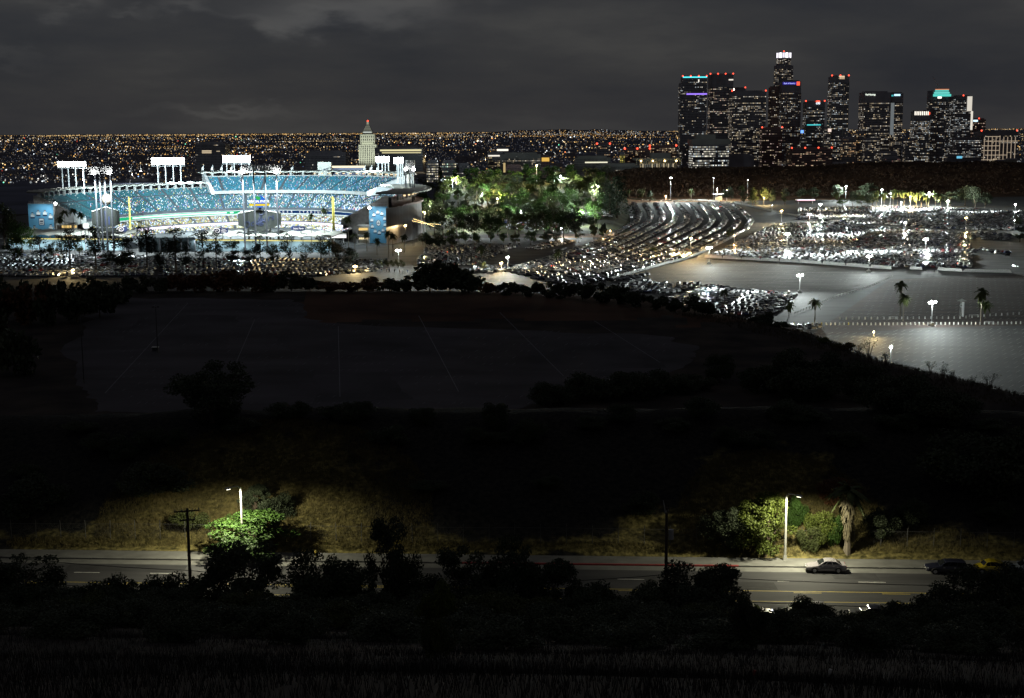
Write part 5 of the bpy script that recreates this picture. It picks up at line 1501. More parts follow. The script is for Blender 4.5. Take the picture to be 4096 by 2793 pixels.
# cars under the trees
rows_between([(1900, 776), (2290, 790)], [(1880, 758), (2290, 768)], 'grove lot', 7, 3.2, .15, hill=True)
rows_between([(2030, 918), (2230, 915)], [(2010, 880), (2250, 884)], 'grove lot', 7, 3.0, .1, hill=True)
rows_between([(2330, 880), (2450, 872)], [(2340, 815), (2440, 812)], 'grove lot', 7, 3.0, .12, hill=True)
SPOTS.sort(key=lambda s: s[1])
def hidden(x, y):
    """True where the plateau hides the ground from the camera"""
    for k in (0.55, .62, .68, .72, .76, .8, .84, .88, .92, .96):
        if hz(x * k, y * k) > CAM_Z + (1.2 - CAM_Z) * k:
            return True
    return False
SPOTS = [s for s in SPOTS if not hidden(s[0], s[1])]
NEAR, FAR = SPOTS[:296], SPOTS[296:]
KN = {'sedan': 'sedan', 'suv': 'tall wagon', 'pickup': 'pickup truck'}
seen = {}
SPOTS_N = {}
for s in NEAR:
    SPOTS_N.setdefault((s[3], s[4]), []).append(s)
ROWW = {'lower lot': 'row {} of the lower lot', 'corner of the empty lot': 'row {} at the empty lot corner', 'wall corner': 'row {} beside the curved white wall end',
        'bollard line': 'row {} beside the bollards', 'curved rows lot': 'curved row {} from the wall', 'left front lot': 'row {} of the left front lot',
        'centre front lot': 'row {} before the scoreboards', 'right front lot': 'row {} before the right banner', 'lot behind the round bush': 'row {} behind the big round bush',
        'lot by the stadium corner': 'row {} near the stadium corner', 'packed lot': 'row {} behind the long white barrier', 'right end of the packed lot': 'sparse row {} past the packed lot'}
for key, lst in SPOTS_N.items():
    lst.sort(key=lambda s: s[0])
    for i, s in enumerate(lst):
        kind, colour = random.choice(KINDS_), random.choice(PICK)
        if random.random() < .02:
            kind, colour = 'pickup', 'gold'
        bm_, gm, wm = parked_mesh(kind, colour)
        o = link('parked_car', bm_)
        o.location = (s[0], s[1], .05); o.rotation_euler = (0, 0, s[2])
        link('windows', gm, o); link('wheels', wm, o)
        tag(o, '%s %s, %s from the left in %s' % (colour, KN[kind], ORD[min(i + 1, len(ORD) - 1)], ROWW.get(key[0], 'row {} of the lot').format(ORD[key[1] + 1])), 'car', 'cars parked in the %s' % key[0])
def mass(spots):
    T = {k: lowpoly(k) for k in ('sedan', 'suv', 'pickup')}
    V, Fc, MI, CO = [], [], [], []
    base = 0
    for s in spots:
        kind = random.choice(KINDS_); t = T[kind]
        c = PAINT[random.choice(PICK)]
        ca, sa = math.cos(s[2]), math.sin(s[2])
        gz = max(.05, hz(s[0], s[1]) + .12) if s[3] == 'grove lot' else .05
        for v in t.v:
            V.append((s[0] + v[0] * ca - v[1] * sa, s[1] + v[0] * sa + v[1] * ca, v[2] + gz))
        for f, m_ in zip(t.f, t.m):
            Fc.append(tuple(i + base for i in f)); MI.append(m_); CO.append(c)
        base += len(t.v)
    mb = MB(); mb.v, mb.f, mb.m, mb.c = V, Fc, MI, CO
    o = mb.obj('parked_cars', [MT['car_paint'], MT['glass'], MT['tyre']], color=True, kind='stuff')
    o['label'] = 'thousands of cars parked row on row across the far lots'
mass(FAR)
# lit tail and head lamps of cars still moving through the lots
def lamp_pair(px, py, col, k, label):
    p = at(px, py, 0)
    b = parked_mesh('sedan', 'grey')
    o = link('moving_car', b[0]); o.location = (p.x, p.y, .05); o.rotation_euler = (0, 0, PI / 2 + (0 if col[0] > .95 and col[1] < .5 else PI))
    link('windows', b[1], o); link('wheels', b[2], o)
    red = col[1] < .5
    m = MB()
    for sy in (-.58, .58):
        m.box((-2.27 if red else 2.27, sy, .72), (.12, .34, .26), 0, 0, tuple(c * k for c in col))
    m.obj('tail_lamps' if red else 'headlamps', MT['lit'], o, color=True)
    tag(o, label, 'car', 'cars driving through the lots with lamps lit')
for i, (px, py, c, lb) in enumerate([(2406, 1030, 0, 'car braking with red lamps among the curved rows, left of the second palm'), (2210, 1068, 0, 'car with red brake lamps low in the curved rows'), (2740, 878, 0, 'car with bright red lamps high in the curved rows'),
                                    (3332, 928, 0, 'car flashing red brake lamps at the back of the packed lot'), (2460, 972, 1, 'car with white lamps on the lane below the tall conifer'), (2526, 872, 1, 'white lit car on the lane beside the tall conifer'),
                                    (2610, 1052, 1, 'car with headlamps on near the curved white wall'), (2530, 1072, 1, 'car with bluish headlamps in the front curved row'), (3390, 943, 0, 'car with red lamps mid way in the packed lot'), (2880, 830, 0, 'car with red lamps by the far end of the curved wall'),
                                    (3820, 1058, 0, 'car with red lamps at the right front of the packed lot'), (1794, 1012, 0, 'car with red lamps in the block by the stadium corner'), (2390, 1022, 1, 'car with blue white lamps beside the braking car'), (4060, 1070, 1, 'lone car near the right end of the barrier')]):
    lamp_pair(px, py, ((1.0, .12, .05), (.95, 1.0, 1.0))[c], 6.0 if c == 0 else 5.0, lb)

# ------------------------------------------------------------------ cars on the road, in full detail
def road_car(name, kind, colour, px, py, flip, label, lights=None, off=None):
    p = at(px, py, ROAD_Z)
    y = road_back(p.x) + off
    t = thing(name, label, 'car', (p.x, y, ROAD_Z + .005), -.06 + (PI if flip else 0), 'cars parked along the road')
    col = PAINT.get(colour, colour)
    b = MB(); L, H, st, cab, w0, w1, zt = car_body(b, kind, col)
    o = b.obj('body', MT['car_paint'], t, color=True)
    md = o.modifiers.new('bevel', 'BEVEL'); md.width = .06; md.segments = 2; md.limit_method = 'ANGLE'
    zb = cab[0][1]
    W = lambda z: lerp(w0, w1, (z - zb) / (zt - zb)) + .02
    g = MB(); car_glass(g, cab, w0, w1, zt, split=True, eps=.02)
    for f in g.f:
        q = MB(); q.add([g.v[i] for i in f], [(0, 1, 2, 3)]); q.obj('window', MT['windscreen'], t)
    r = .34
    for x in (-L * .29, L * .305):
        for s in (-1, 1):
            w = MB(); w.tube([(x, s * .60, r), (x, s * .885, r)], r, 16); wo = w.obj('wheel', MT['tyre'], t)
            w = MB(); w.tube([(x, s * .875, r), (x, s * .897, r)], r * .62, 12)
            for k in range(5):
                a = 2 * PI * k / 5; w.tube([(x, s * .9, r), (x + r * .58 * math.cos(a), s * .9, r + r * .58 * math.sin(a))], .035, 4)
            w.obj('rim', MT['rim'], wo)
            a_ = MB(); a_.tube([(x + (r + .07) * math.cos(u), s * .86, r + (r + .07) * math.sin(u)) for u in np.linspace(.1, PI - .1, 8)], .035, 4); a_.obj('wheel_arch', MT['dark_steel'], t)
    zf, zr = st[-1][2], st[0][2]
    on = lights == 'on'
    for s in (-1, 1):
        h = MB(); h.box((L / 2 - .12, s * .58, zf + .03), (.22, .32, .16), 0, 0, (5, 5.4, 6) if on else (.5, .5, .45)); h.obj('headlight', MT['lit'] if on else MT['rim'], t, color=on)
        h = MB(); h.box((-L / 2 + .08, s * .6, zr - .02), (.14, .28, .2)); h.obj('tail_light', MT['paint_r'], t)
        h = MB(); h.box((cab[-1][0] - .25, s * (w0 + .17), cab[-1][1] + .12), (.16, .2, .14), 0, 0, col); h.obj('mirror', MT['car_paint'], t, color=True)
        h = MB(); h.box((-.1, s * (.885), .62), (L * .36, .03, .05)); h.obj('door_trim', MT['dark_steel'], t)
        for x in (-.75, .45):
            h = MB(); h.box((x, s * .885, .80), (.2, .03, .05)); h.obj('door_handle', MT['rim'], t)
    for x in (L / 2 - .03, -L / 2 + .03):
        h = MB(); h.box((x, 0, .46), (.12, 1.36, .18)); h.obj('bumper', MT['dark_steel'], t)
        h = MB(); h.box((x + .05 * (1 if x > 0 else -1), 0, .58), (.06, .5, .14)); h.obj('number_plate', MT['paint_w'], t)
    if on:
        spot('headlight_beam', (L / 2 + .2, 0, .65), (0, 0, 0), 12, (.9, .95, 1.0), 70, .6, .1, t).rotation_euler = Vector((1, 0, -.12)).to_track_quat('-Z', 'Y').to_euler()
    return t
road_car('parked_sedan', 'sedan', (.30, .28, .31), 3302, 2285, True, 'silver mauve four door sedan parked alone at the far kerb', off=-4.1)
road_car('parked_wagon', 'wagon', (.018, .02, .04), 3775, 2280, True, 'dark navy station wagon at the far kerb before the yellow car', off=-4.0)
road_car('parked_beetle', 'beetle', (.55, .42, .02), 3948, 2276, True, 'round yellow two door car behind the dark wagon', off=-3.9)
road_car('parked_sedan', 'sedan', (.24, .27, .32), 4085, 2276, True, 'pale blue silver sedan cut off by the right picture edge', off=-3.9)
road_car('kerbside_sedan', 'sedan', (.02, .022, .03), 3010, 2480, False, 'dark sedan with one headlight on, nose out of the bushes', 'on', off=-20.0)
road_car('kerbside_suv', 'suv', (.10, .10, .11), 3215, 2470, True, 'grey tall car behind the small round bush at the near kerb', off=-20.0)
road_car('kerbside_sedan', 'sedan', (.012, .014, .03), 3480, 2478, True, 'near black sedan at the near kerb right of the small bush', off=-20.0)
road_car('kerbside_sedan', 'sedan', 'silver', 115, 2435, False, 'silver car poking out right of the far left tree', off=-20.0)
road_car('kerbside_sedan', 'sedan', 'silver', 905, 2440, True, 'pale car half hidden under the tall lit topped tree', off=-20.0)
road_car('kerbside_sedan', 'sedan', 'grey', 2520, 2480, False, 'grey car mostly hidden between two bushes near the centre', off=-20.0)
# ------------------------------------------------------------------ vegetation
random.seed(41)
def leaf_quad(mb, p, s, r, up=.3):
    a = Vector((r.uniform(-1, 1), r.uniform(-1, 1), r.uniform(-1, 1))).normalized()
    b = a.cross(Vector((r.uniform(-1, 1), r.uniform(-1, 1), r.uniform(-1, 1)))).normalized()
    a *= s * r.uniform(.6, 1.2); b *= s * r.uniform(.35, .75)
    mb.v += [p - a, p + b, p + a, p - b]
    k = len(mb.v); mb.f.append((k - 4, k - 3, k - 2, k - 1)); mb.m.append(0); mb.c.append((1, 1, 1))
def crown(seed, n, leaf, shape='round', clumps=16, hollow=.35, z0=.28):
    """unit-height crown: leaf clumps on limbs; returns the crown builder and the limb ends"""
    r = random.Random(seed); mb = MB(); ends = []
    C = []
    for k in range(clumps):
        for _ in range(30):
            x, y, z = r.uniform(-1, 1), r.uniform(-1, 1), r.uniform(-1, 1)
            d = math.sqrt(x * x + y * y + z * z)
            if hollow < d < 1:
                break
        if shape == 'round':
            p = Vector((x * .38, y * .38, z0 + (1 - z0) * (.5 + .43 * z))); rad = r.uniform(.10, .19)
        elif shape == 'near':
            p = Vector((x * .44, y * .44, z0 + (1 - z0) * (.5 + .47 * z))); rad = r.choice([.05, .07, .09, .11, .13, .16])
        elif shape == 'tall':
            p = Vector((x * .2, y * .2, z0 + (1 - z0) * (.5 + .45 * z))); rad = r.uniform(.07, .13)
        elif shape == 'bush':
            p = Vector((x * .62, y * .62, max(.08, .45 + .42 * z * (1 - .5 * abs(x))))); rad = r.uniform(.16, .30)
        elif shape == 'umbrella':
            p = Vector((x * .5, y * .5, .76 + .16 * z - .1 * (x * x + y * y))); rad = r.uniform(.09, .15)
        elif shape == 'cone':
            h = r.random() ** .8; a = r.uniform(0, 2 * PI); w = .20 * (1 - h) * r.uniform(.4, 1.15) + .02
            p = Vector((w * math.cos(a), w * math.sin(a), z0 + (1 - z0) * h * .96)); rad = .05 + .05 * (1 - h)
        C.append((p, rad)); ends.append(p)
    tot = sum(c[1] ** 2 for c in C)
    for p, rad in C:
        for q in range(int(n * rad * rad / tot)):
            v = Vector((r.gauss(0, 1), r.gauss(0, 1), r.gauss(0, 1))).normalized() * rad * r.random() ** .4
            v.z *= .72
            leaf_quad(mb, p + v, leaf, r)
    return mb, ends
def trunk(seed, ends, h0=.32, r0=.022, limbs=7):
    r = random.Random(seed); mb = MB()
    top = Vector((r.uniform(-.02, .02), r.uniform(-.02, .02), h0))
    mb.tube([(0, 0, -.04), (top.x * .3, top.y * .3, h0 * .5), top], [r0 * 1.35, r0, r0 * .8], 7)
    for e in r.sample(ends, min(limbs, len(ends))):
        mid = top.lerp(e, .5) + Vector((r.uniform(-.03, .03), r.uniform(-.03, .03), .03))
        mb.tube([top, mid, e], [r0 * .65, r0 * .4, r0 * .12], 5)
    return mb
PROTO = {}
def proto(kind, i):
    """crown and trunk meshes of unit height, shared by copies"""
    k = (kind, i)
    if k not in PROTO:
        sd = {'broad': 100, 'tall': 200, 'pine': 300, 'cone': 400, 'bush': 500, 'eucalypt': 600, 'near': 700, 'nearbush': 800}[kind] + i
        if kind == 'broad': c, e = crown(sd, 2200, .028, 'round', 30, z0=.14); t = trunk(sd, e, .25)
        elif kind == 'tall': c, e = crown(sd, 1500, .024, 'tall', 24, z0=.16); t = trunk(sd, e, .4, .014)
        elif kind == 'pine': c, e = crown(sd, 1150, .022, 'tall', 22, z0=.20); t = trunk(sd, e, .8, .012)
        elif kind == 'cone': c, e = crown(sd, 1900, .020, 'cone', 90, z0=.10); t = trunk(sd, e, .9, .014, 5)
        elif kind == 'bush': c, e = crown(sd, 1100, .075, 'bush', 12, .2); t = trunk(sd, e, .2, .02, 5)
        elif kind == 'eucalypt': c, e = crown(sd, 1300, .024, 'round', 20, .3, z0=.2); t = trunk(sd, e, .35, .016, 9)
        elif kind == 'near': c, e = crown(sd, 11000, .019, 'near', 64, .2, z0=.02); t = trunk(sd, e, .22, .022, 12)
        elif kind == 'nearbush': c, e = crown(sd, 8000, .030, 'bush', 26, .2); t = trunk(sd, e, .25, .02, 9)
        PROTO[k] = (c, t)
    return PROTO[k]
LEAFM = {}
def tree_mesh(kind, i, leaf, bark):
    k = (kind, i, leaf, bark)
    if k not in LEAFM:
        c, t = proto(kind, i)
        LEAFM[k] = (c.mesh('crown', MT[leaf]), t.mesh('trunk', MT[bark]))
    return LEAFM[k]
def plant(name, kind, leaf, base, height, width, label, cat, group, i=None, bark='bark', rz=None):
    i = random.randrange(4) if i is None else i
    cm, tm = tree_mesh(kind, i, leaf, bark)
    t = thing(name, label, cat, base, random.uniform(0, 6.28) if rz is None else rz, group)
    nat = {'round': .95, 'broad': .95, 'near': .95, 'tall': .52, 'pine': .5, 'cone': .42, 'bush': 1.7, 'nearbush': 1.7, 'eucalypt': 1.15}[kind]
    s = width / nat
    for nm, me in (('crown', cm), ('trunk', tm)):
        o = link(nm, me, t); o.scale = (s, s, height)
    return t
def palm_meshes():
    out = []
    for v in range(3):
        r = random.Random(900 + v); c = MB(); t = MB()
        for k in range(34):
            a = r.uniform(0, 2 * PI); el = r.uniform(-.9, 1.25); L = r.uniform(.85, 1.1)
            d = Vector((math.cos(a), math.sin(a), 0)); side = Vector((-d.y, d.x, 0))
            P = []
            for s in range(5):
                u = s / 4
                P.append(d * (L * u * math.cos(el)) + Vector((0, 0, L * u * math.sin(el) - .55 * u * u)))
            for s in range(4):
                w0, w1 = (.05, .16, .17, .12, .01)[s], (.05, .16, .17, .12, .01)[s + 1]
                dz = Vector((0, 0, -.06))
                c.quad(P[s], P[s + 1], P[s + 1] + side * w1 + dz, P[s] + side * w0 + dz)
                c.quad(P[s], P[s + 1], P[s + 1] - side * w1 + dz, P[s] - side * w0 + dz)
        n = 7
        t.tube([(0, 0, -.03)] + [(.012 * math.sin(k * 1.3 + v), .012 * math.cos(k + v), k / n) for k in range(1, n + 1)], [1.2] + [.9 - .05 * k for k in range(n)], 7)
        sk = MB()
        for k in range(40):
            a = r.uniform(0, 2 * PI); z = r.uniform(-.95, -.1)
            d = Vector((math.cos(a), math.sin(a), 0)); s_ = Vector((-d.y, d.x, 0)) * .07
            p = d * (.10 + .10 * (1 + z)) + Vector((0, 0, z + .25)); q = d * (.2 + .1 * (1 + z)) + Vector((0, 0, z - .15))
            sk.quad(p - s_, p + s_, q + s_ * .6, q - s_ * .6)
        out.append((c.mesh('crown', MT['frond']), t, sk.mesh('dead_frond_skirt', MT['dead_frond'])))
    return out
PALM = palm_meshes()
TRK = {}
def palm(base, height, label, group, crown_r=2.4, skirt=False, v=None, r=.22, name='palm_tree'):
    v = random.randrange(3) if v is None else v
    t = thing(name, label, 'palm tree', base, random.uniform(0, 6.28), group)
    cm, tb, sm = PALM[v]
    if v not in TRK:
        TRK[v] = tb.mesh('trunk', MT['pale_bark'])
    o = link('trunk', TRK[v], t); o.scale = (r, r, height)
    o = link('crown', cm, t); o.location = (0, 0, height); o.scale = (crown_r,) * 3
    if skirt:
        o = link('dead_frond_skirt', sm, t); o.location = (0, 0, height); o.scale = (crown_r * .8, crown_r * .8, crown_r * 1.2)
    return t
def on(px, pb):
    return ground_at(px, pb)
def place(px, pb, pt, pw, fn='tree', z=None, **k):
    """base photo point, top row, crown width in photo pixels -> world base, height, width"""
    b = at(px, pb, z) if z is not None else on(px, pb)
    h = at_y(px, pt, b.y).z - b.z
    return b, h, pw * b.y / FPX

# trees standing before the stadium, from left to right
G1 = 'dark trees before the stadium'
front = [(20, 1000, 800, 130, 'broad', 'leaf_olive', 'pale olive broad tree at the far left picture edge'), (90, 1012, 880, 120, 'broad', 'leaf_green', 'dark round tree left of the left banner'), (60, 1060, 920, 90, 'tall', 'leaf_green', 'slim tree below the left banner corner'),
         (165, 1056, 942, 95, 'pine', 'leaf_pine', 'open pine before the left banner foot'), (215, 1040, 960, 70, 'broad', 'leaf_olive', 'small olive tree under the left banner right corner'), (282, 1075, 890, 95, 'pine', 'leaf_pine', 'tall open pine left of the angled scoreboard'),
         (318, 1030, 930, 45, 'tall', 'leaf_olive', 'narrow olive tree beside the palms near the left pines'), (385, 1085, 900, 100, 'pine', 'leaf_pine', 'dark pine below the angled scoreboard'), (440, 1060, 1000, 90, 'broad', 'leaf_dark', 'low dark tree between the two left pines'),
         (490, 1095, 930, 120, 'tall', 'leaf_dark', 'heavy dark tree left of the centre field screen'), (590, 1080, 880, 105, 'pine', 'leaf_pine', 'tall dark pine over the left end of the centre field screen'), (640, 1080, 1000, 60, 'broad', 'leaf_dark', 'small dark tree at the foot of the screen'),
         (705, 1090, 905, 115, 'pine', 'leaf_dark', 'thick dark pine before the middle of the screen'), (816, 1075, 915, 85, 'pine', 'leaf_pine', 'open pine right of the screen, left of the spiral sign'), (866, 1072, 920, 65, 'pine', 'leaf_pine', 'slim pine before the spiral sign'),
         (928, 1066, 950, 85, 'tall', 'leaf_dark', 'dark shapely tree left below the script scoreboard'), (1000, 1064, 985, 75, 'broad', 'leaf_dark', 'low dark tree below the script scoreboard'), (1042, 1062, 935, 70, 'pine', 'leaf_pine', 'pine with lit leaves under the script scoreboard'),
         (1095, 1062, 975, 80, 'broad', 'leaf_olive', 'yellow green tree right below the script scoreboard'), (1162, 1078, 915, 110, 'eucalypt', 'leaf_dark', 'wide branching tree before the State Farm sign'), (1225, 1070, 960, 90, 'eucalypt', 'leaf_dark', 'branching tree right of the State Farm sign'),
         (1285, 1068, 925, 80, 'pine', 'leaf_pine', 'open pine left of the right foul pole'), (1350, 1074, 955, 110, 'eucalypt', 'leaf_dark', 'dark spreading tree below the right foul pole'), (1400, 1070, 985, 70, 'broad', 'leaf_dark', 'low dark tree right of the right foul pole'),
         (745, 1085, 980, 60, 'pine', 'leaf_pine', 'smaller pine right of the thick pine')]
for px, pb, pt, pw, kd, lf, lb in front:
    b, h, w = place(px, pb, pt, pw * 1.0, z=0)
    plant({'pine': 'pine_tree', 'eucalypt': 'eucalyptus_tree'}.get(kd, 'tree'), kd, lf, b, h, w, lb, 'tree', G1)
for px, pb, pt, lb in ((268, 1040, 848, 'tallest palm left of the angled scoreboard'), (302, 1042, 842, 'tall palm nearest to the left of the angled scoreboard'), (330, 1030, 855, 'third palm in the cluster left of the angled scoreboard'), (250, 1038, 872, 'shorter palm at the left of the palm cluster'), (150, 992, 955, 'tiny palm at the left banner foot'), (122, 1010, 968, 'small palm at the left corner of the left banner'),
                       (1248, 1010, 862, 'tall palm left of the right foul pole'), (1300, 1000, 840, 'tall palm just left of the right foul pole'), (1395, 1000, 872, 'tall palm right of the right foul pole'), (1420, 1010, 940, 'short palm left of the right banner'), (1468, 1006, 935, 'palm before the concourse by the right banner'),
                       (1508, 1020, 960, 'palm below the middle of the right banner'), (1555, 1030, 930, 'yellow lit palm at the right banner corner'), (1572, 1025, 940, 'second yellow lit palm by the right banner corner'), (1602, 850 + 80, 850, 'palm before the ribbed grey outer wall'), (1618, 1010, 945, 'palm right of the yellow lit palms'),
                       (1702, 1000, 935, 'feathery palm by the car block near the stadium corner'), (1680, 930, 822, 'tall palm at the right end of the grey outer wall'), (1695, 930, 830, 'second tall palm at the right end of the grey outer wall'), (1318, 1025, 970, 'little palm before the low white sign')):
    b, h, w = place(px, pb, pt, 30, z=0)
    palm(b, h, lb, 'palms around the stadium', 3.0)
# the grove right of the stadium
G4 = 'grove of trees right of the stadium'
gr = random.Random(77)
rowsg = [(1700, 2460, 722, 676, 22, 'back'), (1685, 2450, 752, 706, 20, 'second'), (1690, 2450, 784, 732, 19, 'third'), (1680, 2420, 822, 762, 18, 'middle'), (1700, 2400, 862, 796, 17, 'fifth'), (1700, 2390, 905, 826, 16, 'sixth'), (1710, 2380, 945, 850, 15, 'front'), (1650, 2330, 975, 925, 12, 'lowest')]
for x0, x1, pb, pt, n, nm in rowsg:
    for k in range(n):
        px = lerp(x0, x1, (k + .5) / n) + gr.uniform(-16, 16)
        kd = gr.choice(['broad', 'broad', 'broad', 'broad', 'tall', 'eucalypt', 'cone' if nm in ('back', 'second') else 'broad'])
        big = nm in ('front', 'sixth')
        top = pt - gr.uniform(-8, 30 if big else 22)
        b, h, w = place(px, pb + gr.uniform(-8, 8), top, gr.uniform(64, 112) if big else gr.uniform(50, 84))
        lf = gr.choice(['leaf_green', 'leaf_green', 'leaf_olive', 'leaf_dark', 'leaf_bright' if nm in ('third', 'second', 'front') else 'leaf_green'])
        plant('tree' if kd != 'cone' else 'cypress_tree', kd, lf, b, max(h, 4), w * (.6 if kd in ('tall', 'cone') else 1), '%s %s tree, %s from the left in the %s row of the grove' %
              ({'leaf_green': 'green', 'leaf_olive': 'olive', 'leaf_dark': 'dark', 'leaf_bright': 'yellow green'}[lf], {'broad': 'round', 'tall': 'slim', 'eucalypt': 'spreading', 'cone': 'conical'}[kd], ORD[k + 1], nm), 'tree', G4)
k = 0
pl = [(1735, 720, 708), (1752, 740, 712), (1790, 740, 716), (1858, 765, 720), (1945, 690, 640), (1908, 900, 745), (1975, 820, 750), (2105, 760, 735), (1832, 880, 770), (1950, 890, 835), (1990, 880, 820), (1745, 800, 775), (1775, 850, 790), (2365, 820, 735), (2380, 822, 728), (2372, 815, 742), (2400, 825, 740), (1905, 950, 820), (2030, 950, 840), (1870, 880, 780), (1720, 900, 800), (1955, 880, 830), (2142, 960, 880), (1815, 700, 645), (1828, 700, 648)]
pl.sort()
for k, (px, pb, pt) in enumerate(pl):
    b, h, w = place(px, pb, pt, 30)
    palm(b, max(6, h), '%s palm from the left rising out of the grove' % ORD[k + 1], 'palms in the grove', 3.2 if k % 3 else 4.0)
b, h, w = place(2468, 872, 700, 95)
plant('tall_conifer', 'cone', 'leaf_pine', b, h, w * 1.1, 'very tall dark conifer at the right end of the grove', 'tree', G4)
b, h, w = place(2440, 868, 730, 75)
plant('tall_conifer', 'cone', 'leaf_pine', b, h, w, 'slimmer dark conifer left of the very tall one', 'tree', G4)
b, h, w = place(2305, 955, 815, 95)
plant('dark_tree', 'tall', 'leaf_dark', b, h, w, 'dark heavy tree with a pale trunk at the grove front right', 'tree', G4, bark='pale_bark')
for i, (px, pb, pt, pw) in enumerate(((2410, 950, 890, 50), (2375, 945, 885, 45), (1715, 985, 940, 60), (1755, 990, 938, 70), (1810, 985, 945, 50), (2180, 960, 930, 60))):
    b, h, w = place(px, pb, pt, pw)
    plant('shrub', 'bush', 'leaf_dark', b, h, w, '%s dark shrub from the left along the foot of the grove' % ORD[[2, 1, 0, 3, 4, 5].index(i) + 1], 'shrub', 'shrubs at the grove foot')
# lollipop trees by the white lamp near the stadium corner
for k in range(12):
    px, pb = 1500 + (k % 6) * 21 + 8 * (k // 6), 1062 + 9 * (k // 6)
    b, h, w = place(px, pb, pb - 24, 19, z=0)
    plant('clipped_tree', 'broad', 'leaf_olive', b, h, w, '%s small clipped round tree from the left in the %s row by the white lamp' % (ORD[k % 6 + 1], 'back' if k < 6 else 'front'), 'tree', 'clipped trees by the lamp')
for i, (px, pb, pt) in enumerate(((2232, 1050, 1005), (2612, 1012, 985), (1925, 1030, 992), (1930, 1085, 1042), (2918, 960, 905))):
    b, h, w = place(px, pb, pt, 34, z=0)
    if i in (0, 2):
        palm(b, h, ('squat palm alone among the front curved rows', '', 'squat palm among the cars near the stadium corner')[i], 'palms in the car lots', 3.6)
    else:
        plant('tree', 'broad', 'leaf_olive', b, h, w, ('', 'small olive tree alone in the middle curved rows', '', 'dark small tree by the yellow lamp in the near rows', 'slim young tree by the curved wall')[i], 'tree', 'single trees in the car lots')
# palms and trees along the far edge of the lots
px_ = [2515, 2566, 2600, 2766, 2900, 2925, 2965, 2975, 3010, 3020, 3055, 3090, 3140]
for k, px in enumerate(px_):
    b, h, w = place(px, 806 + (px > 2950) * 14, 765 - random.uniform(0, 14) - (10 if px > 2880 else 0), 40, z=0)
    if k in (3, 0, 6):
        palm(b, max(h, 6), '%s palm from the left at the hill foot behind the curved rows' % ORD[[0, 3, 6].index(k) + 1], 'palms at the hill foot', 4.0)
    else:
        plant('tree', random.choice(['broad', 'tall', 'cone']), random.choice(['leaf_dark', 'leaf_dark', 'leaf_olive']), b, max(h, 6), w, '%s dark tree from the left at the hill foot behind the curved rows' % ORD[k + 1 - (k > 0) - (k > 3) - (k > 6)], 'tree', 'trees at the hill foot')
pp = [(3345, 770, 0), (3370, 790, 1), (3410, 765, 1), (3445, 780, 1), (3470, 770, 1), (3490, 775, 1), (3505, 770, 0), (3535, 776, 0), (3572, 765, 0), (3590, 768, 0), (3615, 770, 0), (3640, 775, 0), (3665, 780, 0), (3685, 775, 0), (3705, 785, 0), (3740, 776, 0), (3762, 785, 0)]
for k, (px, pt, kd) in enumerate(pp):
    b, h, w = place(px, 826, pt, 52, z=0)
    if kd == 0:
        palm(b, h, '%s palm from the left in the lit row below the brown hill' % ORD[[q for q, z in enumerate(pp) if z[2] == 0].index(k) + 1], 'lit palms below the brown hill', 5.0)
    else:
        plant('tree', 'broad', random.choice(['leaf_green', 'leaf_olive', 'leaf_dark']), b, h, w, '%s broad tree from the left in the lit row below the brown hill' % ORD[[q for q, z in enumerate(pp) if z[2] == 1].index(k) + 1], 'tree', 'lit trees below the brown hill')
for k, (px, pb, pt, pw) in enumerate(((3470, 800, 728, 90), (3350, 805, 735, 60), (3860, 825, 735, 110), (3800, 830, 760, 70), (3900, 830, 740, 80), (3940, 830, 770, 60), (4080, 970, 900, 60), (4070, 905, 870, 40), (3250, 800, 745, 70), (3200, 800, 750, 60))):
    b, h, w = place(px, pb, pt, pw, z=0)
    plant('tree', random.choice(['broad', 'tall']), 'leaf_dark', b, h, w, ['large dark tree rising over the left of the lit palms', 'dark tree beside the white lamp left of the lit palms', 'broad dark tree right of the lit palms', 'dark tree under the bright lamp right of the lit palms', 'dark tree second right of the bright lamp',
          'small brownish tree at the far lot edge', 'dark round tree at the right edge by the sparse cars', 'small lit tree by the right edge lamp post', 'dark tree right of the low white roof', 'dark tree left of the star lamp at the hill foot'][k], 'tree', 'dark trees below the brown hill')
# scrub on the brown hill
sc = MB(); rr = random.Random(8)
for k in range(5200):
    x_y = rr.uniform(.07, .45); y = rr.uniform(1500, 1790); x = x_y * y
    p = Vector((x, y, hz(x, y)))
    for q in range(5):
        leaf_quad(sc, p + Vector((rr.uniform(-2, 2), rr.uniform(-2, 2), rr.uniform(.2, 2.6))), 1.5, rr)
o = sc.obj('hill_scrub', leafmat('scrub', (.10, .066, .046), (.16, .10, .065), .02), kind='stuff'); o['label'] = 'dry brown scrub covering the hill before the towers'
# tall palms of the right lots
for px, pb, pt, lb, cr_ in ((3600, 1270, 1135, 'front of the two palms close together in the brown lot', 3.0), (3612, 1285, 1185, 'lower of the two palms close together in the brown lot', 3.0), (3922, 1298, 1165, 'tall pale trunked palm at the bollard road', 3.4), (3940, 1275, 1215, 'shorter dark palm leaning behind the pale trunked palm', 3.2), (3259, 1292, 1205, 'round headed palm left of the bollard road', 2.8), (3156, 1268, 1215, 'short palm at the corner of the packed lower lot', 2.6), (2897, 1250, 1165, 'slim palm among the cars of the lower lot', 2.4)):
    b, h, w = place(px, pb, pt, 40, z=0)
    palm(b, h, lb, 'palms in the right hand lots', cr_, skirt=px in (3259, 3156, 3600))
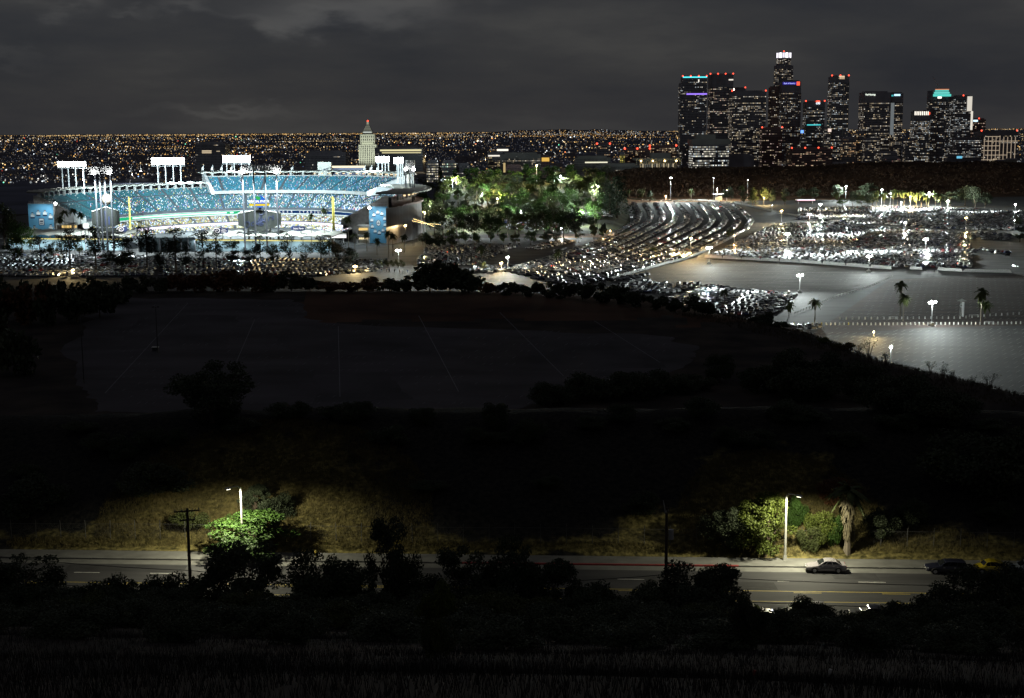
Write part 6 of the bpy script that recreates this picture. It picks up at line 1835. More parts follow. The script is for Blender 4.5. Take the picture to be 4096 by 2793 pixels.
# bushes along the rim of the plateau
G5 = 'bushes along the plateau rim'
rim = [(30, 1290, 1085, 190, 'leaf_dark'), (120, 1300, 1105, 170, 'leaf_russet'), (215, 1300, 1095, 150, 'leaf_dark'), (310, 1290, 1110, 170, 'leaf_dark'), (400, 1270, 1120, 160, 'leaf_dark'), (470, 1215, 1115, 110, 'leaf_dark'), (-40, 1420, 1200, 200, 'leaf_dark'), (60, 1500, 1290, 180, 'leaf_dark'),
       (560, 1170, 1092, 110, 'leaf_dark'), (640, 1170, 1098, 110, 'leaf_dark'), (730, 1168, 1080, 120, 'leaf_russet'), (800, 1166, 1085, 120, 'leaf_russet'), (870, 1166, 1075, 130, 'leaf_russet'), (950, 1166, 1060, 150, 'leaf_russet'), (1045, 1166, 1075, 130, 'leaf_russet'), (1090, 1166, 1095, 110, 'leaf_dark'), (1165, 1166, 1090, 120, 'leaf_dark'), (1240, 1166, 1110, 100, 'leaf_dark'),
       (1310, 1168, 1118, 110, 'leaf_russet'), (1390, 1168, 1122, 100, 'leaf_russet'), (1470, 1168, 1112, 120, 'leaf_russet'), (1560, 1170, 1118, 110, 'leaf_dark'), (1640, 1170, 1100, 100, 'leaf_dark'), (1720, 1172, 1062, 170, 'leaf_dark'), (1800, 1172, 1048, 190, 'leaf_dark'), (1875, 1172, 1085, 120, 'leaf_dark'), (1960, 1178, 1132, 80, 'leaf_russet'), (2040, 1180, 1120, 90, 'leaf_dark'), (2120, 1185, 1135, 90, 'leaf_dark'),
       (2190, 1190, 1118, 100, 'leaf_dark'), (2260, 1195, 1130, 90, 'leaf_dark'), (2330, 1200, 1115, 110, 'leaf_dark'), (2400, 1208, 1122, 120, 'leaf_dark'), (2470, 1215, 1130, 110, 'leaf_dark'), (2540, 1225, 1155, 90, 'leaf_dark'), (2620, 1240, 1172, 90, 'leaf_dark'), (2700, 1250, 1185, 90, 'leaf_dark'), (2780, 1258, 1185, 110, 'leaf_dark'), (2830, 1262, 1205, 60, 'leaf_dark'), (3070, 1305, 1248, 60, 'leaf_dark'), (3050, 1312, 1275, 90, 'leaf_dark'), (3110, 1320, 1282, 80, 'leaf_dark')]
rim.sort(key=lambda q: q[0])
for k, (px, pb, pt, pw, lf) in enumerate(rim):
    b = at(px, pb, 10.0 if px < 3040 else 8); b.z = hz(b.x, b.y) if hz(b.x, b.y) > 3 else 6
    h = at_y(px, pt, b.y).z - b.z
    plant('rim_bush', 'bush', lf, b, max(h, 2.5) * 1.12, pw * b.y / FPX * 1.45, '%s %s bush from the left along the plateau rim' % (ORD[k + 1], 'dark' if lf == 'leaf_dark' else 'russet'), 'bush', G5)
# bushes on the plateau and the near ridge
G6 = 'dark bushes on the ridge'
ridge = [(850, 1690, 1425, 330, 'near', 'big round dark tree at the near side of the unlit car park'), (1400, 1690, 1600, 120, 'nearbush', 'ragged small bush right of the big round tree'), (1690, 1700, 1625, 90, 'nearbush', 'low bush on the ridge centre left'), (1980, 1715, 1605, 120, 'nearbush', 'pointed bush by the ridge track'),
         (2190, 1625, 1520, 170, 'nearbush', 'leftmost of the long dark bushes at the car park corner'), (2330, 1600, 1480, 190, 'nearbush', 'second of the long dark bushes at the car park corner'), (2480, 1590, 1465, 190, 'nearbush', 'third of the long dark bushes, the tallest'), (2640, 1580, 1475, 170, 'nearbush', 'fourth of the long dark bushes at the car park corner'), (2880, 1530, 1410, 130, 'nearbush', 'round bush on the right shoulder of the plateau'),
         (2255, 1615, 1535, 150, 'nearbush', 'low filler bush in the long dark hedge, left'), (2400, 1600, 1500, 190, 'nearbush', 'low filler bush in the long dark hedge, middle'), (2560, 1590, 1490, 190, 'nearbush', 'low filler bush in the long dark hedge, right'), (2720, 1570, 1500, 170, 'nearbush', 'trailing bush at the right end of the long dark hedge'), (2800, 1555, 1490, 140, 'nearbush', 'trailing bush left of the round shoulder bush'), (3030, 1570, 1450, 200, 'nearbush', 'dim bush left of the slope skyline bush'), (3230, 1600, 1440, 260, 'nearbush', 'dim bush under the slope skyline bushes'), (3560, 1640, 1480, 260, 'nearbush', 'dim bush in the middle of the dark slope'), (3760, 1680, 1540, 260, 'nearbush', 'dim bush low in the dark slope'),
         (3150, 1560, 1392, 240, 'nearbush', 'broad bush on the right slope skyline'), (3300, 1560, 1400, 200, 'nearbush', 'broad bush right of the slope skyline bush'), (3450, 1600, 1440, 220, 'nearbush', 'dark bush on the lower right slope'), (3660, 1640, 1500, 240, 'nearbush', 'long dark bush low on the right slope'), (3900, 1950, 1700, 420, 'nearbush', 'massive dark bush at the right end of the ridge'), (4080, 1960, 1690, 300, 'nearbush', 'massive dark bush cut by the right picture edge'), (620, 1980, 1840, 300, 'nearbush', 'dim bush at the left of the bank'), (120, 2050, 1900, 260, 'nearbush', 'dim bush far left on the bank')]
for px, pb, pt, pw, kd, lb in ridge:
    b = on(px, pb); h = at_y(px, pt, b.y).z - b.z
    plant('ridge_tree' if kd == 'near' else 'ridge_bush', kd, 'leaf_dark', b, max(h, 1.5), pw * b.y / FPX * (1.0 if kd == 'near' else 1.35), lb, 'tree' if kd == 'near' else 'bush', G6)
# spindly weeds against the lit lot
for k, (px, pb, pt, pw) in enumerate(((3475, 1440, 1340, 70), (3545, 1455, 1410, 40), (3430, 1420, 1375, 60), (3720, 1490, 1440, 50), (3770, 1535, 1445, 70), (3810, 1545, 1480, 40), (3885, 1565, 1500, 40), (3955, 1568, 1490, 90))):
    b = on(px, pb); h = at_y(px, pt, b.y).z - b.z
    t = thing('dry_weed', ['tall bare weed against the lit lot, with a leafy top', 'small bare weed left of the white lamp post', 'low bare weed at the left end of the lit skyline', 'bare weed right of the white lamp post', 'branching bare weed in the middle of the slope skyline', 'thin bare weed beside the branching one', 'thin two stemmed weed on the slope skyline', 'wide bare bush on the slope skyline at right'][k], 'weed', b, 0, 'bare weeds on the slope skyline')
    r = random.Random(k); m = MB(); lf = MB(); w = pw * b.y / FPX
    for s in range(9):
        e = Vector((r.uniform(-w / 2, w / 2), r.uniform(-.5, .5), h * r.uniform(.55, 1)))
        md_ = Vector((e.x * .4, e.y * .4, e.z * .6))
        m.tube([(0, 0, -.3), md_, e], [.07, .05, .02], 4)
        for q in range(18):
            leaf_quad(lf, md_.lerp(e, r.uniform(.3, 1)) + Vector((r.gauss(0, .3), r.gauss(0, .3), r.gauss(0, .25))), .16, r)
    m.obj('stems', MT['bark'], t); lf.obj('leaves', MT['leaf_dark'], t)
b, h, w = place(3375, 1395, 1345, 120)
plant('pale_shrub', 'bush', 'dry_grass', on(3375, 1398), 2.6, 9, 'pale straw coloured shrub lit on the slope skyline', 'shrub', 'shrubs on the slope skyline')
plant('pale_shrub', 'bush', 'leaf_bright', on(3300, 1372), 1.8, 6, 'yellow green shrub left of the pale straw shrub', 'shrub', 'shrubs on the slope skyline')

# ------------------------------------------------------------------ trees beside the road
G7 = 'trees between the camera hill and the road'
near = [(70, 2540, 2211, 300, 'near', 'leaf_dark', 'broad dark tree at the far left edge beside the road'), (-60, 2560, 2240, 260, 'near', 'leaf_dark', 'dark tree cut by the left picture edge'),
        (335, 2520, 2318, 240, 'nearbush', 'leaf_dark', 'leftmost low bush of the dark hedge by the road'), (490, 2500, 2292, 240, 'nearbush', 'leaf_dark', 'second low bush of the dark hedge by the road'), (655, 2500, 2285, 240, 'nearbush', 'leaf_dark', 'third low bush of the dark hedge by the utility pole'), (800, 2520, 2290, 200, 'nearbush', 'leaf_dark', 'bush at the foot of the lit topped tree'),
        (965, 2500, 2150, 300, 'near', 'leaf_dark', 'dark wispy tree standing right below the lit green tree'), (1100, 2520, 2380, 220, 'nearbush', 'leaf_dark', 'low bush right of the lit topped tree'),
        (1290, 2520, 2166, 260, 'near', 'leaf_dark', 'dark leafy tree right of the lit topped tree'), (1400, 2530, 2250, 200, 'near', 'leaf_dark', 'lower dark tree left of the dark columnar tree'), (1555, 2520, 2050, 190, 'near', 'leaf_dark', 'dark columnar tree standing above its neighbours'), (1640, 2520, 2230, 180, 'near', 'leaf_dark', 'dark tree filling right of the columnar tree'), (1850, 2530, 2178, 230, 'near', 'leaf_dark', 'dark leafy tree left of the pointed centre tree'),
        (2045, 2520, 2115, 200, 'near', 'leaf_dark', 'pointed dark tree in the centre over the road'), (2210, 2520, 2235, 210, 'near', 'leaf_dark', 'dark tree right of the pointed centre tree'), (2360, 2540, 2312, 190, 'nearbush', 'leaf_dark', 'round dark bush below the lane line at centre right'), (2475, 2540, 2372, 110, 'nearbush', 'leaf_dark', 'small bush right of the round dark bush'),
        (2640, 2560, 2310, 190, 'near', 'leaf_dark', 'dark tree at the foot of the second utility pole'), (2780, 2560, 2225, 260, 'near', 'leaf_dark', 'tallest dark tree right of the second utility pole'), (2900, 2570, 2262, 220, 'near', 'leaf_dark', 'dark tree before the car with the headlight'), (2990, 2600, 2345, 140, 'nearbush', 'leaf_dark', 'low bush under the car with the headlight'),
        (3230, 2580, 2372, 190, 'nearbush', 'leaf_dark', 'small round bush alone before the road at right'), (3600, 2580, 2392, 240, 'nearbush', 'leaf_dark', 'low wide bush right of the near black sedan'), (3740, 2580, 2370, 220, 'nearbush', 'leaf_dark', 'second low wide bush toward the right edge'), (3890, 2580, 2260, 240, 'near', 'leaf_dark', 'dark tree before the yellow car'), (4040, 2580, 2250, 260, 'near', 'leaf_dark', 'dark tree at the right picture edge before the silver car'),
        (1755, 2560, 2310, 170, 'nearbush', 'leaf_bright', 'bright green shrub showing between the dark centre trees'), (1740, 2640, 2470, 160, 'nearbush', 'leaf_olive', 'dim olive shrub below the bright green shrub')]  # light on the bright green shrub is put into its leaf colour
for px, pb, pt, pw, kd, lf, lb in near:
    b = on(px, pb)
    if pb < 2600 and px != 1755:
        b = at(px, pb, ROAD_Z + 2); b.y = road_back(b.x) - 26.5 - (2 if kd == 'near' else 0); b.x = ray(px, pt).x / ray(px, pt).y * b.y; b.z = hz(b.x, b.y)
    h = at_y(px, pt, b.y).z - b.z
    plant('roadside_tree' if kd == 'near' else 'roadside_bush', kd, lf, b, max(h, 1.5), pw * b.y / FPX * (1.22 if kd == 'near' else 1.3), lb, 'tree' if kd == 'near' else 'bush', G7)
# scrub that closes the slope below the road
fr = random.Random(9)
for row, (Y0, n, hgt, lb) in enumerate(((-31, 26, 3.6, 'upper'), (-40, 24, 3.2, 'middle'), (-52, 20, 2.6, 'lower'), (-64, 18, 2.2, 'fourth'), (-77, 16, 1.9, 'fifth'), (-90, 14, 1.6, 'sixth'), (-102, 13, 1.2, 'lowest'))):
    for k in range(n):
        x = lerp(-62, 62, (k + .5) / n) * (1 - .085 * row) + fr.uniform(-1, 1)
        if row == 0 and 19 < x < 47:
            continue
        y = road_back(x) + Y0 + fr.uniform(-4, 4)
        plant('scrub_bush', 'nearbush', 'leaf_dark' if fr.random() < .85 else 'leaf_olive', Vector((x, y, hz(x, y))), hgt * fr.uniform(.75, 1.25) * (.55 if row == 1 and 18 < x < 48 else 1), fr.uniform(6, 9.5) * (1 - .08 * row),
              '%s dim bush from the left in the %s belt of scrub below the road' % (ORD[k + 1], lb), 'bush', 'scrub on the slope below the road')
y_ = road_back(-31) - .9; q_ = at_y(985, 2036, y_)
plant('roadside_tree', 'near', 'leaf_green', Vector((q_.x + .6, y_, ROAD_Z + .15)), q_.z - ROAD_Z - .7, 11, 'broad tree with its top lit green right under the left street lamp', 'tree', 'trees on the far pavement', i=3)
# planting on the bank behind the road
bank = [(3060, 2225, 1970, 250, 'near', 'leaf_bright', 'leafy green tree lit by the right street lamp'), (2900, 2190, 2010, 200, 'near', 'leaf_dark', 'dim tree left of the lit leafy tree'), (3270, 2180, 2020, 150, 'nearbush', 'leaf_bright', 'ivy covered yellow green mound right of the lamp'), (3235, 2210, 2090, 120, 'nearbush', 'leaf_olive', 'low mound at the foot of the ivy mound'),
        (3340, 2190, 2050, 90, 'nearbush', 'leaf_green', 'dark green shrub left of the skirted palm'), (3520, 2150, 2020, 170, 'nearbush', 'leaf_dark', 'leafy shrub right of the skirted palm'), (3640, 2120, 1990, 180, 'nearbush', 'leaf_dark', 'second shrub right of the skirted palm'), (3180, 2110, 1980, 110, 'nearbush', 'leaf_green', 'shrub behind the right street lamp pole'), (770, 2110, 2030, 170, 'nearbush', 'leaf_olive', 'spiky lit shrub beside the first utility pole'),
        (1120, 2080, 1960, 170, 'nearbush', 'leaf_dark', 'dark bush above the left street lamp'), (1020, 2060, 1935, 140, 'near', 'leaf_dark', 'slim tree behind the left street lamp'), (3330, 2020, 1900, 200, 'nearbush', 'leaf_russet', 'russet shrub above the ivy mound')]
for px, pb, pt, pw, kd, lf, lb in bank:
    b = on(px, pb); h = at_y(px, pt, b.y).z - b.z
    plant('bank_tree' if kd == 'near' else 'bank_shrub', kd, lf, b, max(h, 1.0), pw * b.y / FPX * (1.0 if kd == 'near' else 1.1), lb, 'tree' if kd == 'near' else 'shrub', 'plants on the bank behind the road')
bs = random.Random(61)
for k in range(34):                                          # dark scrub over the unlit bank
    x = lerp(-66, 66, (k + .5) / 34) + bs.uniform(-1.5, 1.5); d = bs.choice([7, 14, 21, 27]) + bs.uniform(-2, 2)
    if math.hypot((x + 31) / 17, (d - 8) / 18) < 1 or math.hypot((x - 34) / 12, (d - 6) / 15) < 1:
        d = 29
    y = road_back(x) + d
    plant('bank_bush', 'nearbush', 'leaf_dark', Vector((x, y, hz(x, y))), bs.uniform(1.4, 3.2), bs.uniform(4, 8), '%s dark scrub bush from the left over the unlit bank' % ORD[k + 1], 'bush', 'dark scrub on the bank')
b = on(3389, 2217)
h = at_y(3389, 1960, b.y).z - b.z
palm(b, h, 'fat palm with a shaggy pale skirt of dead fronds on the bank', 'bank palms', 2.6, skirt=False, v=0, r=.42, name='skirted_palm')
pt_ = [o for o in bpy.data.objects if o.name.startswith('skirted_palm')][0]
sk = MB(); r = random.Random(3)
for k in range(420):
    u = r.random(); z = h * lerp(.34, 1.0, u); a = r.uniform(0, 2 * PI); rad = lerp(.5, 1.25, u)
    d = Vector((math.cos(a), math.sin(a), 0)); s_ = Vector((-d.y, d.x, 0)) * r.uniform(.05, .12)
    p = d * rad * .55 + Vector((0, 0, z)); q = d * rad * r.uniform(.8, 1.15) + Vector((0, 0, z - r.uniform(.7, 1.3)))
    sk.quad(p - s_, p + s_, q + s_ * .5, q - s_ * .5)
sk.obj('dead_frond_skirt', MT['dead_frond'], pt_)
# dry grass on the bank and grass on the camera hill
def tufts(name, label, m_, n, gen, hgt, wid, seed, blades=4):
    r = random.Random(seed); mb = MB()
    for k in range(n):
        x, y = gen(r); z = hz(x, y)
        for b_ in range(blades):
            a = r.uniform(0, 2 * PI); hh = hgt * r.uniform(.5, 1.2)
            dx, dy = math.cos(a) * wid, math.sin(a) * wid
            lx, ly = r.uniform(-.4, .4) * hh, r.uniform(-.4, .4) * hh
            ox, oy = r.uniform(-.25, .25), r.uniform(-.25, .25)
            mb.v += [(x + ox - dx, y + oy - dy, z - .05), (x + ox + dx, y + oy + dy, z - .05), (x + ox + lx, y + oy + ly, z + hh)]
            q = len(mb.v); mb.f.append((q - 3, q - 2, q - 1)); mb.m.append(0); mb.c.append((1, 1, 1))
    o = mb.obj(name, m_, kind='stuff'); o['label'] = label
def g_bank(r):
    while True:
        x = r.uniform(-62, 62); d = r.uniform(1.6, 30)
        if min(math.hypot((x + 31) / 21, (d - 8) / 20), math.hypot((x - 33) / 13, (d - 5) / 16), math.hypot((x - 50) / 8, (d - 1) / 5), d / 3.2) < 1:  # blades kept to the same painted lamp pools and the road edge
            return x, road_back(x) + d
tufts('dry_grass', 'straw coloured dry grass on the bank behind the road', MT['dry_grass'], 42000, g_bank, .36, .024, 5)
def g_front(r):
    y = 6 + 128 * r.random() ** 1.3; return r.uniform(-1, 1) * (9 + .42 * y), y
tufts('hill_grass', 'dim dry weeds on the hill in the foreground', leafmat('weeds', (.018, .018, .019), (.028, .025, .024), .3), 52000, g_front, .26, .010, 6)
def g_slope(r):
    while True:
        x, y = r.uniform(40, 190), r.uniform(235, 470)
        if abs(y - edge_y(x)) < 30:
            return x, y
tufts('slope_grass', 'dry grass along the skyline of the right slope', leafmat('slope_weeds', (.06, .05, .032), (.10, .08, .05), .3), 6000, g_slope, .9, .06, 7)
# ------------------------------------------------------------------ lamps of the lots
random.seed(51)
WHT, YEL, ORG = (0.90, 1.0, 0.97), (1.0, 0.74, 0.34), (1.0, 0.55, 0.2)
def lot_lamp(px, pl, pb, label, colour=WHT, power=1.0, heads=4, trailer=False, z=None, group='white lamps over the car lots', size=.7, name='lot_lamp', aim=(0, 0)):
    b = ground_at(px, pb) if z is None else at(px, pb, z); gz = max(.05, b.z + .05)
    top = at_y(px, pl, b.y).z - gz
    t = thing(name, label, 'lamp', (b.x, b.y, gz), 0, group)
    m = MB(); m.tube([(0, 0, 0), (0, 0, top)], [.16, .09], 8); m.obj('pole', MT['steel'], t)
    m = MB(); m.box((0, 0, top - .15), (max(.4, size * 2.2), .12, .12)); m.obj('cross_arm', MT['steel'], t)
    for k in range(heads):
        x = (k - (heads - 1) / 2) * size * 1.05 if heads > 1 else 0
        h = MB(); h.ball((0, 0, 0), size * .62, 8, 5)
        o = h.obj('lamp_head', MT['lamp'] if colour is WHT else MT['lamp_warm'], t); o.location = (x, -.1, top + .1 + (.25 if k % 2 else 0))
    if trailer:
        m = MB(); m.box((0, .3, .75), (1.5, 2.4, .9)); m.box((0, -.2, 1.35), (.9, 1.2, .35)); m.obj('generator_trailer', MT['concrete'], t)
        for s in (-1, 1):
            m = MB(); m.tube([(s * .7, .4, .35), (s * .95, .4, .35)], .35, 10); m.obj('wheel', MT['tyre'], t)
        for s in ((-1.3, -1), (1.3, -1), (-1.3, 1.4), (1.3, 1.4)):
            m = MB(); m.tube([(0, .3, .5), (s[0], s[1], .05)], .05, 4); m.obj('outrigger_leg', MT['steel'], t)
    else:
        m = MB(); m.tube([(0, 0, 0), (0, 0, .8)], .35, 8); m.obj('pole_base', MT['concrete'], t)
    if trailer:                                              # floodlight heads fan out sideways and forward
        batwing('lamp_light', (0, -.6, top + .3), power * 2800, colour, .5, t)
    elif gz < 1 and b.y < 1230:
        batwing('lamp_light', (0, -.6, top + .3), power * 4600, colour, .5, t)
    else:
        l = bpy.data.lights.new('lamp_light', 'POINT'); l.energy, l.color, l.shadow_soft_size = power * (3.4e4 if gz > 1 else 6.0e4), colour, .6
        lo = bpy.data.objects.new('lamp_light', l); COL.objects.link(lo); lo.parent = t; lo.location = (0, -1.2, top + .2)
    return t
L_ = lot_lamp
for px, pl, pb, c, lb in ((1928, 776, 800, WHT, 'bright white lamp low at the left of the grove lot'), (1989, 795, 830, YEL, 'orange tinted lamp post in the middle of the grove'), (1921, 742, 775, WHT, 'pale lamp post above the grove lot'), (1811, 721, 760, WHT, 'slim white lamp post beside the stadium plaza'),
                          (1761, 838, 880, WHT, 'small white lamp between the palms at the grove left'), (2085, 850, 905, WHT, 'lamp half hidden in the grove centre'), (1880, 870, 925, WHT, 'lamp half hidden in the grove left centre'), (2330, 850, 905, WHT, 'lamp half hidden before the heavy dark tree'), (2200, 800, 850, WHT, 'lamp half hidden in the grove right centre'), (1700, 850, 930, YEL, 'yellow lamp half hidden at the end of the grey outer wall')):
    L_(px, pl, pb, lb, c, 2.2, 2, group='lamps in the grove', size=.4)
L_(1595, 1004, 1070, 'bright white lamp before the clipped trees near the stadium corner', power=1.3)
L_(292, 1082, 1100, 'yellow lamp at the left among the front cars', YEL, .6, 2)
L_(1421, 1067, 1090, 'yellow lamp behind the russet bushes below the right banner', YEL, .9, 3)
L_(1622, 904, 975, 'yellow lamp against the grey outer wall of the stadium', YEL, 1.2, 2)
L_(2031, 1031, 1084, 'white lamp on a pole among the near curved rows', power=2.5, heads=2)
L_(2005, 1054, 1088, 'yellow lamp left of the white lamp in the near curved rows', YEL, 1.5, 2)
L_(2248, 915, 948, 'white lamp at the lower front of the grove', power=3, heads=3)
L_(2242, 706, 752, 'bluish white lamp on a tall pole behind the grove', power=4, heads=2)
L_(2393, 746, 824, 'white lamp among the tall palms at the right of the grove', power=5, heads=3)
L_(2147, 662, 736, 'yellowish lamp on a tall pole behind the grove centre', YEL, 3, 2)
L_(1702, 628, 690, 'white lamp on a tall pole right of the stadium floodlights', YEL, 1.5, 2)
L_(1942, 641, 685, 'pinkish lamp on a pole behind the left of the grove', YEL, 1.5, 2)
L_(2763, 954, 1010, 'big yellow lamp in the middle of the curved rows', YEL, 5, 2, size=.6)
L_(2836, 993, 1059, 'white portable lamp tower at the corner of the empty lot', power=5, trailer=True, name='lamp_tower')
L_(3125, 845, 893, 'big yellow lamp by the low wall before the far lot', YEL, 4, 2, size=.9)
L_(3148, 938, 1004, 'white portable lamp tower in the left of the packed lot', power=9, trailer=True, name='lamp_tower')
L_(3198, 1103, 1176, 'white portable lamp tower beside the lower lot', power=6, trailer=True, name='lamp_tower', aim=(.2, -.1))
L_(3237, 858, 893, 'white lamp at the low wall right of the big yellow lamp', power=4, heads=3)
L_(3280, 818, 872, 'white lamp on a pole at the left of the far lot', power=6, heads=3)
L_(3382, 746, 805, 'white star lamp high before the brown hill', power=3, heads=2)
L_(3790, 805, 836, 'brightest white lamp at the back of the far lot', power=3, heads=3, size=.8)
L_(3620, 892, 928, 'small white lamp between the far lot and the packed lot', power=2.5, heads=2)
L_(3701, 959, 1010, 'white portable lamp tower in the right of the packed lot', power=11, trailer=True, name='lamp_tower')
L_(3475, 1027, 1092, 'white portable lamp tower at the front of the packed lot', power=5, trailer=True, name='lamp_tower', aim=(.15, -.3))
L_(3726, 1212, 1306, 'white portable lamp tower beside the bollard road', power=6, trailer=True, name='lamp_tower', aim=(.1, -.2))
L_(3862, 873, 930, 'pair of yellow lamps on a pole in the right far lot', YEL, 1.5, 2, size=.8)
L_(3640, 788, 828, 'pair of yellow lamps between the lit palms', YEL, 2.5, 2)
L_(3604, 809, 834, 'small white lamp under the lit palms', power=1, heads=1)
L_(3714, 772, 826, 'flat headed white lamp right of the lit palms', power=1.5, heads=2)
L_(3525, 761, 824, 'flat headed white lamp left of the lit palms', power=1.5, heads=2)
L_(3560, 775, 825, 'slim dim lamp post in the middle of the lit palms', power=1, heads=1)
L_(4060, 819, 850, 'white lamp by the far lot at the right picture edge', power=2, heads=2)
L_(4056, 883, 924, 'small lamp on a thin post at the right picture edge', power=.6, heads=1, size=.4)
L_(2682, 713, 805, 'tall grey lamp post with triple lamp at the back of the curved rows', power=4, heads=3)
L_(2853, 713, 804, 'tall grey post with an unlit lamp right of the triple lamp post', power=.25, heads=1, size=.35)
L_(2990, 720, 800, 'tall post with a greenish lamp head before the hill', power=.4, heads=1, size=.4)
L_(2868, 755, 802, 'yellow green street lamp by the small kiosk at the hill foot', power=.5, heads=1, size=.45)
L_(2907, 762, 803, 'warm street lamp right of the small kiosk at the hill foot', YEL, .8, 1, size=.5)
L_(3056, 792, 822, 'low street lamp with an arm at the hill foot', YEL, .5, 1, size=.5)
L_(3088, 838 - 16, 850, 'round lamp by the wall left of the big yellow lamp', power=.4, heads=1, size=.4)
L_(566, 685, 735, 'star bright lamp behind the left deck of the stadium', power=2, heads=4, size=.9)
L_(842, 684, 735, 'small lamp on a pole left of the top deck end wall', power=.4, heads=1)
L_(530, 700, 735, 'small white lamp post behind the left deck roof', power=.3, heads=1)
for px, pl, pb, lb in ((2663, 784, 801, 'small orange globe lamp by the back wall of the curved rows'), (2441, 924, 950, 'orange globe lamp at the lane bend below the conifer'), (2937, 943, 978, 'orange globe lamp inside the curved white wall'), (2734, 1018, 1032, 'white sign disc lamp near the curved wall foot')):
    L_(px, pl, pb, lb, ORG, .35, 1, group='globe lamps along the lanes', size=.6, name='globe_lamp')
# the flood lamp on a bare white post at the slope skyline and its orange neighbour
L_(3560, 1390, 1492, 'short white post lamp shining onto its own pole on the slope skyline', power=.5, heads=2, size=.4, z=0)
L_(3494, 1327, 1352, 'small orange lamp behind the tall bare weed', YEL, .4, 1, size=.35, z=0)

# ------------------------------------------------------------------ walls, barriers, bollards
def wall_run(name, pts, h, w, label, cat, m_, seg=6.0, group=None, posts=False):
    P = [at(*q) for q in pts]
    base = P[0]
    t = thing(name, label, cat, (base.x, base.y, 0.03), 0, group)
    for i in range(len(P) - 1):
        L = (P[i + 1] - P[i]).length; n = max(1, int(L / seg))
        for k in range(n):
            a, c = P[i].lerp(P[i + 1], k / n) - base, P[i].lerp(P[i + 1], (k + 1) / n) - base
            d = (c - a); ln = d.length
            m = MB(); m.box((0, 0, 0), (ln - .06, w, h), 0, taper=.9)
            o = m.obj('wall_panel', m_, t); o.location = ((a + c) / 2).to_3d() + Vector((0, 0, h / 2)); o.rotation_euler = (0, 0, math.atan2(d.y, d.x))
            if posts:
                m = MB(); m.tube([(0, 0, 0), (0, 0, h + .25)], .06, 5); o = m.obj('post', MT['dark_steel'], t); o.location = a + Vector((0, -.12, 0))
    return t
wall_run('barrier_fence', [(2816, 1032), (3196, 1051), (3480, 1072), (3567, 1078)], 1.7, .14, 'long white panel barrier before the packed lot', 'barrier', MT['paint_w'], 11, 'white barriers', True)
wall_run('barrier_fence', [(3638, 1077), (3690, 1081)], 1.5, .14, 'short white barrier piece in the gap right of the long one', 'barrier', MT['paint_w'], 7, 'white barriers', True)
wall_run('barrier_fence', [(3748, 1081), (3850, 1088), (4048, 1092)], 1.5, .14, 'cream barrier at the right end of the packed lot', 'barrier', MT['paint_w'], 12, 'white barriers', True)
wall_run('curved_wall', [(2440, 1120), (2560, 1085), (2660, 1058), (2736, 1040), (2815, 1010), (2870, 982), (2925, 955), (2985, 921), (3010, 898), (3012, 880), (2996, 866)], 1.3, .3, 'curved white wall round the outer side of the curved rows', 'wall', MT['concrete'], 7, 'low walls of the lots')
wall_run('low_wall', [(2937, 813), (3000, 826), (3120, 855), (3240, 876), (3400, 888), (3492, 894)], 1.5, .3, 'long low pale wall in front of the far lot', 'wall', MT['concrete'], 12, 'low walls of the lots')
wall_run('low_wall', [(2512, 797), (2600, 803), (2690, 806), (2790, 802), (2880, 807)], 1.2, .3, 'low pale wall behind the curved rows at the hill foot', 'wall', MT['concrete'], 12, 'low walls of the lots')
wall_run('lane_kerb', [(2400, 955), (2445, 940), (2484, 893), (2494, 875)], .6, .3, 'pale kerb wall along the lane below the conifer', 'wall', MT['concrete'], 9, 'low walls of the lots')
wall_run('low_wall', [(1808, 922), (1950, 922), (2060, 924)], 1.3, .3, 'pale wall at the foot of the grove trees', 'wall', MT['concrete'], 9, 'low walls of the lots')
P = [at(*q) for q in ((3180, 1258), (3340, 1190), (3480, 1150), (3572, 1110))]
t = thing('rope_fence', 'pale low post and rope fence running diagonally across the right lots', 'fence', P[0], 0)
for i in range(3):
    L = (P[i + 1] - P[i]).length; n = int(L / 4)
    for k in range(n):
        q, q2 = P[i].lerp(P[i + 1], k / n) - P[0], P[i].lerp(P[i + 1], (k + 1) / n) - P[0]
        m = MB(); m.tube([(0, 0, 0), (0, 0, 1.0)], .10, 5); o = m.obj('post', MT['paint_w'], t); o.location = q
        m = MB(); m.tube([Vector((0, 0, .85)), (q2 - q) * .5 + Vector((0, 0, .7)), (q2 - q) + Vector((0, 0, .85))], .06, 4); o = m.obj('rope', MT['paint_w'], t); o.location = q
wall_run('low_wall', [(3890, 936), (3960, 948), (4096, 955)], 1.0, .3, 'pale low wall at the right end of the far lot', 'wall', MT['concrete'], 9, 'low walls of the lots')
def bollard(px, pb, row, k, m_='paint_w'):
    p = at(px, pb, 0)
    t = thing('bollard', '%s %s bollard from the left in the %s row along the lot road' % (ORD[k], 'white' if m_ == 'paint_w' else 'yellow', row), 'bollard', (p.x, p.y, .04), 0, '%s row of bollards' % row)
    m = MB(); m.tube([(0, 0, 0), (0, 0, .95), (0, 0, 1.02)], [.24, .22, .08], 8); m.obj('post', MT[m_], t)
    m = MB(); m.tube([(0, 0, 0), (0, 0, .12)], .34, 8); m.obj('base', MT['concrete'], t)
def row_pts(pts, step):
    out = []; 
    for i in range(len(pts) - 1):
        n = max(1, int(abs(pts[i + 1][0] - pts[i][0]) / step))
        out += [(lerp(pts[i][0], pts[i + 1][0], k / n), lerp(pts[i][1], pts[i + 1][1], k / n)) for k in range(n)]
    return out
kw, ky = 0, 0
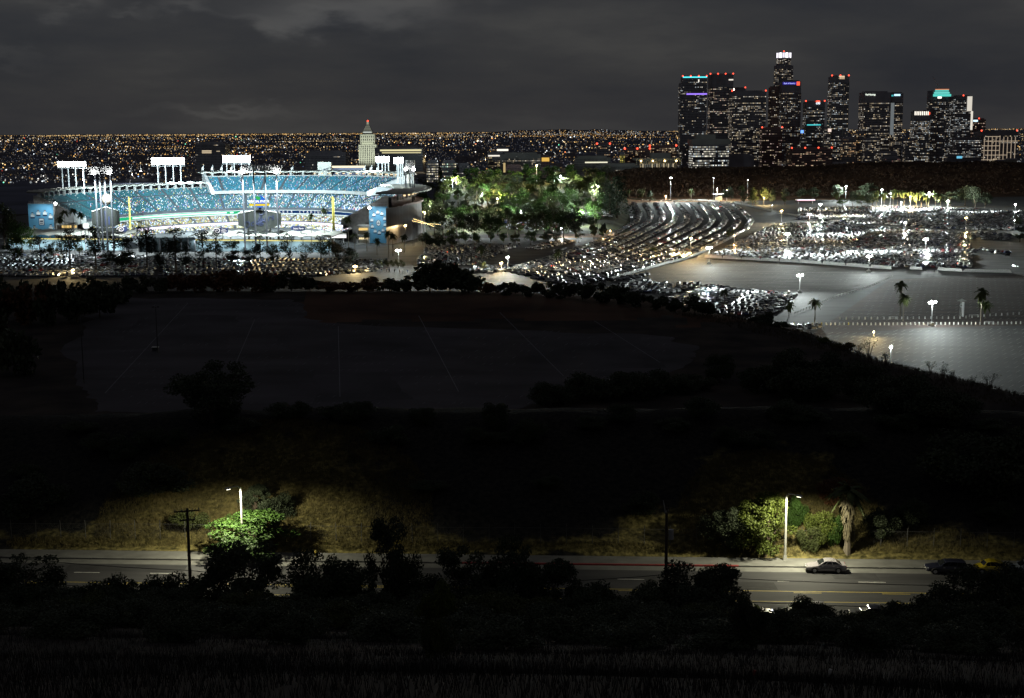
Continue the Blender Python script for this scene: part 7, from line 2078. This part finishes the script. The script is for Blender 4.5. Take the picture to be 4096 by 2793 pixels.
for i, (x, y) in enumerate(row_pts([(3120, 1300), (3250, 1301), (3520, 1302), (3920, 1299), (4100, 1297)], 17)):
    if i % 6 == 3 and x < 3480:
        ky += 1; bollard(x, y, 'front', ky, 'paint_y')
    else:
        kw += 1; bollard(x, y, 'front', kw)
for i, (x, y) in enumerate(row_pts([(3360, 1279), (3560, 1278), (3840, 1276), (3960, 1266), (4100, 1258)], 23)):
    bollard(x, y, 'back', i + 1)
for i, (x, y) in enumerate(row_pts([(2860, 1277), (2960, 1282), (3060, 1290)], 12)):
    bollard(x, y, 'short left', i + 1)
for px, pb, lb in ((3573, 1279, 'white road barrier gate in the back bollard row at the middle'), (3894, 1270, 'white road barrier gate by the pale trunked palm'), (3956, 1298, 'white road barrier gate in the front bollard row'), (3720, 1090, 'white gate frame in the gap of the barriers')):
    p = at(px, pb, 0); t = thing('road_gate', lb, 'gate', (p.x, p.y, .04), -.1, 'white road gates')
    for s in (-1, 1):
        m = MB(); m.tube([(s * 1.6, 0, 0), (s * 1.6, 0, 1.1)], .07, 6); m.obj('gate_post', MT['paint_w'], t)
    for z in (.55, 1.05):
        m = MB(); m.tube([(-1.6, 0, z), (1.6, 0, z)], .06, 6); m.obj('gate_rail', MT['paint_w'], t)
# ticket booth with a conical roof on a slim post frame
p = at(3845, 1267, 0); t = thing('lookout_booth', 'slim pale booth with a conical roof behind the bollards', 'booth', (p.x, p.y, .04))
hh = at_y(3845, 1195, p.y).z
m = MB(); m.add([(1.8 * math.cos(a), 1.8 * math.sin(a), hh - .9) for a in np.linspace(0, 2 * PI, 11)[:-1]] + [(0, 0, hh)], [(i, (i + 1) % 10, 10) for i in range(10)] + [tuple(range(10))[::-1]]); m.obj('roof', MT['concrete'], t)
m = MB(); m.box((.55, 0, hh * .4), (.7, .6, hh * .8)); m.obj('side_panel', MT['white_steel'], t)
for x in (-.7, -.2, .6):
    m = MB(); m.tube([(x, .3, 0), (x * .6, .1, hh - .8)], .09, 6); m.obj('post', MT['concrete'], t)
m = MB(); m.tube([(-.3 + .5 * math.cos(a), -.35, hh * .62 + .6 * math.sin(a)) for a in np.linspace(.6, 5.4, 12)], .10, 5); m.obj('curved_bracket', MT['white_steel'], t)
# petrol station canopy at the far lot, kiosk, lane booth
p = at(3224, 818, 0); q0, q1 = at_y(3189, 795, p.y), at_y(3260, 803, p.y)
t = thing('lit_canopy', 'flat lit canopy with a white and red edge at the left of the far lot', 'canopy', ((q0.x + q1.x) / 2, p.y, 0))
m = MB(); m.box((0, 4, q1.z + .6), (q1.x - q0.x, 9, 1.0)); m.obj('roof', MT['white_steel'], t)
m = MB(); m.box((0, -.6, q1.z + .7), (q1.x - q0.x, .2, .9), 0, 0, (1.6, 1.5, 1.7)); m.obj('lit_edge', MT['lit'], t, color=True)
m = MB(); m.box((0, -.62, q1.z + .1), (q1.x - q0.x, .2, .25), 0, 0, (1.2, .1, .08)); m.obj('red_edge', MT['lit'], t, color=True)
for s in (-.4, .4):
    m = MB(); m.tube([(s * (q1.x - q0.x), 3, 0), (s * (q1.x - q0.x), 3, q1.z + .2)], .3, 6); m.obj('post', MT['steel'], t)
p = at(2875, 802, 0); t = thing('kiosk', 'small kiosk with a violet white roof edge at the hill foot', 'kiosk', (p.x, p.y, 0))
m = MB(); m.box((0, 2, 2), (7, 4, 4)); m.obj('wall', MT['facade_pale'], t)
m = MB(); m.box((0, 1.5, 6.2), (11, 6, .6)); m.obj('roof', MT['paint_w'], t)
m = MB(); m.box((0, -1.6, 6.2), (10, .2, .5), 0, 0, (.8, .6, 1.1)); m.obj('lit_edge', MT['lit'], t, color=True)
for s in (-3, 3):
    m = MB(); m.box((s, .1, 5), (.4, .4, 2.2)); m.obj('post', MT['steel'], t)
# festoon lights by the stadium corner, as strings of bulbs
for lb, pts, n in (('string of warm bulbs hanging in the trees by the grey outer wall', ((1650, 884), (1700, 895), (1760, 898)), 26), ('second string of warm bulbs below the first one by the outer wall', ((1655, 876), (1690, 888), (1735, 906)), 22), ('row of orange bulbs along the kerb by the car block', ((1640, 996), (1668, 991), (1694, 988)), 9)):
    P = [at(px, 985, 0) for px, _ in pts]; Y = P[0].y
    t = thing('festoon_lights', lb, 'string lights', (at_y(pts[0][0], pts[0][1], Y).x, Y, at_y(pts[0][0], pts[0][1], Y).z), 0, 'strings of bulbs by the stadium')
    o0 = Vector(t.location); W3 = [at_y(a_, b_, Y) - o0 for a_, b_ in pts]
    m = MB(); m.tube(W3, .03, 4); m.obj('wire', MT['dark_steel'], t)
    for k in range(n):
        u = k / (n - 1) * 2; i = min(1, int(u)); q = W3[i].lerp(W3[i + 1], u - i)
        m = MB(); m.ball((0, 0, 0), .11, 6, 4); o = m.obj('bulb', MT['lamp_warm'], t); o.location = q
    for e in (W3[0], W3[-1]):
        m = MB(); m.tube([(e.x, e.y, -o0.z), (e.x, e.y, e.z)], .06, 4); m.obj('post', MT['dark_steel'], t)

# ------------------------------------------------------------------ the road: street lamps, poles, fence
def street_lamp(px, pt, side, label, power, col, off=-.6, cone=158):
    b = at(px, 2235, ROAD_Z); y = road_back(b.x) + off
    top = at_y(px, pt, y); x = top.x
    t = thing('street_lamp', label, 'street lamp', (x, y, ROAD_Z + .15), 0, 'street lamps along the road')
    h = top.z - ROAD_Z - .15
    m = MB(); m.tube([(0, 0, 0), (0, 0, h * .97)], [.17, .10], 10); m.obj('pole', MT['concrete'], t)
    m = MB(); m.tube([(0, 0, h * .96), (side * .25, -.25, h), (side * .9, -1.9, h + .30)], [.09, .08, .06], 6); m.obj('arm', MT['concrete'], t)
    m = MB(); m.box((side * 1.0, -2.3, h + .32), (.75, .34, .2), math.atan2(-1, side) , taper=.7); m.obj('lamp_head', MT['steel'], t)
    m = MB(); m.box((side * 1.0, -2.3, h + .195), (.5, .22, .05), math.atan2(-1, side)); m.obj('lens', glow('street_lens', col, 8) if 'street_lens' not in bpy.data.materials else bpy.data.materials['street_lens'], t)
    m = MB(); m.box((0, 0, .3), (.5, .5, .6), taper=.7); m.obj('pole_base', MT['concrete'], t)
    s = spot('street_light', (side * 1.0, -2.3, h + .14), (0, 0, 0), power, col, cone, .22, .22, t); s.rotation_euler = (0, 0, 0)
    return t
LC = (1.0, .94, .66)
street_lamp(962, 1944, -1, 'street lamp rising behind the lit topped tree, arm to the left', 12000, LC, -.6, 162)
street_lamp(3146, 1974, 1, 'street lamp between the lit leafy tree and the ivy mound, arm to the right', 11000, LC)
def utility_pole(px, pt, label, arms, Y=None):
    b = at(px, 2480, ROAD_Z); y = road_back(b.x) - 23.0
    top = at_y(px, pt, y)
    t = thing('utility_pole', label, 'utility pole', (top.x, y, ROAD_Z), 0, 'wooden utility poles on the near side of the road')
    h = top.z - ROAD_Z
    m = MB(); m.tube([(0, 0, -.5), (0, 0, h)], [.20, .13], 9); m.obj('pole', MT['wood'], t)
    for z, w, rz in arms:
        m = MB(); m.box((0, -.15, h - z), (w, .12, .14), rz); m.obj('cross_arm', MT['wood'], t)
        for s in (-.45, -.2, .2, .45):
            m = MB(); m.tube([(s * w * math.cos(rz), -.15 + s * w * math.sin(rz), h - z + .07), (s * w * math.cos(rz), -.15 + s * w * math.sin(rz), h - z + .25)], .05, 6); m.obj('insulator', MT['concrete'], t)
    return t, top
t1, top1 = utility_pole(748, 2034, 'wooden utility pole with a cross arm left of the lit topped tree', [(.25, 2.6, .25), (1.2, 1.6, .2)])
t2, top2 = utility_pole(2667, 2030, 'wooden utility pole with a transformer, right of the centre', [(.5, .9, 1.2)])
m = MB(); m.tube([(.45, 0, top2.z - ROAD_Z - 3.3), (.45, 0, top2.z - ROAD_Z - 2.3)], .27, 10); m.obj('transformer', MT['steel'], t2)
m = MB(); m.tube([(-.1, 0, top2.z - ROAD_Z - .6), (-.35, 0, top2.z - ROAD_Z + .7)], [.08, .04], 5); m.obj('pole_tip', MT['steel'], t2)
def wire(a, b, sag, label):
    a, b = Vector(a), Vector(b)
    t = thing('overhead_wire', label, 'wire', a, 0, 'overhead wires along the road')
    m = MB(); m.tube([a.lerp(b, u) - a + Vector((0, 0, -sag * 4 * u * (1 - u))) for u in np.linspace(0, 1, 14)], .035, 4, cap=False)
    m.obj('cable', MT['dark_steel'], t)
P1, P2 = Vector(top1), Vector(top2)
for k, (dz, lb) in enumerate(((2.6, 'highest'), (5.0, 'middle'), (7.6, 'lowest'))):
    A = Vector((-80, road_back(-80) - 23, P1.z - dz + 1.2))
    wire(A, P1 - Vector((0, 0, dz + 4.0)), 1.0, '%s overhead wire left of the first utility pole' % lb)
    wire(P1 - Vector((0, 0, dz + 4.0)), P2 - Vector((0, 0, dz + 4.4)), 1.2, '%s overhead wire between the two utility poles' % lb)
    wire(P2 - Vector((0, 0, dz + 4.4)), Vector((85, road_back(85) - 23, P2.z - dz - 4.0)), 1.0, '%s overhead wire right of the second utility pole' % lb)
# chain link fence at the foot of the bank
def fence():
    t = thing('chain_link_fence', 'chain link fence on thin posts along the foot of the bank', 'fence', (0, road_back(0) + 3, hz(0, road_back(0) + 3)))
    o = Vector(t.location); pts = []
    for k in range(44):
        x = -68 + 3.1 * k; y = road_back(x) + 3.0; pts.append(Vector((x, y, hz(x, y))) - o)
    for k, p in enumerate(pts):
        lean = .25 if k == 36 else random.uniform(-.05, .05)
        m = MB(); m.tube([(0, 0, -.3), (lean * .4, 0, 1.9), (lean, -.05, 2.35)], .04, 5); q = m.obj('post', MT['fence_wire'], t); q.location = p
    m = MB()
    for i in range(len(pts) - 1):
        a, b = pts[i], pts[i + 1]
        for j in range(12):
            u0, u1 = j / 12, (j + 1) / 12
            m.tube([a.lerp(b, u0) + Vector((0, 0, .1)), a.lerp(b, min(1, u0 + .45)) + Vector((0, 0, 1.85))], .003, 3, cap=False)
            m.tube([a.lerp(b, u0) + Vector((0, 0, 1.85)), a.lerp(b, min(1, u0 + .45)) + Vector((0, 0, .1))], .003, 3, cap=False)
        m.tube([a + Vector((0, 0, 1.88)), b + Vector((0, 0, 1.88))], .018, 4, cap=False)
    m.obj('wire_mesh', MT['fence_wire'], t, kind='stuff')
fence()
# unlit lamp poles, sign and box on the dark car park
for px, pt, pb, lb, arms in ((631, 1228, 1412, 'unlit lamp pole with a double head in the dark car park', True), (336, 1262, 1532, 'unlit bare pole at the left of the dark car park', False), (723, 1055, 1135, 'bare pole on the plateau rim before the thick pine', False)):
    b = at(px, pb, 10.03); h = at_y(px, pt, b.y).z - b.z
    t = thing('dark_pole', lb, 'pole', b, 0, 'unlit poles of the dark car park')
    m = MB(); m.tube([(0, 0, 0), (0, 0, h)], [.16, .09], 7); m.obj('pole', MT['dark_steel'], t)
    if arms:
        for s in (-1, 1):
            m = MB(); m.box((s * .7, 0, h), (.7, .4, .3)); m.obj('lamp_head', MT['dark_steel'], t)
        m = MB(); m.box((0, 0, h - .1), (1.6, .1, .1)); m.obj('cross_arm', MT['dark_steel'], t)
    m = MB(); m.tube([(0, 0, 0), (0, 0, .7)], .3, 8); m.obj('pole_base', MT['sidewalk'], t)
b = at(622, 1404, 10.03); t = thing('utility_box', 'small white topped box beside the double headed pole', 'box', b)
m = MB(); m.box((0, 0, .5), (1.6, 1.0, 1.0)); m.obj('cabinet', MT['dark_steel'], t); m = MB(); m.box((0, 0, 1.1), (1.9, 1.2, .14)); m.obj('lid', MT['paint_w'], t)
# odds and ends by the road
for px, pb, pt, lb in ((3304, 2715, 2678, 'white stake leaning in the foreground grass'), (3003, 2705, 2682, 'short orange stake in the foreground grass')):
    b = on(px, pb); h = at_y(px, pt, b.y).z - b.z
    t = thing('marker_stake', lb, 'stake', b, 0, 'stakes in the grass'); m = MB(); m.tube([(0, 0, -.2), (.12, 0, h)], .05, 5); m.obj('stake', MT['paint_w' if px > 3200 else 'paint_r'], t)
y = road_back(-13) - .9; x = at_y(1592, 2170, y).x
t = thing('road_sign', 'small yellow road sign at the far kerb left of the centre', 'sign', (x, y, ROAD_Z + .15)); zt = at_y(1592, 2160, y).z - ROAD_Z - .15
m = MB(); m.tube([(0, 0, 0), (0, 0, zt)], .04, 6); m.obj('post', MT['steel'], t); m = MB(); m.box((0, -.06, zt - .25), (.75, .03, .5)); m.obj('sign_panel', MT['paint_y'], t)
t = thing('hydrant', 'small pale hydrant on the far pavement right of the lit topped tree', 'hydrant', (at_y(1262, 2190, road_back(-22) - 1).x, road_back(-22) - 1, ROAD_Z + .15))
m = MB(); m.tube([(0, 0, 0), (0, 0, .6), (0, 0, .75)], [.16, .15, .05], 8); m.obj('barrel', MT['paint_y'], t)
for s in (-1, 1):
    m = MB(); m.tube([(0, 0, .45), (s * .24, 0, .45)], .07, 6); m.obj('outlet', MT['paint_y'], t)
# people in the white lamp's pool near the stadium corner
for k in range(10):
    px, pb = 1505 + 17 * k + (k * 37) % 11, 1086 + (k * 29) % 14
    p = at(px, pb, 0)
    t = thing('person', ['person standing still in dark clothes', 'person in a pale shirt walking left', 'person in a blue shirt standing', 'person walking right in dark jeans', 'person in a white shirt facing the stadium', 'person with a grey jacket standing', 'person in black walking', 'person in a pale jacket', 'person in blue walking toward the gate', 'person standing at the right end'][k] + ', %s from the left below the white lamp' % ORD[k + 1], 'person', (p.x, p.y, .04), random.uniform(0, 6), 'people walking below the white lamp')
    mb = MB(); c = random.choice(CLOTH)
    mb.tube([(-.1, .12, 0), (-.1, 0, .45), (-.09, 0, .88)], [.06, .07, .1], 6, 0, (.03, .035, .06)); mb.tube([(.1, -.14, 0), (.1, 0, .45), (.09, 0, .88)], [.06, .07, .1], 6, 0, (.03, .035, .06))
    mb.tube([(0, 0, .82), (0, 0, 1.1), (0, 0, 1.38), (0, 0, 1.5)], [.17, .17, .21, .08], 8, 0, c); mb.tube([(-.22, 0, 1.4), (-.28, .06, 1.1), (-.26, .14, .82)], [.07, .055, .045], 6, 0, c); mb.tube([(.22, 0, 1.4), (.28, -.06, 1.1), (.26, -.12, .82)], [.07, .055, .045], 6, 0, c)
    mb.ball((0, 0, 1.64), .115, 8, 6, 0, random.choice(SKIN), 1.2)
    mb.obj('body', MT['crowd'], t, color=True, smooth=True)
